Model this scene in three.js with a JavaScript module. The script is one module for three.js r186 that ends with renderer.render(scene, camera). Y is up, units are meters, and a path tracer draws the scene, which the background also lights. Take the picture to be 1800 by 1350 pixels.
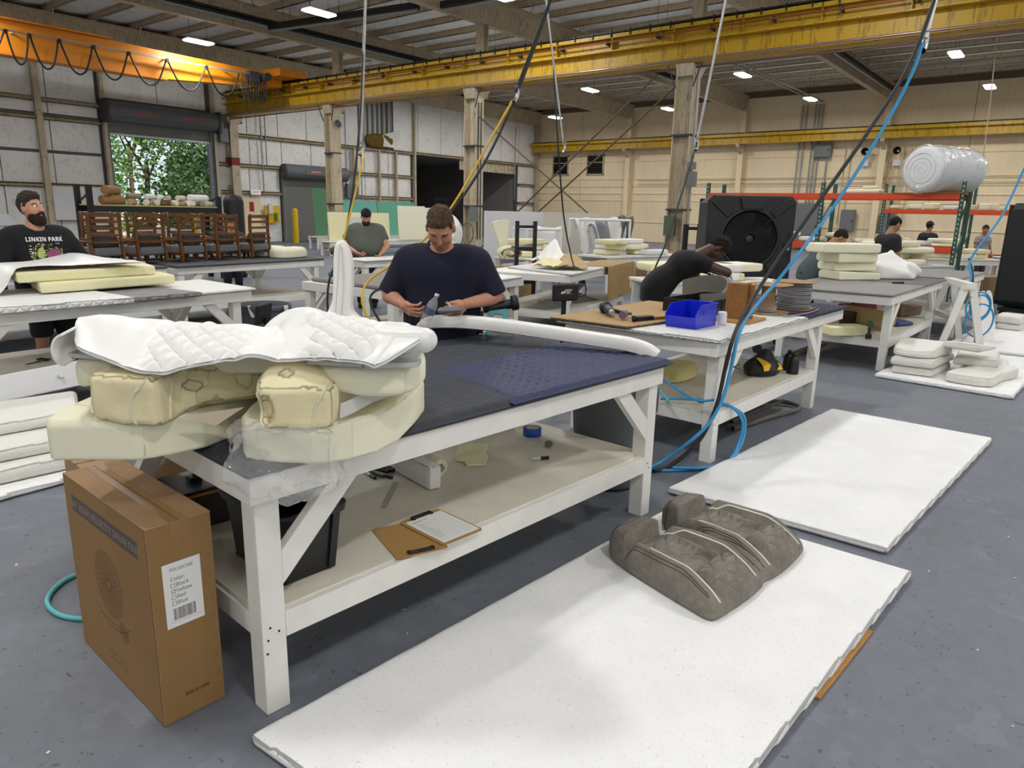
import * as THREE from 'three';
import { RoundedBoxGeometry } from 'three/addons/geometries/RoundedBoxGeometry.js';
import { mergeGeometries, mergeVertices, toCreasedNormals } from 'three/addons/utils/BufferGeometryUtils.js';
import { RectAreaLightUniformsLib } from 'three/addons/lights/RectAreaLightUniformsLib.js';

// ---------------------------------------------------------------- camera, sky, sun, exposure
const scene = new THREE.Scene();
const camera = new THREE.PerspectiveCamera(2 * Math.atan(675 / 1250) * 180 / Math.PI, 1800 / 1350, 0.05, 300);
camera.position.set(0, 1.75, 0);
camera.rotation.order = 'YXZ';
camera.rotation.set(-13.58 * Math.PI / 180, -51.9 * Math.PI / 180, 1.314 * Math.PI / 180);
const renderer = new THREE.WebGLRenderer({ antialias: true });
renderer.toneMapping = THREE.LinearToneMapping;
renderer.toneMappingExposure = 1.0;
renderer.shadowMap.enabled = true;
RectAreaLightUniformsLib.init();
scene.background = new THREE.Color(0.85, 0.95, 1.05);
const sun = new THREE.DirectionalLight(0xfff2dc, 6.5);
sun.position.set(24, 60, 20); sun.target.position.set(14, 0, -45);
sun.castShadow = true; sun.shadow.camera.left = -60; sun.shadow.camera.right = 60; sun.shadow.camera.top = 60; sun.shadow.camera.bottom = -60; sun.shadow.camera.far = 200;
scene.add(sun, sun.target);
const LAMP = 197, LAMPCOLOR = 0xfcfbfa;     // high-bay lamps: each fitting's own light is made in highBay() below

// ---------------------------------------------------------------- helpers
const V = (x, y, z) => new THREE.Vector3(x, y, z);
const PI = Math.PI, D = PI / 180;
let seed = 7; const rnd = () => { seed = (seed * 1664525 + 1013904223) >>> 0; return seed / 4294967296; };
const rr = (a, b) => a + (b - a) * rnd();
const clamp = (x, a = 0, b = 1) => Math.min(b, Math.max(a, x)), mix = (a, b, t) => a + (b - a) * t;
const sst = (a, b, x) => { const t = clamp((x - a) / (b - a)); return t * t * (3 - 2 * t); };
const hash = (x, y, s) => { let h = (Math.imul(x, 374761393) + Math.imul(y, 668265263) + Math.imul(s, 2147483647 - 91)) | 0; h = Math.imul(h ^ (h >>> 13), 1274126177); return ((h ^ (h >>> 16)) >>> 0) / 4294967296; };
function noise2(x, y, p, s = 1) {          // value noise with period p
  const X = Math.floor(x), Y = Math.floor(y), fx = x - X, fy = y - Y, u = fx * fx * (3 - 2 * fx), v = fy * fy * (3 - 2 * fy), m = (a) => ((a % p) + p) % p;
  const a = hash(m(X), m(Y), s), b = hash(m(X + 1), m(Y), s), c = hash(m(X), m(Y + 1), s), d = hash(m(X + 1), m(Y + 1), s);
  return mix(mix(a, b, u), mix(c, d, u), v);
}
function fbm(u, v, f, oct = 4, s = 1) { let t = 0, a = 0.5, n = 0; for (let i = 0; i < oct; i++) { t += a * noise2(u * f, v * f, f, s + i); n += a; a *= 0.5; f *= 2; } return t / n; }
const n3 = (x, y, z) => { const k = Math.floor(z), f = z - k, t = f * f * (3 - 2 * f); return mix(noise2(x + 17.31 * k, y + 9.17 * k, 4096, 5), noise2(x + 17.31 * (k + 1), y + 9.17 * (k + 1), 4096, 5), t) - 0.5; };
function tex(n, fn, metres, color = true, ny = n) {   // computed texture, one tile = metres
  const d = new Uint8Array(n * ny * 4);
  for (let j = 0; j < ny; j++) for (let i = 0; i < n; i++) {
    let c = fn(i / n, j / ny); if (typeof c === 'number') c = [c, c, c];
    const k = (j * n + i) * 4; for (let q = 0; q < 3; q++) d[k + q] = clamp(c[q]) * 255; d[k + 3] = 255;
  }
  const t = new THREE.DataTexture(d, n, ny); t.wrapS = t.wrapT = THREE.RepeatWrapping; t.magFilter = THREE.LinearFilter; t.minFilter = THREE.LinearMipmapLinearFilter; t.generateMipmaps = true;
  if (color) t.colorSpace = THREE.SRGBColorSpace; t.repeat.set(1 / metres, 1 / metres); t.needsUpdate = true; return t;
}
function canvasTex(w, h, draw) { const c = document.createElement('canvas'); c.width = w; c.height = h; draw(c.getContext('2d'), w, h); const t = new THREE.CanvasTexture(c); t.colorSpace = THREE.SRGBColorSpace; return t; }
const mat = (color, roughness = 0.6, o = {}) => new THREE.MeshStandardMaterial({ color, roughness, ...o });
const phys = (color, roughness = 0.6, o = {}) => new THREE.MeshPhysicalMaterial({ color, roughness, ...o });

// geometry: everything is position + normal + uv (metres, by the face's main direction), non-indexed
function boxUV(g) {
  const p = g.attributes.position, n = g.attributes.normal, uv = new Float32Array(p.count * 2);
  for (let i = 0; i < p.count; i++) {
    const a = Math.abs(n.getX(i)), b = Math.abs(n.getY(i)), c = Math.abs(n.getZ(i)), x = p.getX(i), y = p.getY(i), z = p.getZ(i);
    if (b >= a && b >= c) { uv[2 * i] = x; uv[2 * i + 1] = z; } else if (a >= c) { uv[2 * i] = z; uv[2 * i + 1] = y; } else { uv[2 * i] = x; uv[2 * i + 1] = y; }
  }
  g.setAttribute('uv', new THREE.BufferAttribute(uv, 2)); return g;
}
function plain(g, keepUV = false) {
  if (g.index) g = g.toNonIndexed();
  for (const k of Object.keys(g.attributes)) if (!['position', 'normal', 'uv'].includes(k)) g.deleteAttribute(k);
  g.morphAttributes = {}; g.groups = [];
  if (!g.attributes.normal) g.computeVertexNormals();
  return keepUV ? g : boxUV(g);
}
const E3 = new THREE.Euler(), Q = new THREE.Quaternion(), M4 = new THREE.Matrix4();
function put(g, p = [0, 0, 0], r = [0, 0, 0]) { E3.set(r[0], r[1], r[2]); Q.setFromEuler(E3); M4.compose(V(...p), Q, V(1, 1, 1)); return g.applyMatrix4(M4); }
const box = (w, h, d, p = [0, 0, 0], r = [0, 0, 0], round = 0) => plain(put(round ? new RoundedBoxGeometry(w, h, d, round > 0.012 ? 3 : 1, Math.min(round, w / 2.05, h / 2.05, d / 2.05)) : new THREE.BoxGeometry(w, h, d), p, r));
const box2 = (a, b, round = 0) => box(b[0] - a[0], b[1] - a[1], b[2] - a[2], [(a[0] + b[0]) / 2, (a[1] + b[1]) / 2, (a[2] + b[2]) / 2], [0, 0, 0], round);
const YUP = V(0, 1, 0);
function between(g, a, b) { const d = V(...b).sub(V(...a)); Q.setFromUnitVectors(YUP, d.clone().normalize()); M4.compose(V(...a).add(V(...b)).multiplyScalar(0.5), Q, V(1, 1, 1)); return g.applyMatrix4(M4); }
const rod = (a, b, r, r2 = r, n = 10) => plain(between(new THREE.CylinderGeometry(r2, r, V(...a).distanceTo(V(...b)), n, 1), a, b));
function bar(a, b, w, t, up = [0, 1, 0], round = 0) {     // a bar of width w (across up) and thickness t from a to b
  const A = V(...a), B = V(...b), y = B.clone().sub(A), L = y.length(); y.normalize();
  const x = V(...up).cross(y); if (x.length() < 1e-3) x.set(1, 0, 0); x.normalize(); const z = x.clone().cross(y);
  const g = round ? new RoundedBoxGeometry(w, L, t, 1, round) : new THREE.BoxGeometry(w, L, t);
  M4.makeBasis(x, y, z).setPosition(A.add(B).multiplyScalar(0.5)); return plain(g.applyMatrix4(M4));
}
function tube(pts, r, seg = pts.length * 6, rad = 8, closed = false) { return plain(new THREE.TubeGeometry(new THREE.CatmullRomCurve3(pts.map((p) => V(...p)), closed, 'centripetal'), seg, r, rad, closed)); }
const ball = (r, p, s = [1, 1, 1], n = 14) => { const g = new THREE.SphereGeometry(r, n, Math.max(8, n * 0.7 | 0)); g.scale(...s); return plain(put(g, p)); };
const lathe = (prof, n = 32, p = [0, 0, 0], r = [0, 0, 0]) => plain(put(new THREE.LatheGeometry(prof.map(([x, y]) => new THREE.Vector2(x, y)), n), p, r));
function ext(pts, depth, bevel = 0.004, p = [0, 0, 0], r = [0, 0, 0], holes = [], seg = 2) {   // outline in xy, thickness along z from 0
  const sh = new THREE.Shape(pts.map(([x, y]) => new THREE.Vector2(x, y))); for (const h of holes) sh.holes.push(new THREE.Path(h.map(([x, y]) => new THREE.Vector2(x, y))));
  const g = new THREE.ExtrudeGeometry(sh, { depth: Math.max(0.0005, depth - 2 * bevel), bevelEnabled: bevel > 0, bevelThickness: bevel, bevelSize: bevel, bevelOffset: -bevel, bevelSegments: seg, curveSegments: 8 });
  g.translate(0, 0, bevel); return plain(put(g, p, r));
}
function flat(pts, th, y, bevel = 0.003, seg = 2) { return ext(pts.map(([x, z]) => [x, -z]), th, bevel, [0, y, 0], [-PI / 2, 0, 0], [], seg); }   // outline in xz lying on height y
function smooth(pts, n = 6, closed = true) { return new THREE.CatmullRomCurve3(pts.map(([x, y]) => V(x, y, 0)), closed, 'centripetal').getPoints(pts.length * n).slice(0, closed ? -1 : undefined).map((q) => [q.x, q.y]); }
const join = (...g) => { const l = g.flat(9); return l.length === 1 ? l[0] : mergeGeometries(l); };
function sheet(nu, nv, fn, th = 0.004) {      // a cloth: fn(u, v) gives the upper face, th its thickness; closed round the rim
  const P = [], idx = [], W = nu + 1; const q = [];
  for (let j = 0; j <= nv; j++) for (let i = 0; i <= nu; i++) q.push(V(...fn(i / nu, j / nv)));
  const nor = q.map((c, k) => { const i = k % W, j = (k / W) | 0, a = q[j * W + Math.min(nu, i + 1)].clone().sub(q[j * W + Math.max(0, i - 1)]), b = q[Math.min(nv, j + 1) * W + i].clone().sub(q[Math.max(0, j - 1) * W + i]); return b.cross(a).normalize(); });
  q.forEach((c) => P.push(c.x, c.y, c.z)); q.forEach((c, k) => P.push(c.x - nor[k].x * th, c.y - nor[k].y * th, c.z - nor[k].z * th));
  const N = q.length, quad = (a, b, c, d) => idx.push(a, b, c, a, c, d);
  for (let j = 0; j < nv; j++) for (let i = 0; i < nu; i++) { const a = j * W + i; quad(a, a + W, a + W + 1, a + 1); quad(N + a, N + a + 1, N + a + W + 1, N + a + W); }
  const g = new THREE.BufferGeometry(); g.setAttribute('position', new THREE.Float32BufferAttribute(P, 3)); g.setIndex(idx.slice()); g.computeVertexNormals();
  const uvs = []; for (let k = 0; k < 2; k++) for (let j = 0; j <= nv; j++) for (let i = 0; i <= nu; i++) uvs.push(i / nu, j / nv);
  g.setAttribute('uv', new THREE.Float32BufferAttribute(uvs, 2));
  const rim = []; const edge = (a, b) => { rim.push(a, b, b + N, a, b + N, a + N); };
  for (let i = 0; i < nu; i++) { edge(i, i + 1); edge(nv * W + i + 1, nv * W + i); } for (let j = 0; j < nv; j++) { edge((j + 1) * W, j * W); edge(j * W + nu, (j + 1) * W + nu); }
  const g2 = new THREE.BufferGeometry(); g2.setAttribute('position', g.attributes.position.clone()); g2.setAttribute('uv', g.attributes.uv.clone()); g2.setIndex(rim);
  const r2 = g2.toNonIndexed(); r2.computeVertexNormals();
  return mergeGeometries([g.toNonIndexed(), r2]);
}
// mesh of a signed distance field (surface nets), normals from the field
function net(f, lo, hi, h) {
  const nx = Math.ceil((hi[0] - lo[0]) / h) + 1, ny = Math.ceil((hi[1] - lo[1]) / h) + 1, nz = Math.ceil((hi[2] - lo[2]) / h) + 1;
  const F = new Float32Array(nx * ny * nz); let k = 0;
  for (let z = 0; z < nz; z++) for (let y = 0; y < ny; y++) for (let x = 0; x < nx; x++) F[k++] = f(lo[0] + x * h, lo[1] + y * h, lo[2] + z * h);
  const at = (x, y, z) => F[(z * ny + y) * nx + x], id = new Int32Array(nx * ny * nz).fill(-1), P = [], N = [], I = [];
  for (let z = 0; z < nz - 1; z++) for (let y = 0; y < ny - 1; y++) for (let x = 0; x < nx - 1; x++) {
    let sx = 0, sy = 0, sz = 0, n = 0; const c = [];
    for (let q = 0; q < 8; q++) c.push(at(x + (q & 1), y + ((q >> 1) & 1), z + (q >> 2)));
    let inside = 0; for (const v of c) if (v < 0) inside++; if (inside === 0 || inside === 8) continue;
    for (let a = 0; a < 8; a++) for (const bit of [1, 2, 4]) if (!(a & bit)) { const b = a | bit; if ((c[a] < 0) !== (c[b] < 0)) { const t = c[a] / (c[a] - c[b]); sx += (a & 1) + (bit === 1 ? t : 0); sy += ((a >> 1) & 1) + (bit === 2 ? t : 0); sz += (a >> 2) + (bit === 4 ? t : 0); n++; } }
    id[(z * ny + y) * nx + x] = P.length / 3; const px = lo[0] + (x + sx / n) * h, py = lo[1] + (y + sy / n) * h, pz = lo[2] + (z + sz / n) * h, e = h * 0.6;
    P.push(px, py, pz); const gx = f(px + e, py, pz) - f(px - e, py, pz), gy = f(px, py + e, pz) - f(px, py - e, pz), gz = f(px, py, pz + e) - f(px, py, pz - e), L = Math.hypot(gx, gy, gz) || 1; N.push(gx / L, gy / L, gz / L);
  }
  const cell = (x, y, z) => id[(z * ny + y) * nx + x], quad = (a, b, c, d, flip) => { if (a < 0 || b < 0 || c < 0 || d < 0) return; flip ? I.push(a, c, b, a, d, c) : I.push(a, b, c, a, c, d); };
  for (let z = 1; z < nz - 1; z++) for (let y = 1; y < ny - 1; y++) for (let x = 1; x < nx - 1; x++) {
    const s = at(x, y, z) < 0;
    if (s !== (at(x + 1, y, z) < 0)) quad(cell(x, y - 1, z - 1), cell(x, y, z - 1), cell(x, y, z), cell(x, y - 1, z), !s);
    if (s !== (at(x, y + 1, z) < 0)) quad(cell(x - 1, y, z - 1), cell(x - 1, y, z), cell(x, y, z), cell(x, y, z - 1), !s);
    if (s !== (at(x, y, z + 1) < 0)) quad(cell(x - 1, y - 1, z), cell(x, y - 1, z), cell(x, y, z), cell(x - 1, y, z), !s);
  }
  const g = new THREE.BufferGeometry(); g.setAttribute('position', new THREE.Float32BufferAttribute(P, 3)); g.setAttribute('normal', new THREE.Float32BufferAttribute(N, 3)); g.setIndex(I); return plain(g);
}
const smin = (a, b, k) => { const h = Math.max(k - Math.abs(a - b), 0) / k; return Math.min(a, b) - h * h * k * 0.25; }, smax = (a, b, k) => -smin(-a, -b, k);
function capsule(a, b, r1, r2) {     // tapered capsule field
  const [ax, ay, az] = a, bx = b[0] - ax, by = b[1] - ay, bz = b[2] - az, L = bx * bx + by * by + bz * bz || 1e-9;
  return (x, y, z) => { const px = x - ax, py = y - ay, pz = z - az, t = clamp((px * bx + py * by + pz * bz) / L); return Math.hypot(px - bx * t, py - by * t, pz - bz * t) - (r1 + (r2 - r1) * t); };
}
function ellip(c, r) { return (x, y, z) => { const a = (x - c[0]) / r[0], b = (y - c[1]) / r[1], d = (z - c[2]) / r[2], k = Math.hypot(a, b, d), k2 = Math.hypot(a / r[0], b / r[1], d / r[2]); return k2 < 1e-9 ? -Math.min(...r) : k * (k - 1) / k2; }; }
function polySD(pts) {               // signed distance to a closed outline, negative inside
  return (x, y) => { let d = 1e9, s = 1; for (let i = 0, j = pts.length - 1; i < pts.length; j = i++) { const [xi, yi] = pts[i], [xj, yj] = pts[j], ex = xj - xi, ey = yj - yi, wx = x - xi, wy = y - yi, t = clamp((wx * ex + wy * ey) / (ex * ex + ey * ey || 1e-9)); d = Math.min(d, Math.hypot(wx - ex * t, wy - ey * t)); const c1 = y >= yi, c2 = y < yj, c3 = ex * wy > ey * wx; if ((c1 && c2 && c3) || (!c1 && !c2 && !c3)) s = -s; } return s * d; };
}
// a soft block: outline in local xz, top height top(x, z), resting on bottom(x, z), edges rounded by r
function cushion(pts, top, r = 0.03, h = 0.01, bottom = () => 0, extra) {
  const sd = polySD(pts), xs = pts.map((p) => p[0]), zs = pts.map((p) => p[1]); let hi = -9, lo = 9; for (const [x, z] of pts) { hi = Math.max(hi, top(x, z)); lo = Math.min(lo, bottom(x, z)); }
  const cxm = (Math.min(...xs) + Math.max(...xs)) / 2, czm = (Math.min(...zs) + Math.max(...zs)) / 2;
  for (let i = 0; i <= 10; i++) for (let j = 0; j <= 10; j++) { const x = mix(Math.min(...xs), Math.max(...xs), i / 10), z = mix(Math.min(...zs), Math.max(...zs), j / 10); hi = Math.max(hi, top(x, z)); lo = Math.min(lo, bottom(x, z)); }
  const f = (x, y, z) => { let d = smax(sd(x, z), y - top(x, z), r * 2); d = smax(d, bottom(x, z) - y, Math.min(r, 0.02) * 1.4); return extra ? extra(d, x, y, z) : d; };
  cushion.field = f; return net(f, [Math.min(...xs) - 2 * h, lo - 2 * h, Math.min(...zs) - 2 * h], [Math.max(...xs) + 2 * h, hi + 3 * h, Math.max(...zs) + 2 * h], h);
}
const surfaceY = (f, x, z, hi = 0.5) => { let y = hi; for (let k = 0; k < 400 && y > 0.02 && f(x, y, z) > 0.0004; k++) y -= clamp(f(x, y, z) * 0.7, 0.0006, 0.02); return y; };
const rect = (x0, z0, x1, z1) => [[x0, z0], [x1, z0], [x1, z1], [x0, z1]];
const circ = (cx, cy, r, n = 20) => Array.from({ length: n }, (_, i) => [cx + r * Math.cos(i / n * 2 * PI), cy + r * Math.sin(i / n * 2 * PI)]);

// objects
const used = {};
function numbered(n) { const k = used[n] = (used[n] ?? -1) + 1; return k ? n + '_' + String(k).padStart(3, '0') : n; }
function shadows(o) { o.castShadow = o.receiveShadow = true; return o; }
function thing(name, label, category, p = [0, 0, 0], turn = 0, group) { const o = new THREE.Group(); o.name = numbered(name); o.position.set(...p); o.rotation.y = turn; o.userData = { label, category }; if (group) o.userData.group = group; scene.add(o); return o; }
function part(name, g, m, parent, label) { const o = shadows(new THREE.Mesh(join(g), m)); o.name = name; parent.add(o); if (label) o.userData.label = label; return o; }
function single(name, label, category, g, m, p = [0, 0, 0], turn = 0, group) { const o = shadows(new THREE.Mesh(join(g), m)); o.name = numbered(name); o.position.set(...p); o.rotation.y = turn; o.userData = { label, category }; if (group) o.userData.group = group; scene.add(o); return o; }
function struct(name, g, m, label, category) { const o = shadows(new THREE.Mesh(join(g), m)); o.name = numbered(name); o.userData = { kind: 'structure', label, category }; scene.add(o); return o; }
function copyOf(o, p, turn, label) { const c = o.clone(); c.name = numbered(o.name.replace(/_\d{3}$/, '')); c.position.set(...p); if (turn !== undefined) c.rotation.y = turn; c.userData = { ...o.userData, label: label ?? o.userData.label }; scene.add(c); return c; }
// ---------------------------------------------------------------- materials
const T = {};
T.floor = tex(1024, (u, v) => { const a = fbm(u, v, 4, 5, 3), b = fbm(u, v, 64, 3, 9), k = fbm(u, v, 160, 2, 21), sc = fbm(u * 1, v, 24, 3, 33); let c = 0.448 + 0.06 * (a - 0.5) + 0.04 * (b - 0.5); if (k > 0.85) c -= 0.13; if (sc > 0.72) c += 0.025; return [c * 0.955, c * 0.995, c * 1.075]; }, 3.1);
T.floorRough = tex(256, (u, v) => 0.42 + 0.3 * fbm(u, v, 6, 4, 5), 3.1, false);
T.foamBump = tex(512, (u, v) => 0.5 * fbm(u, v, 96, 2, 2) + 0.5 * fbm(u, v, 24, 3, 6), 0.5, false);
T.foamColor = tex(512, (u, v) => { const a = fbm(u, v, 5, 4, 12), s = fbm(u, v, 120, 2, 40); let c = 0.935 + 0.04 * (a - 0.5); if (s > 0.83) c -= 0.09; return [c, c, c * 0.995]; }, 0.9);
T.wood = tex(512, (u, v) => { const g = fbm(u * 1, v, 8, 3, 7), r = Math.sin((u * 18 + g * 5) * 6.283) * 0.5 + 0.5, f = fbm(u, v, 128, 2, 8); const c = 0.78 + 0.3 * r * (g - 0.2) + 0.1 * (f - 0.5); return [c, c * 0.95, c * 0.86]; }, 0.35);
T.paint = tex(512, (u, v) => { const a = fbm(u, v, 8, 4, 17), s = fbm(u, v, 64, 3, 18); let c = 0.93 + 0.05 * (a - 0.5); if (s > 0.85) c -= 0.08; return [c, c * 0.998, c * 0.982]; }, 0.7);
T.shelf = tex(512, (u, v) => { const a = fbm(u, v, 5, 5, 27), s = fbm(u, v, 40, 3, 28); let c = 0.84 + 0.12 * (a - 0.5); if (s > 0.82) c -= 0.05; return [c, c * 0.975, c * 0.9]; }, 1.1);
T.card = tex(512, (u, v) => { const a = fbm(u, v, 6, 4, 37), f = fbm(u, v * 0.12, 128, 2, 38); const c = 0.62 + 0.07 * (a - 0.5) + 0.05 * (f - 0.5); return [c, c * 0.8, c * 0.58]; }, 0.5);
T.wrinkle = tex(1024, (u, v) => { const w = fbm(u, v, 6, 3, 50), r = Math.abs(fbm(u + 0.12 * w, v, 10, 4, 51) - 0.5) * 2, s = Math.abs(fbm(u, v * 0.25, 40, 2, 52) - 0.5) * 2; return clamp(0.35 + 0.55 * Math.sqrt(r) + 0.2 * s); }, 1.9, false);
T.insul = tex(1024, (u, v) => { const a = fbm(u, v, 5, 5, 60), k = Math.abs(fbm(u, v * 0.3, 24, 3, 61) - 0.5), st = fbm(u, v, 12, 4, 62); let c = 0.945 + 0.05 * (a - 0.5); if (k < 0.008) c -= 0.12; if (st > 0.72) c -= 0.05; return [c, c * 0.995, c * 0.98]; }, 2.7);
T.beige = tex(512, (u, v) => { const a = fbm(u, v, 5, 5, 70), s = fbm(u, v * 0.1, 60, 3, 71), c = 0.93 + 0.05 * (a - 0.5) + 0.05 * (s - 0.5); return [c, c * 0.92, c * 0.77]; }, 4.3);
T.steelPaint = tex(512, (u, v) => { const a = fbm(u, v, 6, 5, 80), s = fbm(u, v * 0.2, 40, 4, 81); let c = 0.76 + 0.08 * (a - 0.5); if (s > 0.63) c -= 0.1; return [c, c * 0.93, c * 0.79]; }, 1.7);
T.yellow = tex(512, (u, v) => { const a = fbm(u, v, 6, 5, 90), s = fbm(u, v * 0.15, 40, 4, 91); let c = 0.9 + 0.1 * (a - 0.5); const d = s > 0.64 ? 0.82 : 1; return [0.86 * c * d, 0.69 * c * d, 0.10 * c * d]; }, 2.3);
T.orange = tex(256, (u, v) => { const c = 0.95 + 0.1 * (fbm(u, v, 6, 5, 95) - 0.5); return [0.93 * c, 0.58 * c, 0.10 * c]; }, 2.3);
T.hidBump = tex(512, (u, v) => 0.6 * fbm(u, v, 80, 3, 101) + 0.4 * fbm(u, v, 20, 3, 102), 0.25, false);
T.hid = tex(512, (u, v) => { const a = fbm(u, v, 7, 5, 104), b = fbm(u, v, 30, 3, 105), c = 0.47 + 0.15 * (a - 0.5) + 0.08 * (b - 0.5); return [c, c * 0.955, c * 0.875]; }, 0.45);
T.cloth = tex(256, (u, v) => 0.5 + 0.25 * Math.sin(u * 6.283 * 64) * Math.sin(v * 6.283 * 64) + 0.3 * (fbm(u, v, 30, 3, 110) - 0.5), 0.16, false);
T.fuzz = tex(256, (u, v) => 0.6 * fbm(u, v, 24, 3, 113) + 0.4 * fbm(u, v, 4, 3, 114), 0.5, false);
// quilting as stitched relief: diamonds of side about cell
const quilt = (cell, sharp = 0.5) => tex(512, (u, v) => { const k = 4, a = Math.abs(Math.sin(PI * k * (u + v))), b = Math.abs(Math.sin(PI * k * (u - v))); return Math.pow(Math.min(a, b), sharp); }, cell * 4, false);
T.quilt5 = quilt(0.05); T.quilt9 = quilt(0.09, 0.4);
T.ripple = tex(512, (u, v) => { const k = 4; const w = 0.5 + 0.5 * Math.sin(2 * PI * (k * 4 * v + 0.32 * Math.sin(2 * PI * k * u))), s = Math.abs(Math.sin(PI * k * u)); return Math.sqrt(w) * (0.55 + 0.45 * Math.pow(s, 0.3)); }, 0.22, false);
const mm = {
  floor: mat(0xffffff, 1, { map: T.floor, roughnessMap: T.floorRough, metalness: 0 }),
  foam: mat(0xffffff, 0.92, { map: T.foamColor, bumpMap: T.foamBump, bumpScale: 0.004 }),
  cream: mat(0xe9e4b8, 0.95, { bumpMap: T.foamBump, bumpScale: 0.0008 }),
  creamDeep: mat(0xe0d596, 0.95, { bumpMap: T.foamBump, bumpScale: 0.0008 }),
  paleCream: mat(0xece9cf, 0.95, { bumpMap: T.foamBump, bumpScale: 0.0008 }),
  whitePaint: mat(0xf7f6f3, 0.5, { map: T.paint }),
  shelf: mat(0xffffff, 0.6, { map: T.shelf }),
  vinyl: phys(0xeeedea, 0.38, { bumpMap: T.hidBump, bumpScale: 0.0004, sheen: 0.2 }),
  vinylBack: mat(0xe6dfc2, 0.9, { bumpMap: T.cloth, bumpScale: 0.0004 }),
  creamHide: mat(0xebe0b4, 0.62, { bumpMap: T.fuzz, bumpScale: 0.004 }),
  navy: mat(0x232c4e, 0.62),
  slate: mat(0x343b4a, 0.66, { bumpMap: T.ripple, bumpScale: 0.012 }),
  hide: mat(0xffffff, 0.72, { map: T.hid, bumpMap: T.hidBump, bumpScale: 0.0012 }),
  piping: mat(0xdfdccd, 0.5), stitch: mat(0x2b2723, 0.8), whiteStitch: mat(0xd8d6d0, 0.8),
  card: mat(0xffffff, 0.85, { map: T.card }), black: mat(0x131415, 0.5), blackPlastic: mat(0x17181a, 0.38), darkMetal: mat(0x2a2b2d, 0.45, { metalness: 0.6 }), rubber: mat(0x1b1b1b, 0.85),
  greyCan: mat(0x595c60, 0.62, { bumpMap: T.fuzz, bumpScale: 0.0006 }), tape: phys(0xb98f5a, 0.32, { transparent: true, opacity: 0.5 }),
  steel: mat(0xb8b9ba, 0.35, { metalness: 0.9 }), galv: mat(0x9c9d9c, 0.5, { metalness: 0.6 }), brass: mat(0xb58f46, 0.4, { metalness: 0.8 }),
  insul: mat(0xffffff, 0.55, { map: T.insul, bumpMap: T.wrinkle, bumpScale: 0.035 }), insulRoof: mat(0xffffff, 0.75, { map: T.insul }),
  beige: mat(0xffffff, 0.7, { map: T.beige }), tan: mat(0xffffff, 0.6, { map: T.steelPaint }), girt: mat(0xd8d2c2, 0.6, { map: T.steelPaint }),
  yellow: mat(0xffffff, 0.45, { map: T.yellow }), orange: mat(0xffffff, 0.45, { map: T.orange }), safety: mat(0xe0b514, 0.5), copper: mat(0xa0543a, 0.4, { metalness: 0.5 }),
  rackOrange: mat(0xd2481c, 0.5), rackGreen: mat(0x335a4c, 0.5), greyPaint: mat(0x6f7272, 0.5), darkGrey: mat(0x3a3c3e, 0.6), shutter: mat(0x7b7d79, 0.45, { metalness: 0.3 }), hood: mat(0x606468, 0.55),
  blueHose: phys(0x2f93cc, 0.3, { clearcoat: 0.3 }), tealHose: phys(0x5fb9bd, 0.35), yellowHose: phys(0xdcb12a, 0.4), blackHose: mat(0x1d1d1f, 0.5), blueBin: phys(0x1226c8, 0.3, { clearcoat: 0.2 }),
  greyQuilt: mat(0x8d8c89, 0.75, { bumpMap: T.quilt9, bumpScale: 0.01 }), greyCloth: mat(0x8b8a88, 0.8, { bumpMap: T.fuzz, bumpScale: 0.004 }), whiteQuilt: mat(0xe9e9e6, 0.5, { bumpMap: T.quilt9, bumpScale: 0.012 }), whiteQuiltSmall: mat(0xe7e7e4, 0.5, { bumpMap: T.quilt5, bumpScale: 0.008 }),
  tanQuilt: mat(0xb39463, 0.6, { bumpMap: T.quilt5, bumpScale: 0.007 }), tanHide: mat(0xb0905e, 0.6, { bumpMap: T.fuzz, bumpScale: 0.003 }), whiteCloth: mat(0xe4e3df, 0.7, { bumpMap: T.fuzz, bumpScale: 0.004 }),
  teak: mat(0x7f5220, 0.45, { map: T.wood }), pine: mat(0xd7a763, 0.6, { map: T.wood }), charcoal: mat(0x3b3b3c, 0.8, { bumpMap: T.fuzz, bumpScale: 0.01 }), greyHide: mat(0x6c675f, 0.75, { bumpMap: T.fuzz, bumpScale: 0.003 }),
  teal: mat(0x74bdb0, 0.8), green: mat(0x5f8f68, 0.8), whiteBoard: mat(0xd9dadb, 0.4), pvc: mat(0xe8e8e6, 0.35), glass: phys(0xffffff, 0.05, { transmission: 1, thickness: 0, ior: 1.45 }),
};
const bagFilm = phys(0xffffff, 0.1, { transmission: 0.83, thickness: 0, ior: 1.4, side: THREE.DoubleSide, bumpMap: T.wrinkle, bumpScale: 0.008 });
const film = phys(0xffffff, 0.12, { transmission: 0.92, thickness: 0, ior: 1.3, side: THREE.DoubleSide, bumpMap: T.wrinkle, bumpScale: 0.004 });
// ---------------------------------------------------------------- the hall: x along the insulated wall, -z along the beige wall
const X0 = -12, X1 = 43.8, ZB = -32.5, Z1 = 14, ROOF = 8.95, BAYS = [-32.2, -24.7, -17.05, -9.25, -1.6, 6.1];
struct('floor', box2([X0 - 0.3, -0.25, ZB - 0.3], [X1 + 0.3, 0, Z1 + 0.3]), mm.floor, 'grey painted concrete floor of the workshop', 'floor');
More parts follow.
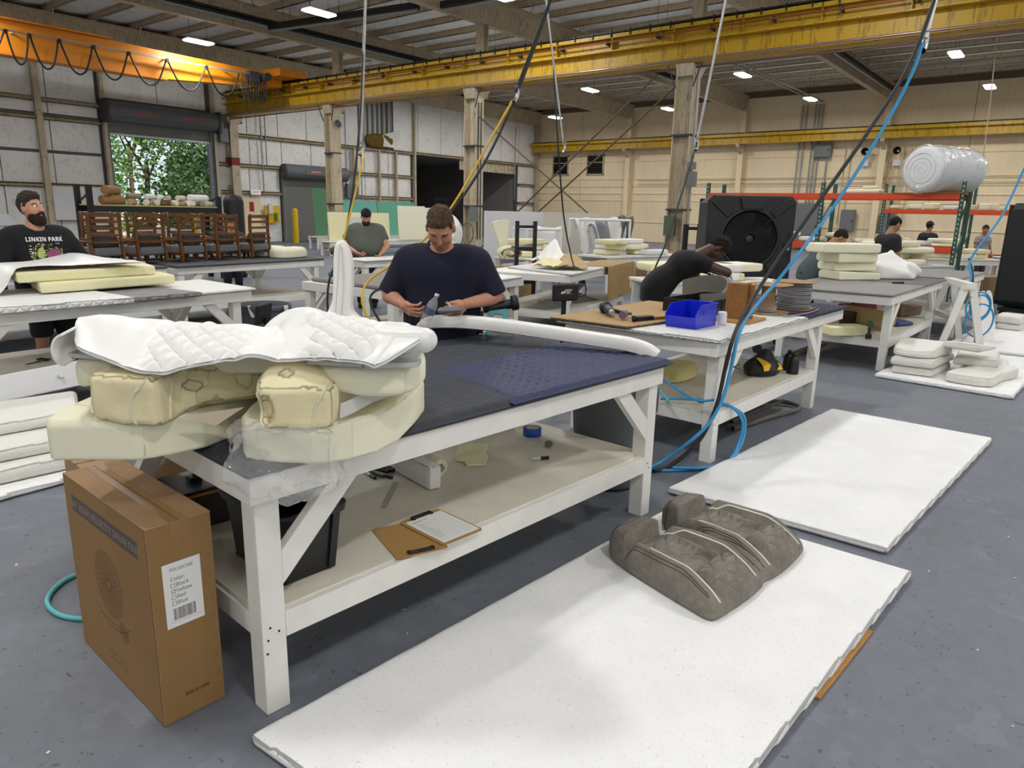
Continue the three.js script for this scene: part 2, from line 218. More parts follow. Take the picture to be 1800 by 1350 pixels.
// roof: sagging insulation between purlins
{
  const sp = 1.6, pos = [], nor = [], uv = [], idx = []; const nx = Math.round((X1 - X0) / sp), sub = 6;
  const c = struct('ceiling', box2([X0 - 0.3, ROOF + 0.1, ZB - 0.3], [X1 + 0.3, ROOF + 0.3, Z1 + 0.3]), mm.greyPaint, 'metal deck roof with sagging white insulation between purlins', 'ceiling');
  for (let i = 0; i < nx; i++) {
    const x = X0 + i * sp; const zs = 24;
    part('insulation_strip', sheet(6, zs, (u, v) => { const z = mix(Z1, ZB, v), s = Math.sin(PI * u) * (0.05 + 0.05 * noise2(v * 14 + i * 7.3, i * 3.1, 997, 3)); return [x + 0.04 + (sp - 0.08) * u, ROOF + 0.02 - s, z]; }, -0.01).applyMatrix4(new THREE.Matrix4()), mm.insulRoof, c);
    boxUV(c.children[c.children.length - 1].geometry);
    part('purlin', [box2([x - 0.012, ROOF - 0.22, ZB], [x + 0.012, ROOF + 0.05, Z1]), box2([x - 0.012, ROOF - 0.22, ZB], [x + 0.075, ROOF - 0.2, Z1]), box2([x - 0.075, ROOF + 0.03, ZB], [x + 0.012, ROOF + 0.05, Z1])], mm.tan, c);
  }
  // rafters: tapered plate girders across the hall
  BAYS.forEach((z) => { part('rafter', [box2([X0, 7.86, z - 0.012], [X1, 8.72, z + 0.012]), box2([X0, 7.84, z - 0.12], [X1, 7.865, z + 0.12]), box2([X0, 8.7, z - 0.12], [X1, 8.73, z + 0.12])], mm.tan, c); });
  // flange braces between rafters and purlins
  for (const z of BAYS.slice(0, 4)) for (let k = 3; k < 34; k += 2) part('flange_brace', bar([X0 + k * sp, 7.9, z + 0.02], [X0 + k * sp, 8.74, z + 0.75], 0.05, 0.01), mm.tan, c);
  // rod bracing under the roof
  for (const [a, b] of [[[26, 8.65, -17], [33, 8.65, -9.4]], [[33, 8.65, -17], [26, 8.65, -9.4]], [[10, 8.65, -24.6], [16, 8.65, -17]], [[16, 8.65, -24.6], [10, 8.65, -17]]]) part('brace_rod', rod(a, b, 0.014), mm.darkGrey, c);
}
// insulated wall
const DOORS = [[13.87, 18.35, 0, 5.75], [31.35, 41.4, 0, 5.0]];
{
  const zf = ZB, t = 0.22, w = [];
  const xs = [X0 - 0.3, 13.87, 18.35, 31.35, 41.4, X1 + 0.3];
  w.push(box2([xs[0], 0, zf - t], [xs[1], ROOF + 0.1, zf]), box2([xs[1], 5.75, zf - t], [xs[2], ROOF + 0.1, zf]), box2([xs[2], 0, zf - t], [xs[3], ROOF + 0.1, zf]), box2([xs[3], 5.0, zf - t], [xs[4], ROOF + 0.1, zf]), box2([xs[4], 0, zf - t], [xs[5], ROOF + 0.1, zf]));
  const wall = struct('wall_back', w, mat(0x5d5b57, 0.8), 'wall of white faced insulation blankets between steel girts', 'wall');
  const rows = [[0.02, 2.33], [2.45, 3.6], [3.72, 4.96], [5.1, 8.0]], low = [[X0 + 0.1, 13.6], [18.62, 22.0], [25.8, 31.1], [41.55, 43.6]], mid = [[X0 + 0.1, 13.6], [18.62, 31.1], [41.55, 43.6]], high = [[X0 + 0.1, 13.6], [13.9, 18.3], [18.62, 27.15], [29.75, 43.6]]; let k = 0;
  rows.forEach(([a, b], ri) => { for (const [s0, s1] of ri < 2 ? low : ri === 2 ? mid : high) { const n = Math.max(1, Math.round((s1 - s0) / 1.85)), st = (s1 - s0) / n; for (let q = 0; q < n; q++) {
    k++; const x = s0 + q * st, x1 = x + st - 0.035, a1 = ri === 3 && s0 === 13.9 ? 5.95 : a;
    const kk = k, bu = rr(0.02, 0.055);
    const g = sheet(12, 12, (u, v) => { const e = Math.pow(Math.sin(PI * clamp(u, 0.001, 0.999)) * Math.sin(PI * clamp(v, 0.001, 0.999)), 0.45); return [mix(x, x1, u), mix(a1, b, v), zf + 0.015 + bu * e + 0.06 * e * (noise2(u * 4.2 + kk * 1.7, v * 1.6 + kk, 991, 8) - 0.3)]; }, -0.012);
    part('insulation_panel', boxUV(g), mm.insul, wall);
  } } });
  // girts and wall posts
  for (const [xa, xb, y] of [[X0, 13.6, 2.39], [X0, 13.6, 4.92], [X0, 13.6, 5.58], [18.6, 22, 2.4], [25.8, 31.2, 2.4], [18.6, 22.05, 3.66], [25.8, 31.2, 3.66], [18.6, 31.3, 5.03], [31.3, 43.7, 5.05], [41.5, 43.7, 2.4], [41.5, 43.7, 3.66]])
    part('girt', [box2([xa, y - 0.09, zf + 0.02], [xb, y - 0.07, zf + 0.2]), box2([xa, y - 0.09, zf + 0.19], [xb, y + 0.02, zf + 0.2]), box2([xa, y + 0.06, zf + 0.02], [xb, y + 0.08, zf + 0.2])], mm.girt, wall);
  for (const [x, w2, y1] of [[11.35, 0.22, 8], [3.6, 0.22, 8], [13.72, 0.14, 8], [18.5, 0.14, 8], [28.4, 0.1, 5.03], [29.7, 0.1, 5.03], [43.4, 0.2, 8], [26.6, 0.12, 5], [31.2, 0.12, 8]])
    part('wall_post', [box2([x - w2 / 2, 0, zf + 0.14], [x + w2 / 2, y1, zf + 0.17]), box2([x - 0.02, 0, zf + 0.17], [x + 0.02, y1, zf + 0.32]), box2([x - w2 / 2, 0, zf + 0.31], [x + w2 / 2, y1, zf + 0.33])], mm.tan, wall);
  // torn bay: bare corrugated steel, sagging yellow glass wool and a flap of facing
  const pts = []; for (let i = 0; i <= 48; i++) pts.push([27.2 + i * 0.052, (Math.floor(i / 3) % 2) * 0.05]);
  part('corrugated_sheet', sheet(48, 1, (u, v) => [27.2 + 2.5 * u, mix(5.15, 8.0, v), zf + 0.02 + 0.03 * Math.sign(Math.sin(u * 2 * PI * 7))], -0.004), mm.galv, wall);
  part('torn_glass_wool', net((x, y, z) => ellip([28.5, 5.5, zf + 0.22], [1.05, 0.42, 0.2])(x, y, z) + 0.12 * n3(x * 4, y * 4, z * 4), [27.2, 4.9, zf - 0.1], [29.8, 6.2, zf + 0.6], 0.07), mat(0x6d5620, 0.95), wall, 'torn brown glass wool hanging from the insulation');
  part('torn_facing', sheet(10, 8, (u, v) => [28.6 + 1.2 * u, 5.2 + 1.0 * v * (0.6 + 0.4 * u), zf + 0.35 + 0.12 * Math.sin(5 * u + 3 * v)], 0.008), mm.whiteCloth, wall);
  // corrugated lintel strip over the dark opening
  part('corrugated_lintel', sheet(90, 1, (u, v) => [35.4 + 5.9 * u, mix(4.35, 5.0, v), zf + 0.02 + 0.025 * Math.sign(Math.sin(u * 2 * PI * 16))], -0.004), mm.tan, wall);
  // conduits on the wall
  for (const [x, y0, y1] of [[20.9, 2.4, 7.3], [21.15, 3.7, 7.3], [26.05, 2.4, 7.2], [26.35, 2.4, 5], [26.8, 2.4, 5], [27.1, 2.4, 4.6], [29.35, 6.1, 7.6], [40.9, 2.6, 7.5]]) part('conduit', rod([x, y0, zf + 0.26], [x, y1, zf + 0.26], 0.03), mm.galv, wall);
}
// dark annexe behind the large opening
struct('wall_annexe', [box2([31.3, 0, -62.2], [41.5, 5.1, -62]), box2([31.1, 0, -62.2], [31.3, 5.1, ZB - 0.2]), box2([41.45, 0, -62.2], [41.65, 5.1, ZB - 0.2]), box2([31.1, 5.1, -62.2], [41.65, 5.3, ZB - 0.2])], mat(0x8d8a85, 0.9), 'unlit annexe behind the large wall opening', 'wall');
struct('floor_annexe', box2([31.1, -0.25, -62.2], [41.65, -0.005, ZB - 0.2]), mm.floor, 'concrete floor of the annexe', 'floor');
{ const r = thing('annexe_rack', 'dark steel rack in the unlit annexe behind the opening', 'rack', [38.9, 0, -36.5]); for (const x of [-1.8, 0, 1.8]) part('post', box2([x - 0.05, 0, -0.05], [x + 0.05, 2.6, 0.05]), mm.darkGrey, r); for (const y of [0.9, 1.7, 2.5]) part('beam', box2([-1.8, y, -0.04], [1.8, y + 0.12, 0.04]), mm.darkGrey, r); }
// beige panelled wall
{
  const wall = struct('wall_right', box2([X1, 0, ZB - 0.3], [X1 + 0.25, ROOF + 0.1, Z1 + 0.3]), mat(0x6d5f48, 0.8), 'beige panelled long wall with horizontal joints', 'wall');
  const ys = [0, 1.3, 2.68, 3.14, 3.56, 4.08, 5.2, 6.7, 8.6];
  const zs = [ZB + 0.02, -28.6, -24.7, -20.9, -17.05, -13.1, -9.25, -5.4, -1.6, 2.2, 6.1, 10, Z1];
  for (let j = 0; j < zs.length - 1; j++) for (let i = 0; i < ys.length - 1; i++) { const o = i >= 6 ? 0.03 : 0.05 + 0.012 * (i % 2); part('wall_panel', box2([X1 - o, ys[i] + 0.012, zs[j] + 0.012], [X1 + 0.01, ys[i + 1] - 0.012, zs[j + 1] - 0.012], 0.006), mm.beige, wall); }
  for (const y of [1.3, 2.68, 3.14, 4.08, 5.22]) part('rail', box2([X1 - 0.1, y - 0.025, ZB], [X1 - 0.03, y + 0.025, Z1]), mm.beige, wall);
  for (const z of BAYS.slice(1)) { part('pilaster', [box2([X1 - 0.45, 0, z - 0.16], [X1 - 0.42, 8, z + 0.16]), box2([X1 - 0.42, 0, z - 0.02], [X1 - 0.06, 8, z + 0.02]), box2([X1 - 0.09, 0, z - 0.16], [X1 - 0.06, 8, z + 0.16])], mm.beige, wall); part('bracket', [ext([[0, 0], [0.62, 0.42], [0.62, 0.55], [0, 0.55]], 0.2, 0.01, [X1 - 0.42, 5.4, z + 0.1], [0, PI, 0])], mm.tan, wall); }
  // conduits, boxes
  for (const z of [-13.75, -13.5, -13.05, -12.85, -12.65, -12.15]) part('conduit', rod([X1 - 0.16, 2.5, z], [X1 - 0.16, z < -12.3 ? 8 : 5.2, z], 0.05), mm.galv, wall);
  for (const z of [-11.2, -10.9, -8.9, -8.7, -8.4, -8.2, -7.9]) part('conduit', rod([X1 - 0.16, 1.5, z], [X1 - 0.16, 5.6, z], 0.025), mm.tan, wall);
  for (const y of [3.75, 4.02]) part('conduit', rod([X1 - 0.16, y, -24], [X1 - 0.16, y, 4], 0.02), mm.tan, wall);
}
struct('wall_left', box2([X0 - 0.3, 0, ZB - 0.3], [X0, ROOF + 0.1, Z1 + 0.3]), mm.insulRoof, 'plain insulated wall behind the camera', 'wall');
struct('wall_front', box2([X0 - 0.3, 0, Z1], [X1 + 0.3, ROOF + 0.1, Z1 + 0.3]), mm.insulRoof, 'plain insulated wall on the near side', 'wall');
for (const [z0, z1, i] of [[-31, -29.6, 'left'], [-28.1, -26.7, 'right']]) { const v = thing('wall_louvre', `black square wall louvre high on beige wall, ${i === 'left' ? 'nearer the corner' : 'farther from the corner'}`, 'louvre', [X1 - 0.06, 4.38, (z0 + z1) / 2]); part('frame', [box2([-0.1, 0, -0.7], [0, 0.08, 0.7]), box2([-0.1, 1.27, -0.7], [0, 1.35, 0.7]), box2([-0.1, 0, -0.7], [0, 1.35, -0.62]), box2([-0.1, 0, 0.62], [0, 1.35, 0.7])], mm.tan, v); part('back', box2([-0.02, 0.05, -0.65], [0, 1.3, 0.65]), mm.black, v); for (let k = 0; k < 8; k++) part('slat', box(0.1, 0.012, 1.24, [-0.05, 0.14 + k * 0.15, 0], [0, 0, 0.5]), mm.black, v); }
for (const [n, lab, y, z, w, h, d] of [['junction_box', 'grey steel junction box under the wall crane rail', 5.12, -12.35, 0.9, 0.75, 0.25], ['electrical_panel', 'tall grey electrical switchboard against beige wall behind the big fan', 0.1, -12.8, 1.6, 2.5, 0.35], ['electrical_panel', 'small dark breaker panel on beige wall between conduits', 1.1, -10.6, 0.75, 1.2, 0.25], ['electrical_panel', 'narrow grey breaker panel beside the tilted foam strips', 0.9, -8.6, 0.7, 1.3, 0.25]]) {
  const o = thing(n, lab, n.replace('_', ' '), [X1 - 0.2 - d / 2, y, z]); part('body', box(d, h, w, [0, h / 2, 0], [0, 0, 0], 0.02), mm.greyPaint, o); const dr = part('door', box(0.02, h * 0.9, w * 0.86, [-d / 2 - 0.012, h / 2, 0], [0, 0, 0], 0.006), mm.greyPaint, o); part('latch', box(0.03, 0.12, 0.05, [-d / 2 - 0.03, h * 0.5, w * 0.36]), mm.black, dr);
}
for (const [z, l] of [[-8.55, 'by the striped pilaster'], [-10.1, 'left of the pilaster conduits']]) { const s = thing('wall_horn', 'small alarm horn with white box on beige wall, ' + l, 'alarm', [X1 - 0.25, 4.6, z]); part('box', box(0.15, 0.3, 0.35, [0, 0.15, 0], [0, 0, 0], 0.01), mm.whiteBoard, s); part('horn', lathe([[0.05, 0], [0.07, 0.1], [0.2, 0.35], [0.17, 0.35]], 14, [-0.05, 0.75, 0], [0, 0, PI / 2]), mm.black, s); }

// crane runways
{
  const r = thing('crane_runway', 'long yellow crane runway girder overhead with black rail', 'crane runway', [19.3, 0, 0]), z0 = -33 + 0.6, z1 = 13.8;
  part('lower_girder', [box2([-0.02, 5.8, z0], [0.02, 6.33, z1]), box2([-0.2, 5.77, z0], [0.2, 5.8, z1]), box2([-0.26, 6.31, z0], [0.26, 6.34, z1])], mm.yellow, r);
  part('upper_channel', [box2([-0.03, 6.34, z0], [0.03, 6.8, z1]), box2([-0.2, 6.78, z0], [0.2, 6.81, z1]), box2([-0.2, 6.68, z0], [-0.17, 6.81, z1]), box2([0.17, 6.68, z0], [0.2, 6.81, z1])], mm.yellow, r);
  part('rail', [box2([-0.04, 6.81, z0], [0.04, 6.9, z1])], mm.black, r);
  part('conductor_bar', rod([-0.24, 6.56, z0], [-0.24, 6.56, z1], 0.022), mm.copper, r);
  part('pipe', rod([-0.3, 5.83, z0], [-0.3, 5.83, z1], 0.035), mat(0x9a8580, 0.35, { metalness: 0.6 }), r);
  part('drain_pipe', rod([-0.1, 5.66, z0], [-0.1, 5.66, z1], 0.03), mat(0x6a4a3c, 0.5), r);
  for (let z = -31.5; z < -1; z += 0.62) part('rail_clip', box2([-0.235, 6.7, z], [-0.19, 6.88, z + 0.03]), mm.black, r);
  for (let z = -31; z < 0; z += 1.6) part('conductor_hanger', box2([-0.26, 6.5, z], [-0.03, 6.62, z + 0.04]), mm.darkGrey, r);
  for (let z = -29; z < 0; z += 1.93) part('stiffener', box2([-0.2, 6.34, z], [-0.02, 6.78, z + 0.02]), mm.yellow, r);
  const w = thing('crane_runway', 'yellow crane rail fixed along the beige far wall', 'crane runway', [X1 - 0.85, 0, 0]);
  part('girder', [box2([-0.02, 6.0, ZB + 0.2], [0.02, 6.5, z1]), box2([-0.2, 5.95, ZB + 0.2], [0.2, 5.99, z1]), box2([-0.24, 6.42, ZB + 0.2], [0.24, 6.52, z1]), box2([-0.26, 6.36, ZB + 0.2], [-0.23, 6.52, z1])], mm.yellow, w);
  part('rail', box2([-0.03, 6.52, ZB + 0.2], [0.03, 6.6, z1]), mm.black, w);
}
// row of columns under the runway
BAYS.slice(0, 4).forEach((z, i) => {
  const c = thing('steel_column', ['tan steel column with red band beside the open roller door', 'tan steel column by the closed roller door', 'tan steel column beside the dark wall opening, behind the man in navy', 'tan steel column with conduits just past the big black fan'][i], 'column', [19.3, 0, z]);
  part('shaft', [box2([-0.2, 0, -0.27], [0.2, 5.45, -0.24]), box2([-0.2, 0, 0.24], [0.2, 5.45, 0.27]), box2([-0.015, 0, -0.25], [0.015, 5.45, 0.25])], mm.tan, c);
  part('bracket', [ext([[-0.3, 0.3], [-0.2, 0], [0.3, 0], [0.55, 0.3]], 0.5, 0.01, [0, 5.45, -0.25])], mm.tan, c);
  part('upper_shaft', [box2([0.24, 5.5, -0.16], [0.27, 7.86, 0.16]), box2([0.5, 5.5, -0.16], [0.53, 7.86, 0.16]), box2([0.25, 5.5, -0.012], [0.52, 7.86, 0.012])], mm.tan, c);
  part('base_plate', box2([-0.35, 0, -0.35], [0.35, 0.04, 0.35]), mm.tan, c);
  part('knee_brace', [bar([-0.28, 5.75, -0.5], [-0.22, 5.15, -0.25], 0.03, 0.03), bar([-0.28, 5.75, 0.5], [-0.22, 5.15, 0.25], 0.03, 0.03)], mm.darkGrey, c);
  for (const y of [1.9, 3.9]) part('clamp', box2([-0.22, y, -0.29], [0.22, y + 0.05, 0.29]), mm.darkGrey, c);
  if (i === 0) part('painted_band', box2([-0.205, 3.6, -0.276], [0.205, 3.95, 0.276]), mat(0x7c231c, 0.6), c, 'red painted band');
  if (i === 2) { for (const dz of [0.1, 0.18, 0.3]) part('conduit', rod([-0.1, 0.8, dz + 0.12], [-0.1, 5.3, dz + 0.12], 0.022), mm.darkGrey, c); part('switch_box', box2([-0.3, 1.4, 0.1], [-0.2, 1.9, 0.4]), mm.greyPaint, c); part('hose_loop', tube(circ(0, 0, 0.28, 14).map(([a, b]) => [-0.3, 1.0 + b * 1.3, a]), 0.02, 60, 6, true), mat(0x5f6a4c, 0.6), c); }
  if (i === 3) { for (const dz of [0.1, 0.2]) part('conduit', rod([-0.1, 0.6, dz + 0.14], [-0.1, 5.6, dz + 0.14], 0.03), mm.galv, c); part('switch_box', box2([-0.34, 1.2, -0.26], [-0.2, 1.75, 0.06]), mat(0x55624f, 0.5), c); part('switch_box', box2([-0.34, 2.55, 0.28], [-0.14, 2.95, 0.55]), mm.greyPaint, c); part('switch_box', box2([-0.3, 3.0, 0.3], [-0.14, 3.2, 0.5]), mm.greyPaint, c); }
  if (i === 1) { part('outlet_box', box2([-0.32, 0.9, -0.2], [-0.2, 1.2, 0.02]), mm.greyPaint, c); part('floodlight_horn', lathe([[0.05, 0], [0.16, 0.16], [0.13, 0.16]], 12, [-0.05, 5.0, 0.3], [PI / 2.4, 0, 0]), mm.greyPaint, c); }
});
// bridge crane
{
  const c = thing('bridge_crane', 'orange overhead bridge crane girder with festoon cable near left wall', 'crane', [0, 0, -27.8]);
  part('girder', ext([[-11.5, 6.24], [14, 6.24], [17.6, 6.5], [18.3, 6.6], [18.3, 7.12], [12, 7.24], [-11.5, 7.26]], 0.4, 0.01, [0, 0, -0.2]), mm.orange, c);
  part('top_flange', [box2([-11.5, 7.25, -0.34], [12.2, 7.3, 0.34])], mm.orange, c);
  part('bottom_flange', [box2([-11.5, 6.2, -0.28], [14.1, 6.24, 0.28])], mm.orange, c);
  part('end_truck', box2([18.2, 6.9, -1.3], [19.5, 7.2, 1.3], 0.03), mm.orange, c);
  part('end_plate', box2([18.2, 6.6, -0.35], [18.95, 7.05, 0.35], 0.02), mm.orange, c);
  part('motor', [rod([18.0, 6.85, 0.4], [18.0, 6.85, 0.8], 0.16), box2([17.3, 6.6, 0.32], [17.75, 7.0, 0.6])], mat(0x3a4148, 0.5), c);
  for (const s of [-1, 1]) part('wheel', rod([19.2, 7.0, s * 1.1], [19.5, 7.0, s * 1.1], 0.16, 0.16, 18), mm.darkMetal, c);
  part('festoon_track', [box2([-11, 6.86, 0.5], [17.8, 6.91, 0.56])], mm.galv, c);
  for (let x = -10; x < 17; x += 2.4) part('track_arm', bar([x, 6.88, 0.2], [x, 6.88, 0.55], 0.04, 0.04), mm.galv, c);
  const hang = [-1.5, 0.6, 2.4, 4.2, 5.9, 7.5, 8.95, 9.6, 10.46, 11.5, 12.65, 14, 15.5, 16.9];
  for (let k = 0; k < hang.length - 1; k++) { const a = hang[k], b = hang[k + 1], dd = 0.95 - 0.08 * Math.abs(b - a - 1.2); part('festoon_loop', tube([[a + 0.03, 6.84, 0.53], [mix(a, b, 0.14), 6.45, 0.53], [mix(a, b, 0.32), 6.84 - dd * 0.88, 0.53], [mix(a, b, 0.5), 6.84 - dd, 0.53], [mix(a, b, 0.68), 6.84 - dd * 0.88, 0.53], [mix(a, b, 0.86), 6.45, 0.53], [b - 0.03, 6.84, 0.53]], 0.03, 36, 6), mm.black, c); part('trolley', box2([a - 0.05, 6.78, 0.47], [a + 0.05, 6.9, 0.59]), mm.black, c); }
  for (let k = 0; k < 9; k++) { const x = 17 + k * 0.12; part('festoon_bundle', tube([[x, 6.86, 0.53], [x + 0.02, 6.2, 0.5], [x + 0.05, 5.75 + 0.1 * (k % 3), 0.53], [x + 0.09, 6.2, 0.56], [x + 0.11, 6.86, 0.53]], 0.022, 24, 5), mm.blackHose, c); }
}
// radiant heaters and pipes under the roof
function heater(lab, a, b) { const o = thing('tube_heater', lab, 'heater'); const d = V(...b).sub(V(...a)).normalize(), s = d.clone().cross(YUP).multiplyScalar(0.12); part('reflector', [bar(a.map((v, i) => v + s.toArray()[i]), b.map((v, i) => v + s.toArray()[i]), 0.02, 0.2, [0, 1, 0]), bar(a, b, 0.26, 0.03), bar(a.map((v, i) => v - s.toArray()[i]), b.map((v, i) => v - s.toArray()[i]), 0.02, 0.2)], mm.black, o); part('tube', rod([a[0], a[1] - 0.1, a[2]], [b[0], b[1] - 0.1, b[2]], 0.055), mm.galv, o); const n = 5; for (let i = 0; i < n; i++) { const p = V(...a).lerp(V(...b), (i + 0.5) / n); part('hanger', rod(p.toArray(), [p.x, 8.9, p.z], 0.008), mm.darkGrey, o); } return o; }
heater('black tube heater hung along the roof rafter by the orange crane', [9.5, 8.15, -24.3], [25, 8.15, -24.3]);
heater('black tube heater running across the bay behind the left column', [16.2, 7.95, -24], [17.2, 7.95, -17.6]);
heater('black tube heater above the yellow runway near the middle column', [17.2, 7.8, -16.5], [17.6, 7.8, -9.6]);
heater('black tube heater along the rafter toward the beige wall', [30.5, 8.1, -8.8], [41.5, 8.1, -8.8]);
heater('dark tube heater along the rafter beyond the middle column', [24, 8.1, -16.6], [33, 8.1, -16.6]);
{ const o = thing('roof_pipe', 'pair of grey pipes hung below the far roof', 'pipe'); part('pipe', [rod([36, 8.2, -13.2], [26.5, 8.2, -13.2], 0.05), rod([43.5, 8.2, -13.2], [36, 8.2, -13.2], 0.05)], mm.galv, o); part('pipe', rod([43.5, 8.1, -12.7], [26.5, 8.1, -12.7], 0.04), mm.galv, o); part('pipe', rod([36, 8.15, -8.6], [36, 8.15, 4], 0.05), mm.galv, o); }
// cross bracing rods between two runway columns
{ const o = thing('cross_brace', 'pair of long diagonal bracing rods crossing beyond the work tables', 'brace'); for (const [a, b] of [[[19.3, 5.6, -10.2], [19.3, 0.4, -16.8]], [[19.3, 5.0, -17], [19.3, 0.2, -10]], [[19.4, 5.3, -9.6], [19.4, 0.1, -16.5]]]) { part('rod', rod(a, b, 0.026), mat(0x5b4a35, 0.6), o); } }
// roller doors
{
  const d = thing('roller_door', 'grey roller door raised over the bright open doorway', 'roller door', [16.1, 0, ZB + 0.1]);
  const hood1 = part('hood', lathe([[0.001, -2.35], [0.4, -2.35], [0.4, 2.35], [0.001, 2.35]], 24, [0, 5.42, 0.3], [0, 0, PI / 2]), mm.hood, d);
  part('curtain', sheet(1, 60, (u, v) => [mix(-2.2, 2.2, u), mix(4.53, 5.3, v), 0.02 + 0.025 * Math.abs(Math.sin(v * PI * 10))], -0.01), mm.shutter, d);
  part('bottom_bar', box2([-2.2, 4.5, -0.02], [2.2, 4.58, 0.06]), mm.whiteBoard, d);
  for (const s of [-1, 1]) part('guide', box2([s * 2.28 - 0.08, 0, -0.1], [s * 2.28 + 0.08, 5.1, 0.12]), mm.greyPaint, d);
  for (const s of [-1, 1]) part('bracket', box2([s * 2.42 - 0.06, 4.95, -0.08], [s * 2.42 + 0.06, 5.85, 0.7]), mm.darkGrey, d);
  part('operator_box', box2([2.5, 4.6, 0.1], [2.9, 5.2, 0.5]), mm.greyPaint, d);
  const b = canvasTex(2048, 160, (c, w, h) => { c.fillStyle = '#606468'; c.fillRect(0, 0, w, h); c.fillStyle = '#c2382c'; c.font = 'bold 100px serif'; c.textAlign = 'center'; c.textBaseline = 'middle'; c.fillText('CORNELL', w * 0.27, h / 2); c.fillText('CORNELL', w * 0.79, h / 2); });
  const lb = new THREE.PlaneGeometry(3.9, 0.28); lb.translate(0, 5.36, 0.708); part('lettering', plain(lb, true), mat(0xffffff, 0.55, { map: b }), hood1);
  const e = thing('roller_door', 'closed dark grey ribbed roller door with red emblem on its hood', 'roller door', [23.9, 0, ZB + 0.12]);
  const hood2 = part('hood', lathe([[0.001, -1.95], [0.36, -1.95], [0.36, 1.95], [0.001, 1.95]], 24, [0, 3.5, 0.32], [0, 0, PI / 2]), mm.hood, e);
  for (let k = 0; k < 40; k++) part('slat', box2([-1.78, 0.02 + k * 0.083, 0.02], [1.78, 0.096 + k * 0.083, 0.06], 0.012), mm.shutter, e);
  for (const s of [-1, 1]) part('guide', box2([s * 1.84 - 0.07, 0, -0.02], [s * 1.84 + 0.07, 3.4, 0.14]), mm.greyPaint, e);
  const em = canvasTex(512, 128, (c, w, h) => { c.fillStyle = '#606468'; c.fillRect(0, 0, w, h); c.strokeStyle = '#c8402c'; c.lineWidth = 9; c.beginPath(); c.moveTo(40, 96); c.quadraticCurveTo(256, 8, 472, 96); c.lineTo(440, 112); c.quadraticCurveTo(256, 56, 72, 112); c.closePath(); c.fillStyle = '#b53a2b'; c.fill(); c.fillStyle = '#e7d9d0'; c.font = 'bold 30px sans-serif'; c.textAlign = 'center'; c.fillText('OVERHEAD DOOR', 256, 72); });
  const eg = new THREE.PlaneGeometry(1.2, 0.3); eg.translate(-0.25, 3.52, 0.69); part('emblem', plain(eg, true), mat(0xffffff, 0.55, { map: em }), hood2, 'red arched emblem');
}
// lamps
function highBay(x, z, lab, y = 7.5) {
  const o = thing('high_bay_light', lab, 'ceiling light', [x, y, z]);
  part('housing', [box(0.95, 0.03, 0.36, [0, 0.085, 0], [0, 0, 0], 0.01), box(0.4, 0.07, 0.12, [0, 0.11, 0], [0, 0, 0], 0.01)], mm.whitePaint, o);
  part('diffuser', [box(0.9, 0.02, 0.32, [0, 0.012, 0]), box(1.0, 0.05, 0.4, [0, 0.045, 0], [0, 0, 0], 0.01)], mat(0xffffff, 0.5, { emissive: 0xfffaf0, emissiveIntensity: 14 }), o);
  for (const s of [-1, 1]) part('hanger', rod([s * 0.35, 0.08, 0], [s * 0.3, ROOF + 0.02 - y, 0], 0.006), mm.darkGrey, o);
  const l = new THREE.RectAreaLight(LAMPCOLOR, LAMP, 0.9, 0.32); l.name = 'lamp_light'; l.position.set(0, -0.02, 0); l.rotation.x = -PI / 2; o.add(l);
}
const lampNames = { '38.45,-27.2': 'bright ceiling light over the far corner', '38.45,-19.5': 'bright ceiling light beside the far column, above the wall rail', '38.7,-11.9': 'bright ceiling light over the vertical wall conduits', '39,-4.4': 'bright ceiling light above the plastic-wrapped roll', '30.95,-19.9': 'bright ceiling light between the two middle columns', '31,-12.4': 'bright ceiling light just under the yellow runway, past its third column', '31.1,-4.7': 'bright ceiling light under the runway above the blue hose', '14.9,-26.6': 'bright ceiling light above the orange bridge crane', '14.9,-19.5': 'bright ceiling light beside the hanging white pole', '16.6,-13.8': 'bright ceiling light cut by the top edge of the picture' };
for (const k in lampNames) { const [x, z] = k.split(',').map(Number); highBay(x, z, lampNames[k]); }
for (const x of [-7.3, 0.2, 7.6, 15.3]) for (const z of [3, 10.5]) highBay(x, z, 'ceiling light of the same grid hanging out of sight');
for (const z of [-12.2, -4.6]) highBay(-7.3, z, 'ceiling light of the same grid hanging out of sight');
for (const x of [0.2, 7.6, 23.2]) for (const z of [-27.2, -19.7, -12.2, -4.6].concat(x > 20 ? [3] : [])) highBay(x, z, 'ceiling light of the same grid hanging out of sight');
for (const x of [31, 38.6]) highBay(x, 3, 'ceiling light of the same grid hanging out of sight'); highBay(15.3, -4.6, 'ceiling light of the same grid hanging out of sight'); highBay(31, -27.3, 'ceiling light half hidden behind the middle column');
for (const o of scene.children) if (/of the same grid/.test(o.userData.label || '')) o.userData.group = 'ceiling lights of the hidden rows';
// outside the open door
struct('ground_outside', box2([-30, -0.3, -110], [70, -0.02, ZB - 0.22]), mat(0xb9b4a8, 0.9), 'pale concrete yard outside the open door', 'ground');
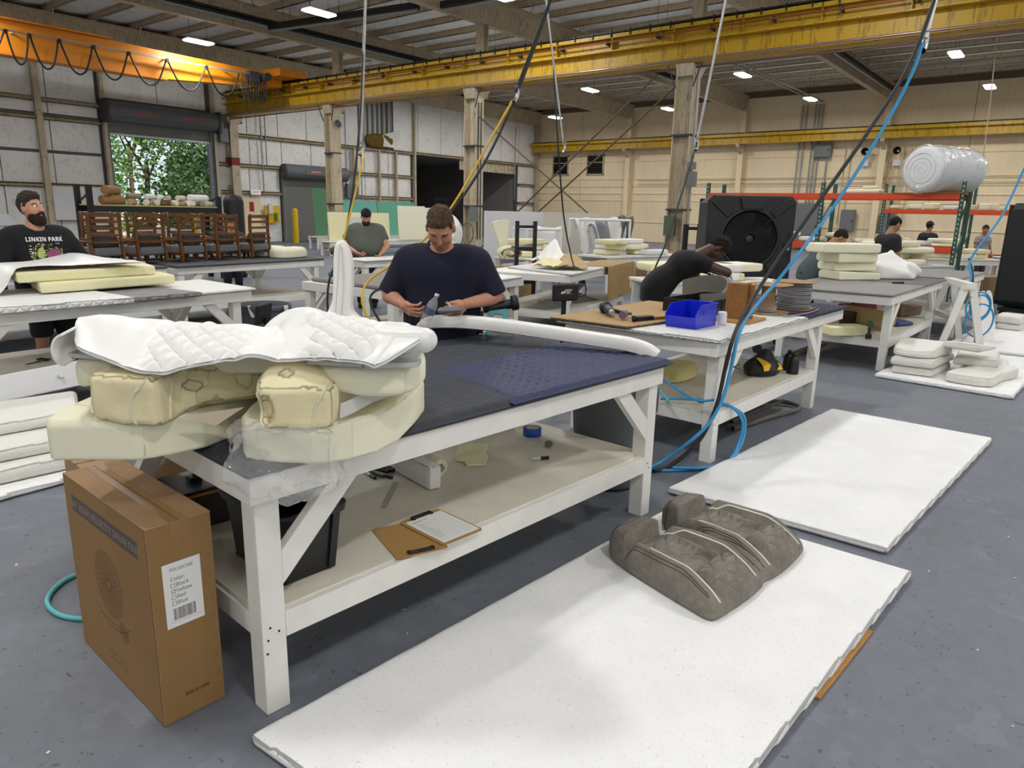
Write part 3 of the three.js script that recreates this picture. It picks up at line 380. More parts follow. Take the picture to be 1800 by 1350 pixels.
// ---------------------------------------------------------------- beyond the door
{
  const leafG = (() => { const g = new THREE.BufferGeometry(); g.setAttribute('position', new THREE.Float32BufferAttribute([0, 0, 0, 0.09, 0.02, 0.11, 0, 0, 0.28, 0, 0, 0, 0, 0, 0.28, -0.09, 0.02, 0.11], 3)); g.computeVertexNormals(); return g; })();
  const mats = [[0x6f9a3a], [0x4f7a36], [0x9ab74a], [0x3f6636]].map(([c]) => phys(c, 0.8, { transmission: 0.25, thickness: 0, side: THREE.DoubleSide }));
  const bark = mat(0x55473a, 0.95);
  const spots = [[12.5, -50, 9, 0, 'broad light green tree seen through the left of the doorway'], [17.5, -52, 10, 2, 'yellow-green sunlit tree in the middle of the doorway'], [23, -49, 9, 1, 'dark green tree at the right edge of the doorway'], [20, -60, 13, 3, 'tall dark tree behind the sunlit ones outside'], [27, -60, 13, 1, 'tall green tree farthest right outside the door'], [12, -62, 14, 3, 'tall dark tree behind the pale shed outside'], [27, -45, 10, 3, 'dark tree beyond the door\'s right jamb'], [16, -66, 15, 1, 'tall tree closing the view in the middle of the doorway'], [24, -68, 16, 3, 'tall tree closing the view at the right of the doorway'], [27.2, -72, 16, 1, 'tall tree hidden past the right jamb']];
  for (const [x, z, h, k, lab] of spots) {
    const t = thing('tree', lab, 'tree', [x, 0, z], 0, 'trees outside the open door');
    part('trunk', [rod([0, 0, 0], [0.2, h * 0.5, 0], 0.22, 0.12), rod([0.1, h * 0.35, 0], [1.3, h * 0.65, 0.4], 0.09, 0.04), rod([0.15, h * 0.4, 0], [-1.3, h * 0.68, 0.3], 0.09, 0.04)], bark, t);
    const n = 5200, im = new THREE.InstancedMesh(leafG, mats[k], n); im.name = 'crown'; im.userData = { kind: 'stuff' };
    const lob = Array.from({ length: 22 }, () => [rr(-3.4, 3.4), rr(h * 0.06, h * 0.95), rr(-1.6, 2.2), rr(1.0, 1.9)]); const col = new THREE.Color();
    for (let i = 0; i < n; i++) { const [lx, ly, lz, lr] = lob[i % lob.length], a = rr(0, 2 * PI), b = Math.acos(rr(-1, 1)), r = lr * Math.cbrt(rr(0.35, 1)), s = rr(0.7, 1.35); E3.set(rr(-1.2, 1.2), rr(0, 6.3), rr(-1, 1)); Q.setFromEuler(E3); M4.compose(V(lx + r * Math.sin(b) * Math.cos(a), ly + r * Math.cos(b), lz + r * Math.sin(b) * Math.sin(a)), Q, V(s, s, s)); im.setMatrixAt(i, M4); const q = rr(0.7, 1.25); im.setColorAt(i, col.setRGB(q, q, q * rr(0.8, 1.1))); }
    shadows(im); t.add(im);
  }
  const s = thing('shed_canopy', 'pale corrugated canopy on a red post outside the door', 'canopy', [14.6, 0, -38]);
  for (let k = 0; k < 9; k++) part('rib_panel', box2([-0.9 + k * 0.2, 3.2, 0], [-0.72 + k * 0.2, 4.7, 0.06 + 0.04 * (k % 2)]), mat(0xb7b3c6, 0.5), s);
  part('cap', box2([-1, 4.7, -0.2], [1, 4.85, 0.2]), mm.whiteBoard, s); part('post', rod([0.35, 0, 0], [0.35, 3.2, 0], 0.16), mat(0xb8463f, 0.5), s, 'red round post');
  const p = thing('concrete_barrier', 'white painted barrier outside the open door', 'barrier', [18.2, 0, -37]); part('body', ext([[-1.6, 0], [1.6, 0], [1.6, 0.5], [-1.6, 0.5]], 0.4, 0.04), mat(0xe5e2d8, 0.7), p);
  for (const [x, z, i] of [[14.2, -33.4, 'left'], [17.8, -33.4, 'right']]) { single('bollard', `yellow safety bollard outside the doorway on the ${i}`, 'bollard', lathe([[0, 0], [0.11, 0], [0.11, 1.25], [0.08, 1.33], [0, 1.36]], 18), mm.safety, [x, 0, z]); }
}
// ---------------------------------------------------------------- work tables (local x along the front, -z to the back, origin at the front left corner)
function table(label, p, turn, L, dep, o = {}) {
  const { h = 0.9, li = 0.02, ri = 0.02, shelf = true, group = 'white timber work tables' } = o, t = thing('work_table', label, 'work table', [p[0], 0, p[1]], turn, group), w = 0.09, m = mm.whitePaint;
  part('table_top', box2([0.005, h - 0.02, -dep + 0.005], [L - 0.005, h + 0.005, -0.005], 0.003), m, t);
  part('front_rail', box2([0, h - 0.095, -0.038], [L, h, 0], 0.003), m, t); part('back_rail', box2([0, h - 0.095, -dep], [L, h, -dep + 0.038], 0.003), m, t);
  part('end_rail', box2([0, h - 0.095, -dep + 0.038], [0.038, h, -0.038], 0.003), m, t); part('end_rail', box2([L - 0.038, h - 0.095, -dep + 0.038], [L, h, -0.038], 0.003), m, t);
  const xs = [li, L - ri - w], zs = [-0.02 - w, -dep + 0.02];
  for (const x of xs) for (const z of zs) {
    part('leg', box2([x, 0, z], [x + w, h - 0.09, z + w], 0.004), m, t);
    const s = x < L / 2 ? 1 : -1, bx = x + (s > 0 ? w : 0), zc = z + w / 2 + (z > -dep / 2 ? 0.025 : -0.025);
    part('brace', ext([[0, 0], [0, 0.125], [s * 0.2, 0.325], [s * 0.325, 0.325]].map(([a, b]) => [a, b]), 0.038, 0.002, [bx, h - 0.095 - 0.325, zc - 0.019]), m, t);
  }
  for (const x of xs) part('end_brace', bar([x + w / 2, h - 0.4, zs[1] + w], [x + w / 2, h - 0.1, zs[1] + w + 0.3], 0.038, 0.085, [1, 0, 0]), m, t);
  if (shelf) {
    const y = 0.38; part('shelf_board', box2([li + 0.02, y - 0.02, -dep + 0.05], [L - ri - 0.02, y, -0.05], 0.003), mm.shelf, t);
    part('shelf_rail', box2([xs[0] + w, y - 0.105, -0.058], [xs[1], y - 0.006, -0.02], 0.003), m, t); part('shelf_rail', box2([xs[0] + w, y - 0.105, -dep + 0.02], [xs[1], y - 0.006, -dep + 0.058], 0.003), m, t);
    for (const x of [li + 0.01, L - ri - 0.048]) part('shelf_rail', box2([x, y - 0.105, -dep + 0.11], [x + 0.038, y - 0.021, -0.11], 0.003), m, t);
  }
  for (const [x, y] of [[xs[0] + 0.03, 0.335], [xs[0] + 0.062, 0.31], [xs[0] + 0.02, 0.29], [xs[0] + 0.015, 0.24], [xs[1] + 0.05, 0.3], [xs[1] + 0.03, 0.33]]) part('screw', rod([x, y, -0.0205], [x, y, -0.0185], 0.0045, 0.0045, 8), mm.darkMetal, t);
  return t;
}
// soft cover on a table top: rounded slab with drooping edge
function cover(name, label, pts, y, th, m, group, droop = 0.012, r = 0.014) { return single(name, label, 'table cover', cushion(pts, (x, z) => th, r, 0.012), m, [0, y, 0], 0, group); }
const TOP = 0.905;
const at1 = (x, z) => { const c = Math.cos(0.0738), s = Math.sin(0.0738); return [1.165 + x * c + z * -s * 1, -1.974 + x * s + z * c]; };   // table one local to hall
table('white timber work table in front with navy quilted cover and lower shelf', [1.165, -1.974], -0.0738, 2.537, 1.31);
{ const q = (x, z) => at1(x, z);
  const slate = [[-0.015, 0.015], [2.55, 0.015], [2.55, -1.325], [-0.015, -1.325]].map(([x, z]) => q(x, z));
  const quiltSheet = (nu, nv, c4, y, cols, rowsN, am) => boxUV(sheet(nu, nv, (u, v) => { const a = [mix(c4[0][0], c4[1][0], u), mix(c4[0][1], c4[1][1], u)], b = [mix(c4[3][0], c4[2][0], u), mix(c4[3][1], c4[2][1], u)], e = Math.min(sst(0, 0.02, u), sst(0, 0.02, 1 - u), sst(0, 0.03, v), sst(0, 0.03, 1 - v)), k = Math.abs(Math.sin(PI * (v * rowsN + 0.3 * Math.cos(PI * u * cols)))); return [mix(a[0], b[0], v), y + 0.014 * e + am * e * (Math.sqrt(k) - 0.4) - 0.01 * (1 - e), mix(a[1], b[1], v)]; }, 0.01));
  single('quilted_cover', 'dark slate quilted cover over the front table', 'table cover', quiltSheet(230, 190, slate, TOP + 0.014, 46, 32, 0.009), mat(0x282d37, 0.66, { bumpMap: T.cloth, bumpScale: 0.0006 }));
  const nv = [[1.22, 0.035], [2.575, 0.04], [2.585, -0.74], [1.38, -0.66]].map(([x, z]) => q(x, z));
  const g = sheet(190, 110, (u, v) => { const a = [mix(nv[0][0], nv[1][0], u), mix(nv[0][1], nv[1][1], u)], b = [mix(nv[3][0], nv[2][0], u), mix(nv[3][1], nv[2][1], u)], x = mix(a[0], b[0], v), z = mix(a[1], b[1], v); const e = Math.min(sst(0, 0.03, u), sst(0, 0.03, 1 - u), sst(0, 0.05, v), sst(0, 0.04, 1 - v)); const row = u * 33, ph = v * 19 + 0.0; const w = Math.sin(PI * (row + 0.0)); const k = Math.abs(Math.sin(PI * (v * 11 + 0.25 * Math.cos(PI * u * 33)))); return [x, TOP + 0.026 + 0.012 * e + 0.008 * e * (Math.sqrt(k) - 0.4) - 0.006 * (1 - e), z]; }, 0.008);
  single('quilted_cover', 'navy blue quilted cover piece spread on the front table', 'table cover', boxUV(g), mat(0x1b264d, 0.55, { bumpMap: T.cloth, bumpScale: 0.0006 })); }
table('white timber work table with white quilted top and blue bin', [4.66, -1.87], -0.044, 2.8, 1.3, { li: 0.1, ri: 0.5 });
table('white timber work table with grey felt top, stacked foam and heaped white covers', [9.07, -1.63], -0.027, 3.1, 1.35, { li: 0.2, ri: 0.25 });
table('white timber work table half hidden past the folding sawhorse', [12.62, -1.38], -0.05, 2.1, 1.3, { li: 0.2, ri: 0.12 });
table('white timber work table with two cream foam slabs on it', [1.5, -6.46], 0.07, 2.6, 1.2, { ri: 0.12 });
table('white timber work table behind the man in navy, under a grey cover', [5.14, -5.66], 0.045, 2.42, 1.5, { ri: 0.08 });
table('white timber work table with tan quilted cover hanging over its end', [8.35, -5.56], 0.24, 3.2, 1.4, { ri: 0.3 });
table('white timber work table carrying the wooden chairs', [4.9, -9.75], 0.07, 2.6, 1.7, { ri: 0.1 });
table('white timber work table behind the man in black, end of the chair row', [2.2, -9.55], 0.07, 2.55, 1.7);
table('white timber work table in front of the bearded man', [7.75, -9.2], 0.05, 2.3, 0.6, { shelf: false });
const PAD = (label, pts, m, th = 0.03, y = TOP) => single('table_pad', label, 'table cover', cushion(pts, () => th, 0.013, 0.016), m, [0, y, 0]);
PAD('white quilted pad covering the table with the blue bin', [[4.62, -1.83], [6.35, -1.75], [6.3, -3.15], [4.6, -3.2]], mm.whiteQuiltSmall);
PAD('dark navy quilted pad on the right end of the blue-bin table', [[6.33, -1.75], [7.5, -1.7], [7.46, -3.1], [6.3, -3.13]], mat(0x2b2f4d, 0.65, { bumpMap: T.ripple, bumpScale: 0.008 }));
PAD('tan quilted cover piece under the heat gun', [[4.58, -2.52], [5.2, -2.42], [6.2, -2.9], [6.2, -3.22], [4.56, -3.24]], mm.tanQuilt, 0.022, TOP + 0.03);
PAD('light grey felt pad on the front half of the foam-stack table', [[9.03, -1.6], [9.05, -3.0], [11.0, -2.95], [10.7, -1.55]], mat(0x8f8d8a, 0.85, { bumpMap: T.fuzz, bumpScale: 0.003 }));
PAD('darker grey felt pad on the far half of the foam-stack table', [[10.66, -1.55], [10.98, -2.95], [12.3, -2.9], [12.25, -1.5]], mat(0x6c6b6a, 0.85, { bumpMap: T.fuzz, bumpScale: 0.003 }));
PAD('grey felt pad on the table past the sawhorse', [[12.6, -1.36], [12.6, -2.6], [14.75, -2.5], [14.72, -1.24]], mat(0x8b8a88, 0.85));
PAD('white smooth pad on the right end of the cream-slab table', [[3.35, -6.55], [3.1, -7.7], [4.2, -7.8], [4.15, -6.62]], mm.whiteCloth);
PAD('grey quilted pad hanging over the front of the cream-slab table', [[2.62, -6.42], [2.72, -7.6], [3.35, -7.65], [3.5, -6.5]], mm.greyQuilt, 0.045);
PAD('white diamond quilted pad at the left of the cream-slab table', [[1.42, -6.34], [1.5, -7.6], [2.76, -7.64], [2.82, -6.38]], mm.whiteQuilt, 0.06);
PAD('grey felt pad on the table behind the man in navy', [[5.1, -5.6], [5.15, -7.1], [6.9, -7.2], [6.9, -5.7]], mat(0x85827d, 0.85, { bumpMap: T.fuzz, bumpScale: 0.004 }), 0.045);
PAD('white vinyl piece on the right end of the table behind the man in navy', [[6.9, -5.66], [6.9, -7.2], [7.55, -7.25], [7.52, -5.74]], mm.whiteCloth);
PAD('white quilted pad on the table with the hanging tan cover', [[8.3, -5.49], [8.66, -6.95], [10.3, -7.33], [10.0, -5.94]], mm.whiteQuiltSmall);
PAD('charcoal pad under the wooden chairs', [[4.86, -9.68], [4.9, -11.4], [7.5, -11.6], [7.5, -9.9]], mat(0x4c4d50, 0.85));
PAD('charcoal pad on the left table of the chair row', [[2.2, -9.48], [2.3, -11.2], [4.8, -11.4], [4.78, -9.7]], mat(0x515255, 0.85));
PAD('white vinyl sheet on the bearded man\'s table', [[7.7, -9.15], [7.75, -9.78], [10.05, -9.9], [10.04, -9.26]], mm.whiteCloth);
// floor foam sheets
const FS = (label, pts, th = 0.05, y = 0) => single('foam_sheet', label, 'foam sheet', cushion(pts, () => th, 0.018, 0.02), mm.foam, [0, y, 0], 0, 'white foam sheets on the floor');
FS('large white foam sheet on the floor in front carrying the brown seat', [[1.06, -1.92], [3.85, -1.71], [3.83, -0.41], [1.16, -0.62]]);
single('plywood_strip', 'thin plywood strip showing under the front foam sheet', 'plywood', box(0.62, 0.01, 0.1, [2.86, 0.006, -0.526], [0, -0.079, 0]), mm.pine);
FS('white foam sheet on the floor beside the blue-bin table', [[4.02, -1.87], [6.88, -1.61], [6.83, -0.33], [4.01, -0.56]]);
FS('white foam sheet on the floor under the cut foam blocks', [[8.83, -1.66], [11.5, -1.5], [11.4, -0.15], [8.68, -0.32]]);
FS('white foam sheet on the floor farthest back, beside the sawhorse', [[11.7, -1.36], [14.9, -1.2], [14.9, 0.1], [11.66, -0.1]]);
FS('dusty white foam sheet on the floor left of the carton', [[-0.2, -4.72], [1.95, -4.86], [2.4, -6.3], [-0.2, -6.2]], 0.04);
// ---------------------------------------------------------------- near objects
// drum fan carton
{
  const o = thing('cardboard_carton', 'tall brown drum fan carton with white order label beside the front table', 'carton', [1.055, 0, -2.575], -0.046), w = 0.218, h = 0.735, d = 0.74;
  const fib = (c, W, H) => { c.fillStyle = '#8f6e43'; c.fillRect(0, 0, W, H); for (let i = 0; i < 2600; i++) { const q = rnd(); c.fillStyle = q > 0.5 ? 'rgba(190,140,84,0.10)' : 'rgba(110,74,36,0.08)'; c.fillRect(rnd() * W, rnd() * H, 2 + rnd() * 50, 1 + rnd() * 2); } };
  const side = canvasTex(1024, 1024, (c, W, H) => {
    fib(c, W, H); c.fillStyle = '#57524f'; c.fillRect(95, 88, 835, 92); c.fillStyle = '#8f7c68'; c.font = 'bold 58px sans-serif'; c.textAlign = 'center'; c.textBaseline = 'middle'; c.fillText('24" HIGH VELOCITY DRUM FAN', 512, 136);
    c.strokeStyle = 'rgba(84,60,34,0.75)'; c.lineWidth = 4; for (let r = 20; r <= 180; r += 13) { c.beginPath(); c.ellipse(500, 470, r, r * 1.05, 0, 0, 7); c.stroke(); } for (let k = 0; k < 30; k++) { const a = k / 30 * 6.283; c.beginPath(); c.moveTo(500 + 24 * Math.cos(a), 470 + 24 * Math.sin(a)); c.quadraticCurveTo(500 + 110 * Math.cos(a + 0.3), 470 + 110 * Math.sin(a + 0.3), 500 + 178 * Math.cos(a), 470 + 186 * Math.sin(a)); c.stroke(); }
    c.lineWidth = 6; c.beginPath(); c.moveTo(290, 640); c.quadraticCurveTo(500, 800, 720, 640); c.moveTo(330, 690); c.lineTo(700, 690); c.stroke(); for (let r = 14; r <= 60; r += 12) { c.beginPath(); c.ellipse(640, 690, r, r, 0, 0, 7); c.stroke(); }
    c.fillStyle = 'rgba(70,48,28,0.8)'; c.font = '24px sans-serif'; c.fillText('KEEP DRY  THIS SIDE UP', 520, 890); c.fillText('HANDLE WITH CARE', 520, 925); });
  const front = canvasTex(512, 1024, (c, W, H) => { fib(c, W, H); c.fillStyle = '#2b1d10'; c.font = 'bold 27px sans-serif'; c.textAlign = 'center'; c.fillText('MADE IN CHINA', 285, 915); c.strokeStyle = 'rgba(70,48,28,0.7)'; c.lineWidth = 3; for (let k = 0; k < 7; k++) { const y = 215 + k * 108; c.beginPath(); c.moveTo(462, y); c.lineTo(470, y + 14); c.moveTo(478, y - 4); c.lineTo(486, y + 10); c.stroke(); } });
  part('body', [box2([-w / 2, 0, -d / 2], [w / 2, h - 0.006, d / 2], 0.004), box2([-w / 2, h - 0.008, -d / 2], [-0.002, h, d / 2], 0.002), box2([0.002, h - 0.008, -d / 2], [w / 2, h - 0.001, d / 2], 0.002)], mm.card, o);
  const sp = new THREE.PlaneGeometry(d - 0.006, h - 0.008); sp.rotateY(-PI / 2); sp.translate(-w / 2 - 0.001, h / 2, 0); part('printed_side', plain(sp, true), mat(0xffffff, 0.85, { map: side }), o);
  const fp = new THREE.PlaneGeometry(w - 0.006, h - 0.008); fp.translate(0, h / 2, d / 2 + 0.001); part('printed_end', plain(fp, true), mat(0xffffff, 0.85, { map: front }), o);
  const lab = canvasTex(512, 900, (c, W, H) => { c.fillStyle = '#e6e6e4'; c.fillRect(0, 0, W, H); c.fillStyle = '#1b1b1d'; c.font = '64px sans-serif'; c.textAlign = 'left'; c.fillText('PO:26X348', 95, 120); c.font = '74px sans-serif'; c.fillText('Color:', 95, 255);
    const it = ['Black', 'Yellow', 'Red', 'Blue']; c.lineWidth = 5; c.strokeStyle = '#1b1b1d'; it.forEach((s, i) => { const y = 340 + i * 84; c.strokeRect(98, y - 50, 52, 52); c.fillText(s, 160, y); if (i === 1) { c.beginPath(); c.moveTo(108, y - 26); c.lineTo(122, y - 10); c.lineTo(144, y - 42); c.stroke(); } });
    let x = 98; while (x < 400) { const w2 = 2 + Math.floor(rnd() * 4) * 2.2; c.fillRect(x, 640, w2, 165); x += w2 + 3 + rnd() * 6; } c.font = '26px monospace'; c.fillText('* 6 9 4 1 7 8 0 5 6 0 0 0 4 *', 66, 838); });
  const lp = new THREE.PlaneGeometry(0.128, 0.235); lp.translate(-0.005, 0.475, d / 2 + 0.0022); part('order_label', plain(lp, true), mat(0xffffff, 0.5, { map: lab }), o, 'white order label with barcode');
  part('packing_tape', [box2([-0.032, h, -d / 2], [0.03, h + 0.0012, d / 2]), box2([-0.03, h - 0.06, d / 2 + 0.001], [0.03, h, d / 2 + 0.0025])], mm.tape, o);
  part('flap_seam', box2([-0.0015, h - 0.004, -d / 2], [0.0015, h + 0.0016, d / 2]), mat(0x5d4022, 0.9), o);
}
single('air_hose', 'teal air hose loop on the floor beside the carton', 'hose', tube([[1.3, 0.012, -3.5], [1.19, 0.012, -3.53], [1.12, 0.012, -3.53], [1.035, 0.012, -3.47], [0.975, 0.012, -3.376], [0.962, 0.012, -3.263], [0.985, 0.012, -3.169], [1.04, 0.012, -3.09], [1.14, 0.012, -3.03], [1.25, 0.012, -3.05]], 0.011, 70, 10), mm.tealHose);
// things beneath and behind the left end
{ const o = thing('tool_box', 'dark wooden tool box with black handle on the shelf behind the tote', 'tool box', [1.53, 0.38, -2.93], -0.1); part('body', box2([-0.17, 0, -0.13], [0.17, 0.16, 0.13], 0.006), mat(0x2d2622, 0.5), o); part('lid', box2([-0.175, 0.162, -0.135], [0.175, 0.18, 0.135], 0.004), mat(0x1f2126, 0.4), o); part('lid_edge', [box2([-0.178, 0.155, 0.13], [0.178, 0.166, 0.14]), box2([-0.182, 0.155, -0.135], [-0.173, 0.166, 0.14])], mat(0xb0722f, 0.5), o); part('handle', [tube([[-0.06, 0.18, 0], [-0.05, 0.215, 0], [0, 0.222, 0.01], [0.05, 0.215, 0], [0.06, 0.18, 0]], 0.01, 20, 6), box2([-0.085, 0.18, -0.025], [-0.035, 0.2, 0.025]), box2([0.035, 0.18, -0.025], [0.085, 0.2, 0.025])], mm.blackPlastic, o); }
{ const o = thing('cardboard_carton', 'plain brown carton on the floor behind the tool box', 'carton', [1.55, 0, -3.62], -0.1); part('body', box2([-0.3, 0, -0.2], [0.26, 0.52, 0.2], 0.005), mm.card, o); part('seam', box2([-0.301, 0.515, -0.003], [0.261, 0.522, 0.003]), mat(0x6b4a28, 0.9), o); }
single('paper_scrap', 'small white chalk-like scrap on the floor behind the carton', 'scrap', rod([2.15, 0.012, -4.45], [2.2, 0.012, -4.41], 0.01), mm.whiteBoard);
// black tote
{
  const o = thing('storage_tote', 'black plastic storage tote on the front table\'s shelf', 'storage tote', [1.49, 0.381, -2.3], -0.0738); const W = 0.27, Dp = 0.44, H = 0.25, t = 0.008;
  const ring = (y, s, r, inner) => { const w = W / 2 * s - (inner ? t : 0), d = Dp / 2 * s - (inner ? t : 0), out = []; for (const [cx, cz, a] of [[w - r, d - r, 0], [-w + r, d - r, 1], [-w + r, -d + r, 2], [w - r, -d + r, 3]]) for (let k = 0; k <= 5; k++) { const q = (a + k / 5) * PI / 2; out.push(V(cx + r * Math.cos(q), y, cz + r * Math.sin(q))); } return out; };
  const loft = (rs) => { const P = [], I = [], n = rs[0].length; rs.forEach((r) => r.forEach((v) => P.push(v.x, v.y, v.z))); for (let j = 0; j < rs.length - 1; j++) for (let i = 0; i < n; i++) { const a = j * n + i, b = j * n + (i + 1) % n; I.push(a, b + n, b, a, a + n, b + n); } const g = new THREE.BufferGeometry(); g.setAttribute('position', new THREE.Float32BufferAttribute(P, 3)); g.setIndex(I); const q = toCreasedNormals(g, 0.7); return plain(q); };
  part('shell', [loft([ring(0.002, 0.84, 0.03), ring(H, 1, 0.035), ring(H, 1.1, 0.045), ring(H + 0.03, 1.12, 0.045), ring(H + 0.03, 1.0, 0.035, true), ring(0.01, 0.84, 0.03, true)]), box2([-W * 0.42, 0, -Dp * 0.42], [W * 0.42, 0.01, Dp * 0.42], 0.003)], mm.blackPlastic, o);
  for (const x of [-0.09, 0.09]) for (const s of [-1, 1]) part('rib', bar([x, 0.01, s * (Dp / 2 * 0.85 + 0.002)], [x * 1.1, H, s * (Dp / 2 + 0.004)], 0.03, 0.012, [0, 0, 1]), mm.blackPlastic, o);
}
// clipboards
function clipboard(label, p, turn, paper) {
  const o = thing('clipboard', label, 'clipboard', p, turn, 'clipboards on the shelf'); part('board', flat(smooth([[-0.115, -0.155], [0.115, -0.155], [0.115, 0.155], [-0.115, 0.155]].flatMap(([x, z], i, a) => { const s = 0.012, sx = Math.sign(x), sz = Math.sign(z); return i % 2 === 0 ? [[x, z - sz * s], [x - sx * s, z]] : [[x - sx * s, z], [x, z - sz * s]]; }), 1), 0.004, 0, 0.001), mat(0xa9834a, 0.6, { bumpMap: T.fuzz, bumpScale: 0.0004 }), o);
  part('clip', [box(0.11, 0.006, 0.018, [0, 0.012, -0.135], [0.25, 0, 0], 0.002), rod([-0.055, 0.01, -0.142], [0.055, 0.01, -0.142], 0.005), box(0.018, 0.01, 0.02, [-0.05, 0.009, -0.13], [0, 0, 0], 0.003), box(0.018, 0.01, 0.02, [0.05, 0.009, -0.13], [0, 0, 0], 0.003)], mm.darkMetal, o);
  if (paper) { const t = canvasTex(512, 660, (c, W, H) => { c.fillStyle = '#e9e9e7'; c.fillRect(0, 0, W, H); c.strokeStyle = '#a9abb0'; c.lineWidth = 2; for (let k = 0; k < 18; k++) { c.beginPath(); c.moveTo(40, 120 + k * 27); c.lineTo(470, 120 + k * 27); c.stroke(); } for (const x of [40, 200, 290, 380, 470]) { c.beginPath(); c.moveTo(x, 120); c.lineTo(x, 579); c.stroke(); } c.strokeStyle = '#55575e'; c.lineWidth = 3; for (let k = 0; k < 15; k++) { c.beginPath(); let x = 50; c.moveTo(x, 140 + k * 27); const e = 90 + rnd() * 90; while (x < e) { x += 6; c.lineTo(x, 138 + k * 27 + rnd() * 10 - 5); } c.stroke(); } c.fillStyle = '#44464c'; c.fillRect(40, 60, 210, 8); c.fillRect(40, 82, 130, 6); });
    const g = new THREE.PlaneGeometry(0.205, 0.265); g.rotateX(-PI / 2); g.translate(0.002, 0.0058, 0.008); part('paper', [plain(g, true)], mat(0xffffff, 0.6, { map: t }), o, 'white form with handwriting'); part('paper_stack', box2([-0.1, 0.004, -0.124], [0.104, 0.0054, 0.14]), mm.whiteBoard, o); }
  return o;
}
clipboard('brown clipboard without paper lying on the front shelf', [1.942, 0.381, -2.062], 2.76, false);
clipboard('clipboard holding a white handwritten form on the front shelf', [2.112, 0.386, -2.04], -0.1, true);
single('ruler', 'clear plastic ruler on the front shelf', 'ruler', box(0.03, 0.002, 0.33, [2.22, 0.382, -2.49], [0, -0.93, 0]), phys(0xdadbd6, 0.15, { transmission: 0.6, thickness: 0 }));
{ const ms = [[0x1e1f22, 0xe3e3df, 'black capped white marker'], [0x2d4d2b, 0x2c2d2f, 'green capped dark marker'], [0x1b1b1d, 0x9b9c9e, 'black and grey marker'], [0x202124, 0x2b2b2d, 'all-black marker']]; ms.forEach(([a, b, l], i) => { const o = thing('marker_pen', l + ' in the pen heap on the front shelf', 'marker', [2.32 + i * 0.022, 0.388 + (i % 2) * 0.008, -2.76 + (i % 3) * 0.03], 1.35 + i * 0.16, 'pens on the front shelf'); part('barrel', rod([-0.01, 0, 0], [0.07, 0, 0], 0.0085), mat(b, 0.4), o); part('cap', rod([-0.06, 0, 0], [-0.01, 0, 0], 0.0095), mat(a, 0.4), o); });
  const k = thing('utility_knife', 'black and silver utility knife on the front shelf', 'knife', [2.43, 0.39, -2.77], 1.5); part('handle', ext(smooth([[-0.08, -0.012], [0.02, -0.015], [0.05, -0.01], [0.05, 0.012], [0, 0.015], [-0.085, 0.012]], 3), 0.018, 0.004, [0, 0, 0], [-PI / 2, 0, 0]), mm.black, k); part('nose', ext([[0.05, -0.011], [0.09, -0.006], [0.11, 0.01], [0.05, 0.012]], 0.014, 0.002, [0, 0.002, 0], [-PI / 2, 0, 0]), mm.steel, k);
  const p2 = thing('marker_pen', 'lone black marker lying on the bare part of the front shelf', 'marker', [3.13, 0.39, -2.236], -0.6); part('barrel', rod([-0.05, 0, 0], [0.0, 0, 0], 0.008), mm.whiteBoard, p2); part('cap', rod([0, 0, 0], [0.05, 0, 0], 0.01), mm.black, p2); }
single('foam_block', 'small white foam block on the front shelf', 'foam', cushion([[2.38, -2.38], [2.45, -2.36], [2.58, -2.9], [2.5, -2.93]], () => 0.125, 0.006, 0.008), mm.foam, [0, 0.381, 0]);
single('foam_roll', 'cream foam strip rolled up beside the small white block', 'foam', sheet(40, 3, (u, v) => { const a = u * 2 * PI * 1.8, r = 0.028 + 0.022 * u; return [r * Math.cos(a), 0.052 + r * Math.sin(a), mix(0, -0.16, v)]; }, 0.009), mm.paleCream, [2.56, 0.381, -2.47], -0.2);
single('foam_offcut', 'flat cream foam offcut with notched end on the front shelf', 'foam', cushion([[3.0, -2.75], [3.13, -2.62], [2.98, -2.52], [2.95, -2.47], [2.84, -2.4], [2.76, -2.47], [2.8, -2.52], [2.78, -2.58]], () => 0.014, 0.003, 0.006), mm.cream, [0, 0.381, 0]);
{ const o = thing('tape_roll', 'roll of blue masking tape on the front shelf', 'tape', [3.47, 0.381, -2.55]); part('tape', lathe([[0.038, 0], [0.058, 0], [0.058, 0.05], [0.038, 0.05], [0.038, 0]], 32), mat(0x1d4fa8, 0.5), o); part('core', lathe([[0.035, 0], [0.0385, 0], [0.0385, 0.051], [0.035, 0.051], [0.035, 0]], 32), mm.paleCream, o); }
single('foam_chip', 'little grey wedge lying on the front shelf', 'scrap', ext([[0, 0], [0.07, 0], [0.045, 0.03], [0, 0.035]], 0.03, 0.002, [3.33, 0.381, -2.35], [0, 0.3, 0]), mat(0x77766a, 0.8));
{ const o = thing('small_box', 'small white box against the brace on the front shelf', 'box', [2.12, 0.381, -2.85], -0.1); part('body', box2([-0.07, 0, -0.05], [0.07, 0.1, 0.05], 0.003), mm.whiteBoard, o); }
single('plastic_scrap', 'crumpled clear film at the back of the front shelf', 'plastic film', sheet(20, 14, (u, v) => [2.95 + 0.42 * u, 0.39 + 0.03 * Math.abs(Math.sin(7 * u + 5 * v)) + 0.03 * noise2(u * 9, v * 9, 99, 3), -3.0 - 0.18 * v + 0.06 * Math.sin(6 * u)], 0.001), film);
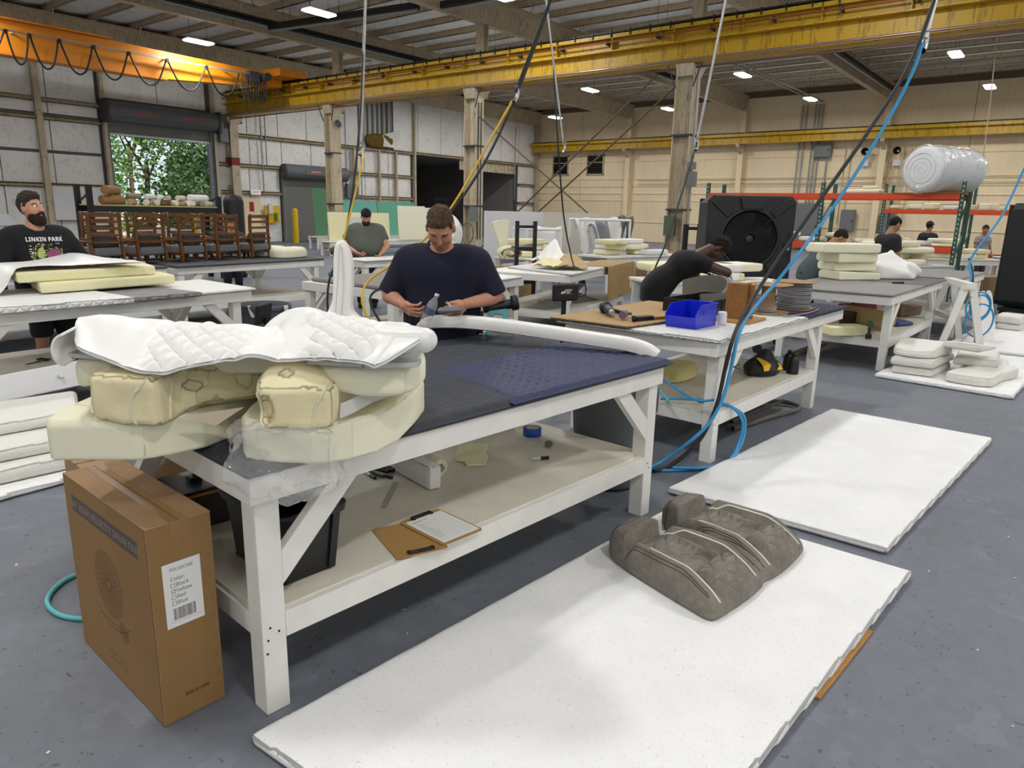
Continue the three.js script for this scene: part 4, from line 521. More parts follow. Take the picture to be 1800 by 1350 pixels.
// brown double seat back
{
  const o = thing('boat_seat', 'brown quilted double seat cushion with cream piping on the foam sheet', 'seat cushion', [2.72, 0.05, -0.985], -0.1);
  const out = smooth([[-0.02, 0.01], [0.12, -0.015], [0.4, -0.02], [0.47, -0.005], [0.56, -0.02], [0.82, -0.015], [0.95, 0.015], [0.965, 0.12], [0.945, 0.36], [0.905, 0.54], [0.85, 0.655], [0.78, 0.7], [0.665, 0.7], [0.615, 0.63], [0.575, 0.5], [0.53, 0.385], [0.495, 0.36], [0.46, 0.4], [0.425, 0.53], [0.39, 0.64], [0.345, 0.705], [0.22, 0.71], [0.145, 0.68], [0.085, 0.55], [0.03, 0.33], [-0.01, 0.14]], 4);
  const seats = [(q) => [0.225 + 0.085 * q, 0.232 - 0.12 * q * q - 0.02 * q], (q) => [0.715 + 0.03 * q, 0.232 - 0.12 * q * q - 0.02 * q]];
  const top = (x, z) => { const q = -z; let H = 0.085; for (const s of seats) { const [c, w] = s(q), t = (x - c) / w, a = Math.abs(t); if (a > 1.25) continue;
    let h = 0.078 + 0.088 * Math.exp(-(((a - 0.82) / 0.24) ** 2)) * sst(-0.02, 0.22, q) * (1 - sst(0.48, 0.56, q)); const pan = 1 - sst(0.52, 0.64, a);
    h += pan * (0.06 * Math.exp(-(((q - 0.11) / 0.1) ** 2)) - 0.065 * Math.exp(-(((q - 0.25) / 0.028) ** 2)) * (1 - sst(0.3, 0.6, a)) + 0.03 * Math.exp(-(((q - 0.42) / 0.12) ** 2)));
    const dq = Math.min(Math.abs(Math.sin(PI * (x * 9.5 + q * 13))), Math.abs(Math.sin(PI * (x * 9.5 - q * 13)))); h += pan * 0.016 * (Math.pow(dq, 0.4) - 0.6) * (1 - sst(0.5, 0.54, q));
    const hr = sst(0.545, 0.57, q) * (1 - sst(0.86, 1.1, a)); h = mix(h, 0.178 - 0.05 * sst(0.62, 0.72, q) ** 2, hr);
    H = Math.max(H, h); } return H - 0.03 * sst(0.08, -0.03, q); };
  part('upholstery', cushion(out.map(([x, q]) => [x, -q]), top, 0.028, 0.007), mm.hide, o);
  const sf = cushion.field, line = (fx, q0, q1, n, r, m, nm, lift) => { const pts = []; for (let i = 0; i <= n; i++) { const q = mix(q0, q1, i / n), x = fx(q); pts.push([x, surfaceY(sf, x, -q, 0.3) + lift, -q]); } part(nm, tube(pts, r, n * 4, 6), m, o); };
  for (const s of seats) for (const d of [-1, 1]) { line((q) => { const [c, w] = s(q); return c + d * w * (0.73 - 0.2 * sst(0.4, 0.52, q)); }, 0.505, 0.015, 26, 0.0048, mm.piping, 'piping', 0.001); line((q) => { const [c, w] = s(q); return c + d * w * 0.9; }, 0.53, 0.05, 26, 0.0016, mm.stitch, 'stitching', 0.0); line((q) => { const [c, w] = s(q); return c + d * w * 0.94; }, 0.53, 0.05, 26, 0.0016, mm.stitch, 'stitching', 0.0); }
  for (const s of seats) { const [c, w] = s(0.6); part('stitching', tube(Array.from({ length: 17 }, (_, i) => { const x = c + w * mix(-0.8, 0.8, i / 16), z = -0.655 + 0.06 * Math.cos((i / 16 - 0.5) * PI) * 0.4; return [x, surfaceY(sf, x, z, 0.3), z]; }), 0.0017, 60, 5), mm.stitch, o); }
  for (const x0 of [0.455, 0.5]) line((q) => x0 + 0.02 * q, 0.33, 0.02, 16, 0.0016, mm.stitch, 'stitching', 0.0);
}
// ------------ the stack on the front table (local x to the viewer's side, -z away), turned to face the camera
const SP = [1.05, 0, -2.2], ST = -0.873;
{ const crisp = [[-0.385, 0.015], [-0.13, 0.004], [-0.105, -0.004], [-0.03, -0.06], [0.04, -0.13], [0.09, -0.22], [0.125, -0.36], [0.15, -0.5], [0.172, -0.4], [0.178, -0.2], [0.19, -0.07], [0.215, -0.02], [0.26, 0.0], [0.44, 0.02], [0.47, 0.01], [0.56, -0.03], [0.63, -0.1], [0.69, -0.24], [0.73, -0.48], [0.745, -0.62], [0.72, -0.74], [0.5, -0.86], [0.1, -0.88], [-0.2, -0.82], [-0.36, -0.6], [-0.42, -0.3], [-0.425, -0.1], [-0.405, 0.0]];
  const o = thing('seat_foam', 'pale cream double seat foam at the bottom of the stack on the front table', 'foam', [SP[0], 0.937, SP[2]], ST);
  part('foam', cushion(crisp, (x, z) => 0.142 - 0.02 * sst(-0.02, 0.03, z), 0.011, 0.0085), mm.paleCream, o);
  const sf = cushion.field; for (const pts of [[[-0.4, -0.17], [-0.3, -0.12], [-0.2, -0.09], [-0.12, -0.03], [-0.1, 0.0]], [[0.45, 0.01], [0.44, -0.06], [0.42, -0.12]]]) part('glue_seam', tube(pts.map(([x, z]) => [x, surfaceY(sf, x, z, 0.2) - 0.0005, z]), 0.0016, 24, 5), mat(0xc9bf90, 0.9), o); }
{
  const o = thing('vinyl_cover', 'cream inside-out vinyl seat cover with boxed corners in the stack', 'seat cover', [SP[0], 0, SP[2]], ST), noiseB = (x, y, z) => 0.012 * n3(x * 14, y * 14, z * 14);
  const rb = (c, h, r, rot = 0) => (x, y, z) => { const X = x - c[0], Z = z - c[2], cx = X * Math.cos(rot) + Z * Math.sin(rot), cz = -X * Math.sin(rot) + Z * Math.cos(rot), qx = Math.abs(cx) - h[0] + r, qy = Math.abs(y - c[1]) - h[1] + r, qz = Math.abs(cz) - h[2] + r; return Math.hypot(Math.max(qx, 0), Math.max(qy, 0), Math.max(qz, 0)) + Math.min(Math.max(qx, qy, qz), 0) - r; };
  const L = (x, y, z) => { let d = rb([-0.125, 1.145, -0.12], [0.115, 0.083, 0.15], 0.03, 0.12)(x, y + 0.1 * (x + 0.125) * (z > -0.1 ? 0.6 : 0), z); d = smin(d, capsule([0.02, 1.17, -0.2], [0.34, 1.15, -0.5], 0.06, 0.035)(x, y, z), 0.07); d = smin(d, capsule([0.02, 1.12, -0.12], [0.3, 1.1, -0.42], 0.035, 0.02)(x, y, z), 0.05); d = smin(d, capsule([-0.25, 1.15, -0.3], [0.2, 1.15, -0.5], 0.06, 0.05)(x, y, z), 0.06); return d + noiseB(x, y, z); };
  const Rr = (x, y, z) => { let d = rb([0.395, 1.13, -0.1], [0.118, 0.07, 0.14], 0.026, -0.06)(x, y, z); d = smin(d, capsule([0.37, 1.25, -0.09], [0.37, 1.2, -0.25], 0.02, 0.05)(x, y, z), 0.13); d = smin(d, capsule([0.32, 1.17, -0.06], [0.44, 1.18, -0.06], 0.05, 0.05)(x, y, z), 0.08); d = smin(d, capsule([0.5, 1.13, -0.16], [0.72, 1.16, -0.36], 0.055, 0.04)(x, y, z), 0.06); d = smax(d, -ellip([0.305, 1.12, 0.045], [0.022, 0.045, 0.05])(x, y, z), 0.02); return d + noiseB(x, y, z); };
  part('boxed_end', net(L, [-0.36, 1.04, -0.62], [0.44, 1.3, 0.1], 0.011), mm.creamHide, o); part('boxed_end', net(Rr, [0.22, 1.04, -0.48], [0.84, 1.32, 0.12], 0.011), mm.creamHide, o);
  const seam = (pts) => { const f = pts[0][0] < 0.2 ? L : Rr, e = 0.004, dense = new THREE.CatmullRomCurve3(pts.map((p) => V(...p)), false, 'centripetal').getPoints(18).map((p) => { for (let k = 0; k < 12; k++) { const d = f(p.x, p.y, p.z), gx = (f(p.x + e, p.y, p.z) - f(p.x - e, p.y, p.z)) / (2 * e), gy = (f(p.x, p.y + e, p.z) - f(p.x, p.y - e, p.z)) / (2 * e), gz = (f(p.x, p.y, p.z + e) - f(p.x, p.y, p.z - e)) / (2 * e), q = gx * gx + gy * gy + gz * gz || 1; p.x -= 0.8 * d * gx / q; p.y -= 0.8 * d * gy / q; p.z -= 0.8 * d * gz / q; } return p.toArray(); }); part('seam_allowance', tube(dense, 0.005, 60, 6), mm.vinylBack, o); };
  seam([[-0.105, 1.06, 0.04], [-0.115, 1.13, 0.045], [-0.095, 1.175, 0.03], [-0.03, 1.215, -0.01]]); seam([[-0.01, 1.075, -0.02], [0.0, 1.14, -0.03], [-0.005, 1.2, -0.06], [-0.02, 1.23, -0.1]]); seam([[-0.235, 1.1, 0.0], [-0.24, 1.17, -0.02], [-0.2, 1.215, -0.05]]);
  seam([[0.455, 1.06, 0.045], [0.462, 1.13, 0.05], [0.485, 1.175, 0.03], [0.5, 1.2, 0.0]]); seam([[0.51, 1.2, -0.01], [0.535, 1.12, 0.0], [0.57, 1.07, -0.02]]); seam([[0.28, 1.18, 0.02], [0.282, 1.12, 0.03], [0.3, 1.065, 0.045]]);
  part('lining_strip', sheet(14, 4, (u, v) => [0.53 + 0.15 * u, 1.09 + 0.045 * v + 0.045 * u, 0.0 - 0.16 * u + 0.01 * Math.sin(9 * u) - 0.02 * v], 0.004), mm.whiteCloth, o, 'whitish frayed lining strip');
  part('lining_tip', sheet(8, 6, (u, v) => [0.02 + 0.16 * u, 1.085 - 0.05 * v * (1 - Math.abs(2 * u - 1.0)) , -0.02 - 0.12 * u], 0.003), mat(0xd9cbb4, 0.9), o);
}
{
  const o = thing('seat_base_foam', 'cream foam bar with white backing board under the white cover', 'foam', [SP[0], 0, SP[2]], ST);
  part('foam', cushion(smooth([[-0.36, -0.12], [-0.3, -0.085], [-0.2, -0.12], [0.1, -0.2], [0.3, -0.2], [0.45, -0.06], [0.6, -0.03], [0.72, -0.06], [0.77, -0.14], [0.76, -0.4], [0.6, -0.55], [0, -0.6], [-0.3, -0.5]], 4), (x) => 0.105, 0.02, 0.012, (x) => 0.03 * (1 - sst(0.4, 0.65, x)) * (1 - sst(-0.25, -0.35, x))), mm.paleCream, o).position.y = 1.15;
  for (const [pl, th] of [[[[0.42, -0.05], [0.6, -0.02], [0.63, -0.12], [0.77, -0.1], [0.77, -0.4], [0.4, -0.4]], 0.014], [[[0.615, 0.0], [0.78, -0.035], [0.785, -0.1], [0.62, -0.07]], 0.016], [[[-0.37, -0.1], [-0.25, -0.07], [-0.2, -0.4], [-0.36, -0.4]], 0.014]]) part('backing_board', flat(pl, th, 1.256, 0.002), mat(0xc6c7c6, 0.5), o, 'pale grey board');
}
{ // white quilted cover
  const o = thing('seat_cover', 'white diamond quilted vinyl seat cover lying on top of the stack', 'seat cover', [SP[0], 0, SP[2]], ST);
  const spl = (pts) => { const c = new THREE.CatmullRomCurve3(pts.map((p) => V(...p)), false, 'centripetal'); return (u) => c.getPoint(clamp(u)); };
  const front = spl([[-0.34, 1.335, -0.12], [-0.285, 1.3, -0.03], [-0.18, 1.265, 0.0], [-0.06, 1.235, 0.03], [0.0, 1.236, 0.03], [0.06, 1.255, 0.02], [0.17, 1.278, 0.0], [0.25, 1.29, -0.02], [0.34, 1.275, -0.02], [0.43, 1.28, 0.0], [0.53, 1.288, 0.02], [0.62, 1.29, 0.04], [0.66, 1.285, 0.05], [0.72, 1.31, 0.03], [0.79, 1.345, 0.0]]);
  const ridge = spl([[-0.38, 1.36, -0.22], [-0.3, 1.37, -0.2], [-0.2, 1.33, -0.2], [-0.1, 1.315, -0.16], [0.0, 1.318, -0.16], [0.08, 1.32, -0.16], [0.15, 1.305, -0.17], [0.24, 1.31, -0.18], [0.34, 1.33, -0.16], [0.45, 1.34, -0.13], [0.55, 1.35, -0.12], [0.64, 1.36, -0.12], [0.7, 1.365, -0.1], [0.74, 1.37, -0.1], [0.81, 1.36, -0.1]]);
  const back = spl([[-0.4, 1.3, -0.32], [-0.33, 1.345, -0.36], [-0.24, 1.345, -0.37], [-0.14, 1.335, -0.37], [-0.02, 1.33, -0.37], [0.06, 1.33, -0.37], [0.12, 1.325, -0.37], [0.2, 1.315, -0.37], [0.28, 1.34, -0.36], [0.36, 1.37, -0.34], [0.46, 1.368, -0.33], [0.56, 1.355, -0.33], [0.64, 1.34, -0.32], [0.72, 1.335, -0.3], [0.8, 1.31, -0.26]]);
  const f = (u, v) => { const a = front(u), b = ridge(u), c = back(u), q = (1 - v) * (1 - v), r = 2 * v * (1 - v), s = v * v; const B = b.clone().multiplyScalar(2).sub(a.clone().add(c).multiplyScalar(0.5)); let x = a.x * q + B.x * r + c.x * s, y = a.y * q + B.y * r + c.y * s, z = a.z * q + B.z * r + c.z * s;
    const e1 = sst(0.18, 0.24, u) * (1 - sst(0.44, 0.5, u)) * sst(-0.02, 0.06, v) * (1 - sst(0.72, 0.8, v)), e2 = sst(0.6, 0.65, u) * (1 - sst(0.76, 0.82, u)) * sst(-0.02, 0.06, v) * (1 - sst(0.8, 0.88, v)); const dq = Math.min(Math.abs(Math.sin(PI * (x * 13 + v * 4.2))), Math.abs(Math.sin(PI * (x * 13 - v * 4.2)))); y += 0.034 * (e1 + e2) * (Math.pow(dq, 0.45) - 0.35);
    const rim = Math.exp(-(((v - 0.78) / 0.02) ** 2)) * sst(0.2, 0.24, u) * (1 - sst(0.42, 0.47, u)) + Math.exp(-(((u - 0.17 - 0.05 * v) / 0.008) ** 2)) * 0.8 + Math.exp(-(((u - 0.5 + 0.04 * Math.cos(3 * v)) / 0.007) ** 2)) * 0.8 + Math.exp(-(((u - 0.57 + 0.03 * v) / 0.007) ** 2)) * 0.7 + Math.exp(-(((u - 0.85 - 0.06 * v) / 0.006) ** 2)); y -= 0.007 * rim;
    y += 0.012 * (noise2(u * 9, v * 4, 999, 77) - 0.5) + 0.03 * Math.exp(-(((u - 0.62) / 0.06) ** 2 + ((v - 0.95) / 0.2) ** 2)); return [x, y, z]; };
  part('outer_vinyl', boxUV(sheet(200, 90, f, 0.007)), mm.vinyl, o);
  part('left_flap', boxUV(sheet(50, 24, (u, v) => { const a = u * PI * 0.95; return [-0.365 + 0.03 * v - 0.045 * Math.sin(a) * (1 - 0.5 * v), 1.36 - 0.075 * (1 - Math.cos(a)) * 0.62 - 0.02 * v, -0.33 + 0.3 * v + 0.02 * Math.sin(a)]; }, 0.006)), mm.vinyl, o);
  part('right_flap', net((x, y, z) => { let d = capsule([0.66, 1.335, -0.1], [0.8, 1.345, -0.04], 0.05, 0.04)(x, y, z); d = smin(d, capsule([0.5, 1.32, -0.2], [0.72, 1.34, -0.16], 0.04, 0.045)(x, y, z), 0.06); return d + 0.012 * n3(x * 12, y * 12, z * 12); }, [0.4, 1.24, -0.3], [0.88, 1.42, 0.06], 0.011), mm.vinyl, o);
  part('edge_binding', tube(Array.from({ length: 40 }, (_, i) => { const p = f(i / 39, 0); return [p[0], p[1] - 0.004, p[2]]; }), 0.0035, 160, 6), mm.vinyl, o);
}
{ // rounded white pad half hidden behind the cover + upright white piece
  single('white_pad', 'rounded white vinyl pad rising behind the quilted cover', 'seat cover', net((x, y, z) => ellip([0, 0.19, 0], [0.2, 0.21, 0.16])(x, y, z) + 0.01 * n3(x * 9, y * 9, z * 9), [-0.24, 0.0, -0.22], [0.24, 0.46, 0.22], 0.014), mm.vinyl, [1.62, 0.98, -2.28], ST);
  const o = thing('vinyl_post', 'white upholstered upright piece standing on the front table', 'upholstered part', [1.9, 0.937, -2.4], ST);
  part('upholstery', ext(smooth([[-0.075, 0], [0.1, 0], [0.105, 0.3], [0.075, 0.36], [0.04, 0.4], [0.045, 0.5], [0.045, 0.6], [0.03, 0.655], [0.008, 0.685], [-0.015, 0.675], [-0.028, 0.62], [-0.034, 0.5], [-0.04, 0.44], [-0.07, 0.37], [-0.085, 0.3]], 5), 0.08, 0.018, [0, 0, -0.04], [0, 0, 0], [], 4), mm.vinyl, o);
  part('seam', tube([[0.012, 0.66, 0.043], [0.012, 0.5, 0.043], [0.0, 0.38, 0.043], [-0.005, 0.3, 0.043]], 0.003, 20, 5), mm.whiteStitch, o);
}
{ // long padded bow
  const o = thing('padded_bow', 'long white padded bow arching along the right end of the front table', 'upholstered part');
  const path = [[3.27, 0.945, -3.3], [3.262, 0.985, -3.32], [3.28, 1.035, -3.27], [3.32, 1.055, -3.15], [3.4, 1.06, -2.93], [3.53, 1.04, -2.55], [3.65, 1.015, -2.2], [3.71, 1.0, -2.02], [3.745, 0.975, -1.93], [3.76, 0.94, -1.87]];
  const c = new THREE.CatmullRomCurve3(path.map((p) => V(...p)), false, 'centripetal'), n = 70, P = [], I = [], side = V(-0.94, 0, 0.335).normalize(), K = 14;
  for (let i = 0; i <= n; i++) { const p = c.getPoint(i / n), t = c.getTangent(i / n), up = t.clone().cross(side).normalize(); if (up.y < 0 && i > 4 && i < n - 4) up.negate(); const u2 = side.clone().cross(t).normalize(); for (let k = 0; k < K; k++) { const a = k / K * 2 * PI, ex = Math.sign(Math.cos(a)) * Math.pow(Math.abs(Math.cos(a)), 0.6), ey = Math.sign(Math.sin(a)) * Math.pow(Math.abs(Math.sin(a)), 0.6); const q = p.clone().addScaledVector(side, 0.045 * ex).addScaledVector(u2, 0.042 * ey); P.push(q.x, q.y, q.z); } }
  for (let i = 0; i < n; i++) for (let k = 0; k < K; k++) { const a = i * K + k, b = i * K + (k + 1) % K; I.push(a, b, b + K, a, b + K, a + K); } const e0 = P.length / 3; for (const i of [0, n]) { const p = c.getPoint(i / n); P.push(p.x, p.y, p.z); for (let k = 0; k < K; k++) { const a = i * K + k, b = i * K + (k + 1) % K; i ? I.push(a, b, e0 + 1) : I.push(b, a, e0); } }
  const g = new THREE.BufferGeometry(); g.setAttribute('position', new THREE.Float32BufferAttribute(P, 3)); g.setIndex(I); g.computeVertexNormals(); const chk = g.attributes.normal; part('upholstery', plain(g), mm.vinyl, o); o.children[0].material = mm.vinyl; 
  const low = Array.from({ length: 30 }, (_, i) => { const p = c.getPoint(0.06 + 0.88 * i / 29); return [p.x - 0.044, p.y - 0.03, p.z + 0.016]; }); part('seam', tube(low, 0.0025, 90, 5), mm.whiteStitch, o);
}
{ // clear bag round the right horn of the foam
  const g = net((x, y, z) => { let d = (() => { const qx = Math.abs(x - 0.34) - 0.15, qy = Math.abs(y - 0.975) - 0.075, qz = Math.abs(z + 0.05) - 0.1; return Math.hypot(Math.max(qx, 0), Math.max(qy, 0), Math.max(qz, 0)) - 0.02; })(); d = smin(d, ellip([0.35, 0.875, 0.0], [0.16, 0.06, 0.07])(x, y, z), 0.06); return d + 0.045 * n3(x * 14, y * 14, z * 14) + 0.016 * n3(x * 36 + y * 20, y * 36, z * 36); }, [0.1, 0.75, -0.24], [0.62, 1.12, 0.16], 0.009);
  single('plastic_bag', 'clear plastic bag crumpled round the seat foam at the table corner', 'plastic bag', g, bagFilm, [SP[0], 0, SP[2]], ST);
}
{ // grey round bin
  const bin = (lab, p, liner) => { const o = thing('waste_bin', lab, 'waste bin', p); part('tub', lathe([[0.001, 0.003], [0.21, 0.003], [0.225, 0.03], [0.265, 0.66], [0.29, 0.665], [0.29, 0.715], [0.27, 0.715], [0.262, 0.66], [0.215, 0.03], [0.001, 0.02]], 40), mm.greyCan, o); for (const a of [0.35, 0.35 + PI]) { part('handle', [ext([[-0.06, 0], [0.06, 0], [0.06, 0.16], [-0.06, 0.16]], 0.035, 0.006, [0.262 * Math.sin(a), 0.5, 0.262 * Math.cos(a)], [0, a, 0], [[[-0.045, 0.012], [0.045, 0.012], [0.045, 0.135], [-0.045, 0.135]]])], mm.greyCan, o); } return o; };
  bin('grey round waste bin behind the right end of the front table', [3.98, 0, -2.28]);
  const b2 = bin('grey round waste bin at the end of the cream-slab table', [4.42, 0, -6.95]);
  part('liner_strip', [sheet(3, 12, (u, v) => [0.05 + 0.05 * u, 0.72 - 0.35 * v + 0.03 * Math.sin(v * 5), 0.3 + 0.01 * Math.sin(9 * v)], 0.004), sheet(3, 10, (u, v) => [-0.27 + 0.035 * u, 0.73 - 0.12 * Math.sin(v * 3), 0.12 + 0.16 * v], 0.004)], mm.whiteCloth, b2, 'white fabric strips over the rim');
}
// ---------------------------------------------------------------- people (local: y up, facing +z, own left = +x)
const HANDREST = { curl: 0.55 };
function frame(dir, nrm) { const y = V(...dir).normalize(), z0 = V(...nrm); const x = y.clone().cross(z0).normalize(), z = x.clone().cross(y); return [x, y, z]; }
function handField(wr, dir, nrm, side, curl, s) {      // wrist, direction of the fingers, direction the palm faces, side of the thumb (+1 = local x)
  const [x, y, z] = frame(dir, nrm), W = V(...wr), P = (a, b, c) => W.clone().addScaledVector(x, a * s * side).addScaledVector(y, b * s).addScaledVector(z, c * s).toArray(), parts = [];
  parts.push(capsule(P(0, -0.02, 0), P(0, 0.03, 0), 0.026 * s, 0.027 * s), capsule(P(0.024, 0.035, 0), P(0.028, 0.078, 0.002), 0.016 * s, 0.0125 * s), capsule(P(0, 0.035, 0), P(0.004, 0.082, 0.001), 0.016 * s, 0.0125 * s), capsule(P(-0.022, 0.035, 0), P(-0.028, 0.075, 0.002), 0.016 * s, 0.012 * s));
  const palm = (a, b, c) => { let d = 9; for (const q of parts) d = smin(d, q(a, b, c), 0.016); return d; }, fing = [];
  [[0.031, 0.08, 1.0, 0.0095], [0.0105, 0.086, 1.1, 0.0095], [-0.0105, 0.083, 1.02, 0.0092], [-0.031, 0.075, 0.82, 0.0082]].forEach(([fx, fy, k, r], i) => { let a = 0.15 + 0.12 * i * 0.4, px = fx, py = fy, pz = 0.002; const segs = []; for (const [L, m] of [[0.042, 1], [0.027, 1.1], [0.021, 0.7]]) { a += curl * m; const nx = px + fx * 0.06, ny = py + L * k * Math.cos(a), nz = pz + L * k * Math.sin(a); segs.push(capsule(P(px, py, pz), P(nx, ny, nz), r * s, r * 0.9 * s)); px = nx; py = ny; pz = nz; } fing.push((a2, b2, c2) => { let d = 9; for (const q of segs) d = smin(d, q(a2, b2, c2), 0.004); return d; }); });
  const t = [capsule(P(0.022, 0.012, 0.006), P(0.046, 0.04, 0.022), 0.016 * s, 0.012 * s), capsule(P(0.046, 0.04, 0.022), P(0.052, 0.066, 0.036 + 0.01 * curl), 0.011 * s, 0.0105 * s), capsule(P(0.052, 0.066, 0.036 + 0.01 * curl), P(0.046, 0.088, 0.05), 0.0102 * s, 0.0088 * s)];
  fing.push((a, b, c) => { let d = 9; for (const q of t) d = smin(d, q(a, b, c), 0.006); return d; });
  return (a, b, c) => { const p = palm(a, b, c); let d = p; for (const f of fing) d = Math.min(d, smin(p, f(a, b, c), 0.008)); return d; };
}
function person(o) {
  const g = thing('person', o.label, 'person', [o.p[0], o.p[1] ?? 0, o.p[2]], o.turn), s = (o.h ?? 1.78) / 1.78, S = (a) => a.map((v) => v * s), cell = o.cell ?? 0.016, fat = o.fat ?? 0, bw = o.wide ?? 1;
  const hipY = 0.95 * s, ln = o.lean ?? 0, crv = o.curve ?? 0, sd = o.sway ?? 0;   // bend forward, rounding of the back, sideways tilt
  const up = (t, off = 0) => [Math.sin(sd) * t, hipY + Math.cos(ln) * t - crv * t * t * 0.4, Math.sin(ln) * t + crv * t * t + off];
  const pel = [0, hipY, 0], waist = up(0.14 * s), chest = up(0.34 * s), neck0 = up(0.5 * s), shR = 0.185 * s * bw;
  const sh = (k) => { const c = up(0.455 * s); return [c[0] + k * shR * Math.cos(o.twist ?? 0), c[1] - 0.035 * s, c[2] - k * shR * Math.sin(o.twist ?? 0)]; };
  const hp = o.head ?? {}, HR = new THREE.Matrix4().makeRotationFromEuler(new THREE.Euler(hp.pitch ?? 0, hp.yaw ?? 0, hp.roll ?? 0, 'YXZ')), hdir = V(0, 1, 0.12).applyMatrix4(HR).normalize();
  const neck1 = V(...neck0).addScaledVector(V(0, Math.cos(ln * 0.6), Math.sin(ln * 0.6)).lerp(hdir, 0.5), 0.098 * s), HC = neck1.clone().addScaledVector(hdir, 0.085 * s), HI = HR.clone().invert(), hs = 1 / (1.04 * s);
  const toHead = (x, y, z) => V((x - HC.x) * hs, (y - HC.y) * hs, (z - HC.z) * hs).applyMatrix4(HI);
  const fromHead = (x, y, z) => V(x / hs, y / hs, z / hs).applyMatrix4(HR).add(HC).toArray();
  const hf = [ellip([0, 0.032, -0.012], [0.076, 0.092, 0.096]), ellip([0, -0.05, 0.024], [0.057, 0.068, 0.066]), ellip([0, -0.093, 0.06], [0.024, 0.02, 0.022])], nose = capsule([0, 0.016, 0.09], [0, -0.022, 0.104], 0.008, 0.0125), brow = capsule([-0.036, 0.03, 0.076], [0.036, 0.03, 0.076], 0.011, 0.011), lips = capsule([-0.018, -0.06, 0.082], [0.018, -0.06, 0.082], 0.0075, 0.0075), lip2 = capsule([-0.016, -0.071, 0.081], [0.016, -0.071, 0.081], 0.007, 0.007), cheek = [ellip([0.04, -0.022, 0.058], [0.024, 0.026, 0.024]), ellip([-0.04, -0.022, 0.058], [0.024, 0.026, 0.024])], ears = [ellip([0.079, -0.004, -0.004], [0.011, 0.031, 0.019]), ellip([-0.079, -0.004, -0.004], [0.011, 0.031, 0.019])], sock = [ellip([0.032, 0.012, 0.1], [0.019, 0.011, 0.016]), ellip([-0.032, 0.012, 0.1], [0.019, 0.011, 0.016])];
  const headF = (x, y, z) => { const q = toHead(x, y, z), a = q.x, b = q.y, c = q.z; let d = hf[0](a, b, c); if (d > 0.12) return d / hs; d = smin(d, hf[1](a, b, c), 0.05); d = smin(d, hf[2](a, b, c), 0.03); d = smin(d, brow(a, b, c), 0.022); for (const k of cheek) d = smin(d, k(a, b, c), 0.03); for (const k of sock) d = smax(d, -k(a, b, c), 0.012); d = smin(d, nose(a, b, c), 0.014); d = smin(d, lips(a, b, c), 0.008); d = smin(d, lip2(a, b, c), 0.008); for (const k of ears) d = smin(d, k(a, b, c), 0.01); return d / hs; };
  const neckF = capsule(up(0.46 * s), neck1.toArray(), 0.085 * s, 0.054 * s);
  const arm = {}; for (const [k, n] of [[1, 'L'], [-1, 'R']]) { const a = o[n] ?? {}; arm[n] = { k, s: sh(k), e: a.e ?? [k * 0.26, 1.13, 0.02], w: a.w ?? [k * 0.27, 0.9, 0.1], hd: a.hd ?? [0, -0.9, 0.3], pn: a.pn ?? [-k, 0, 0], curl: a.curl ?? 0.5 }; }
  const leg = {}; for (const [k, n] of [[1, 'LL'], [-1, 'LR']]) { const a = o[n] ?? {}; leg[n] = { k, h: [k * 0.095 * s, hipY - 0.03, 0], kn: a.kn ?? [k * 0.11 * s, 0.5 * s, 0.03], an: a.an ?? [k * 0.12 * s, 0.08 * s, -0.01] }; }
  const armB = o.armR ?? 1, P = [];
  // torso field shared by skin and clothing
  const tor = (x, y, z, inf) => { let d = 9; for (const q of torso) d = smin(d, q(x, y, z), 0.11); return d - inf; };
  const torso = [capsule([chest[0] - 0.085 * s * bw, chest[1], chest[2]], [chest[0] + 0.085 * s * bw, chest[1], chest[2]], 0.118 * s * bw, 0.118 * s * bw), capsule([waist[0] - 0.07 * s * bw, waist[1], waist[2] + fat * 0.5], [waist[0] + 0.07 * s * bw, waist[1], waist[2] + fat * 0.5], (0.115 + fat) * s, (0.115 + fat) * s), capsule([-0.08 * s * bw, pel[1], 0.0], [0.08 * s * bw, pel[1], 0.0], 0.115 * s * bw, 0.115 * s * bw), capsule(sh(-0.75), sh(0.75), 0.07 * s * bw, 0.07 * s * bw)];
  const skinF = (x, y, z) => { let d = smin(neckF(x, y, z), tor(x, y, z, -0.012), 0.03); for (const n of ['L', 'R']) { const a = arm[n]; d = smin(d, capsule(a.s, a.e, 0.056 * s * armB, 0.043 * s * armB)(x, y, z), 0.03); d = smin(d, capsule(a.e, a.w, 0.043 * s * armB, 0.027 * s * armB)(x, y, z), 0.02); } for (const n of ['LL', 'LR']) { const l = leg[n]; d = smin(d, capsule(l.h, l.kn, 0.085 * s, 0.06 * s)(x, y, z), 0.03); d = smin(d, capsule(l.kn, l.an, 0.058 * s, 0.04 * s)(x, y, z), 0.02); } return d; };
  // precompute capsules for speed
  const caps = []; for (const n of ['L', 'R']) { const a = arm[n]; caps.push(capsule(a.s, a.e, 0.056 * s * armB, 0.043 * s * armB), capsule(a.e, a.w, 0.044 * s * armB, 0.027 * s * armB)); } for (const n of ['LL', 'LR']) { const l = leg[n]; caps.push(capsule(l.h, l.kn, 0.085 * s, 0.058 * s), capsule(l.kn, l.an, 0.06 * s, 0.04 * s), capsule([l.an[0], 0.04 * s, l.an[2] - 0.03], [l.an[0], 0.032 * s, l.an[2] + 0.15 * s], 0.04 * s, 0.03 * s)); }
  const bodyF = (x, y, z) => { let d = smin(neckF(x, y, z), tor(x, y, z, -0.014), 0.03); for (const q of caps) d = smin(d, q(x, y, z), 0.02); return d; };
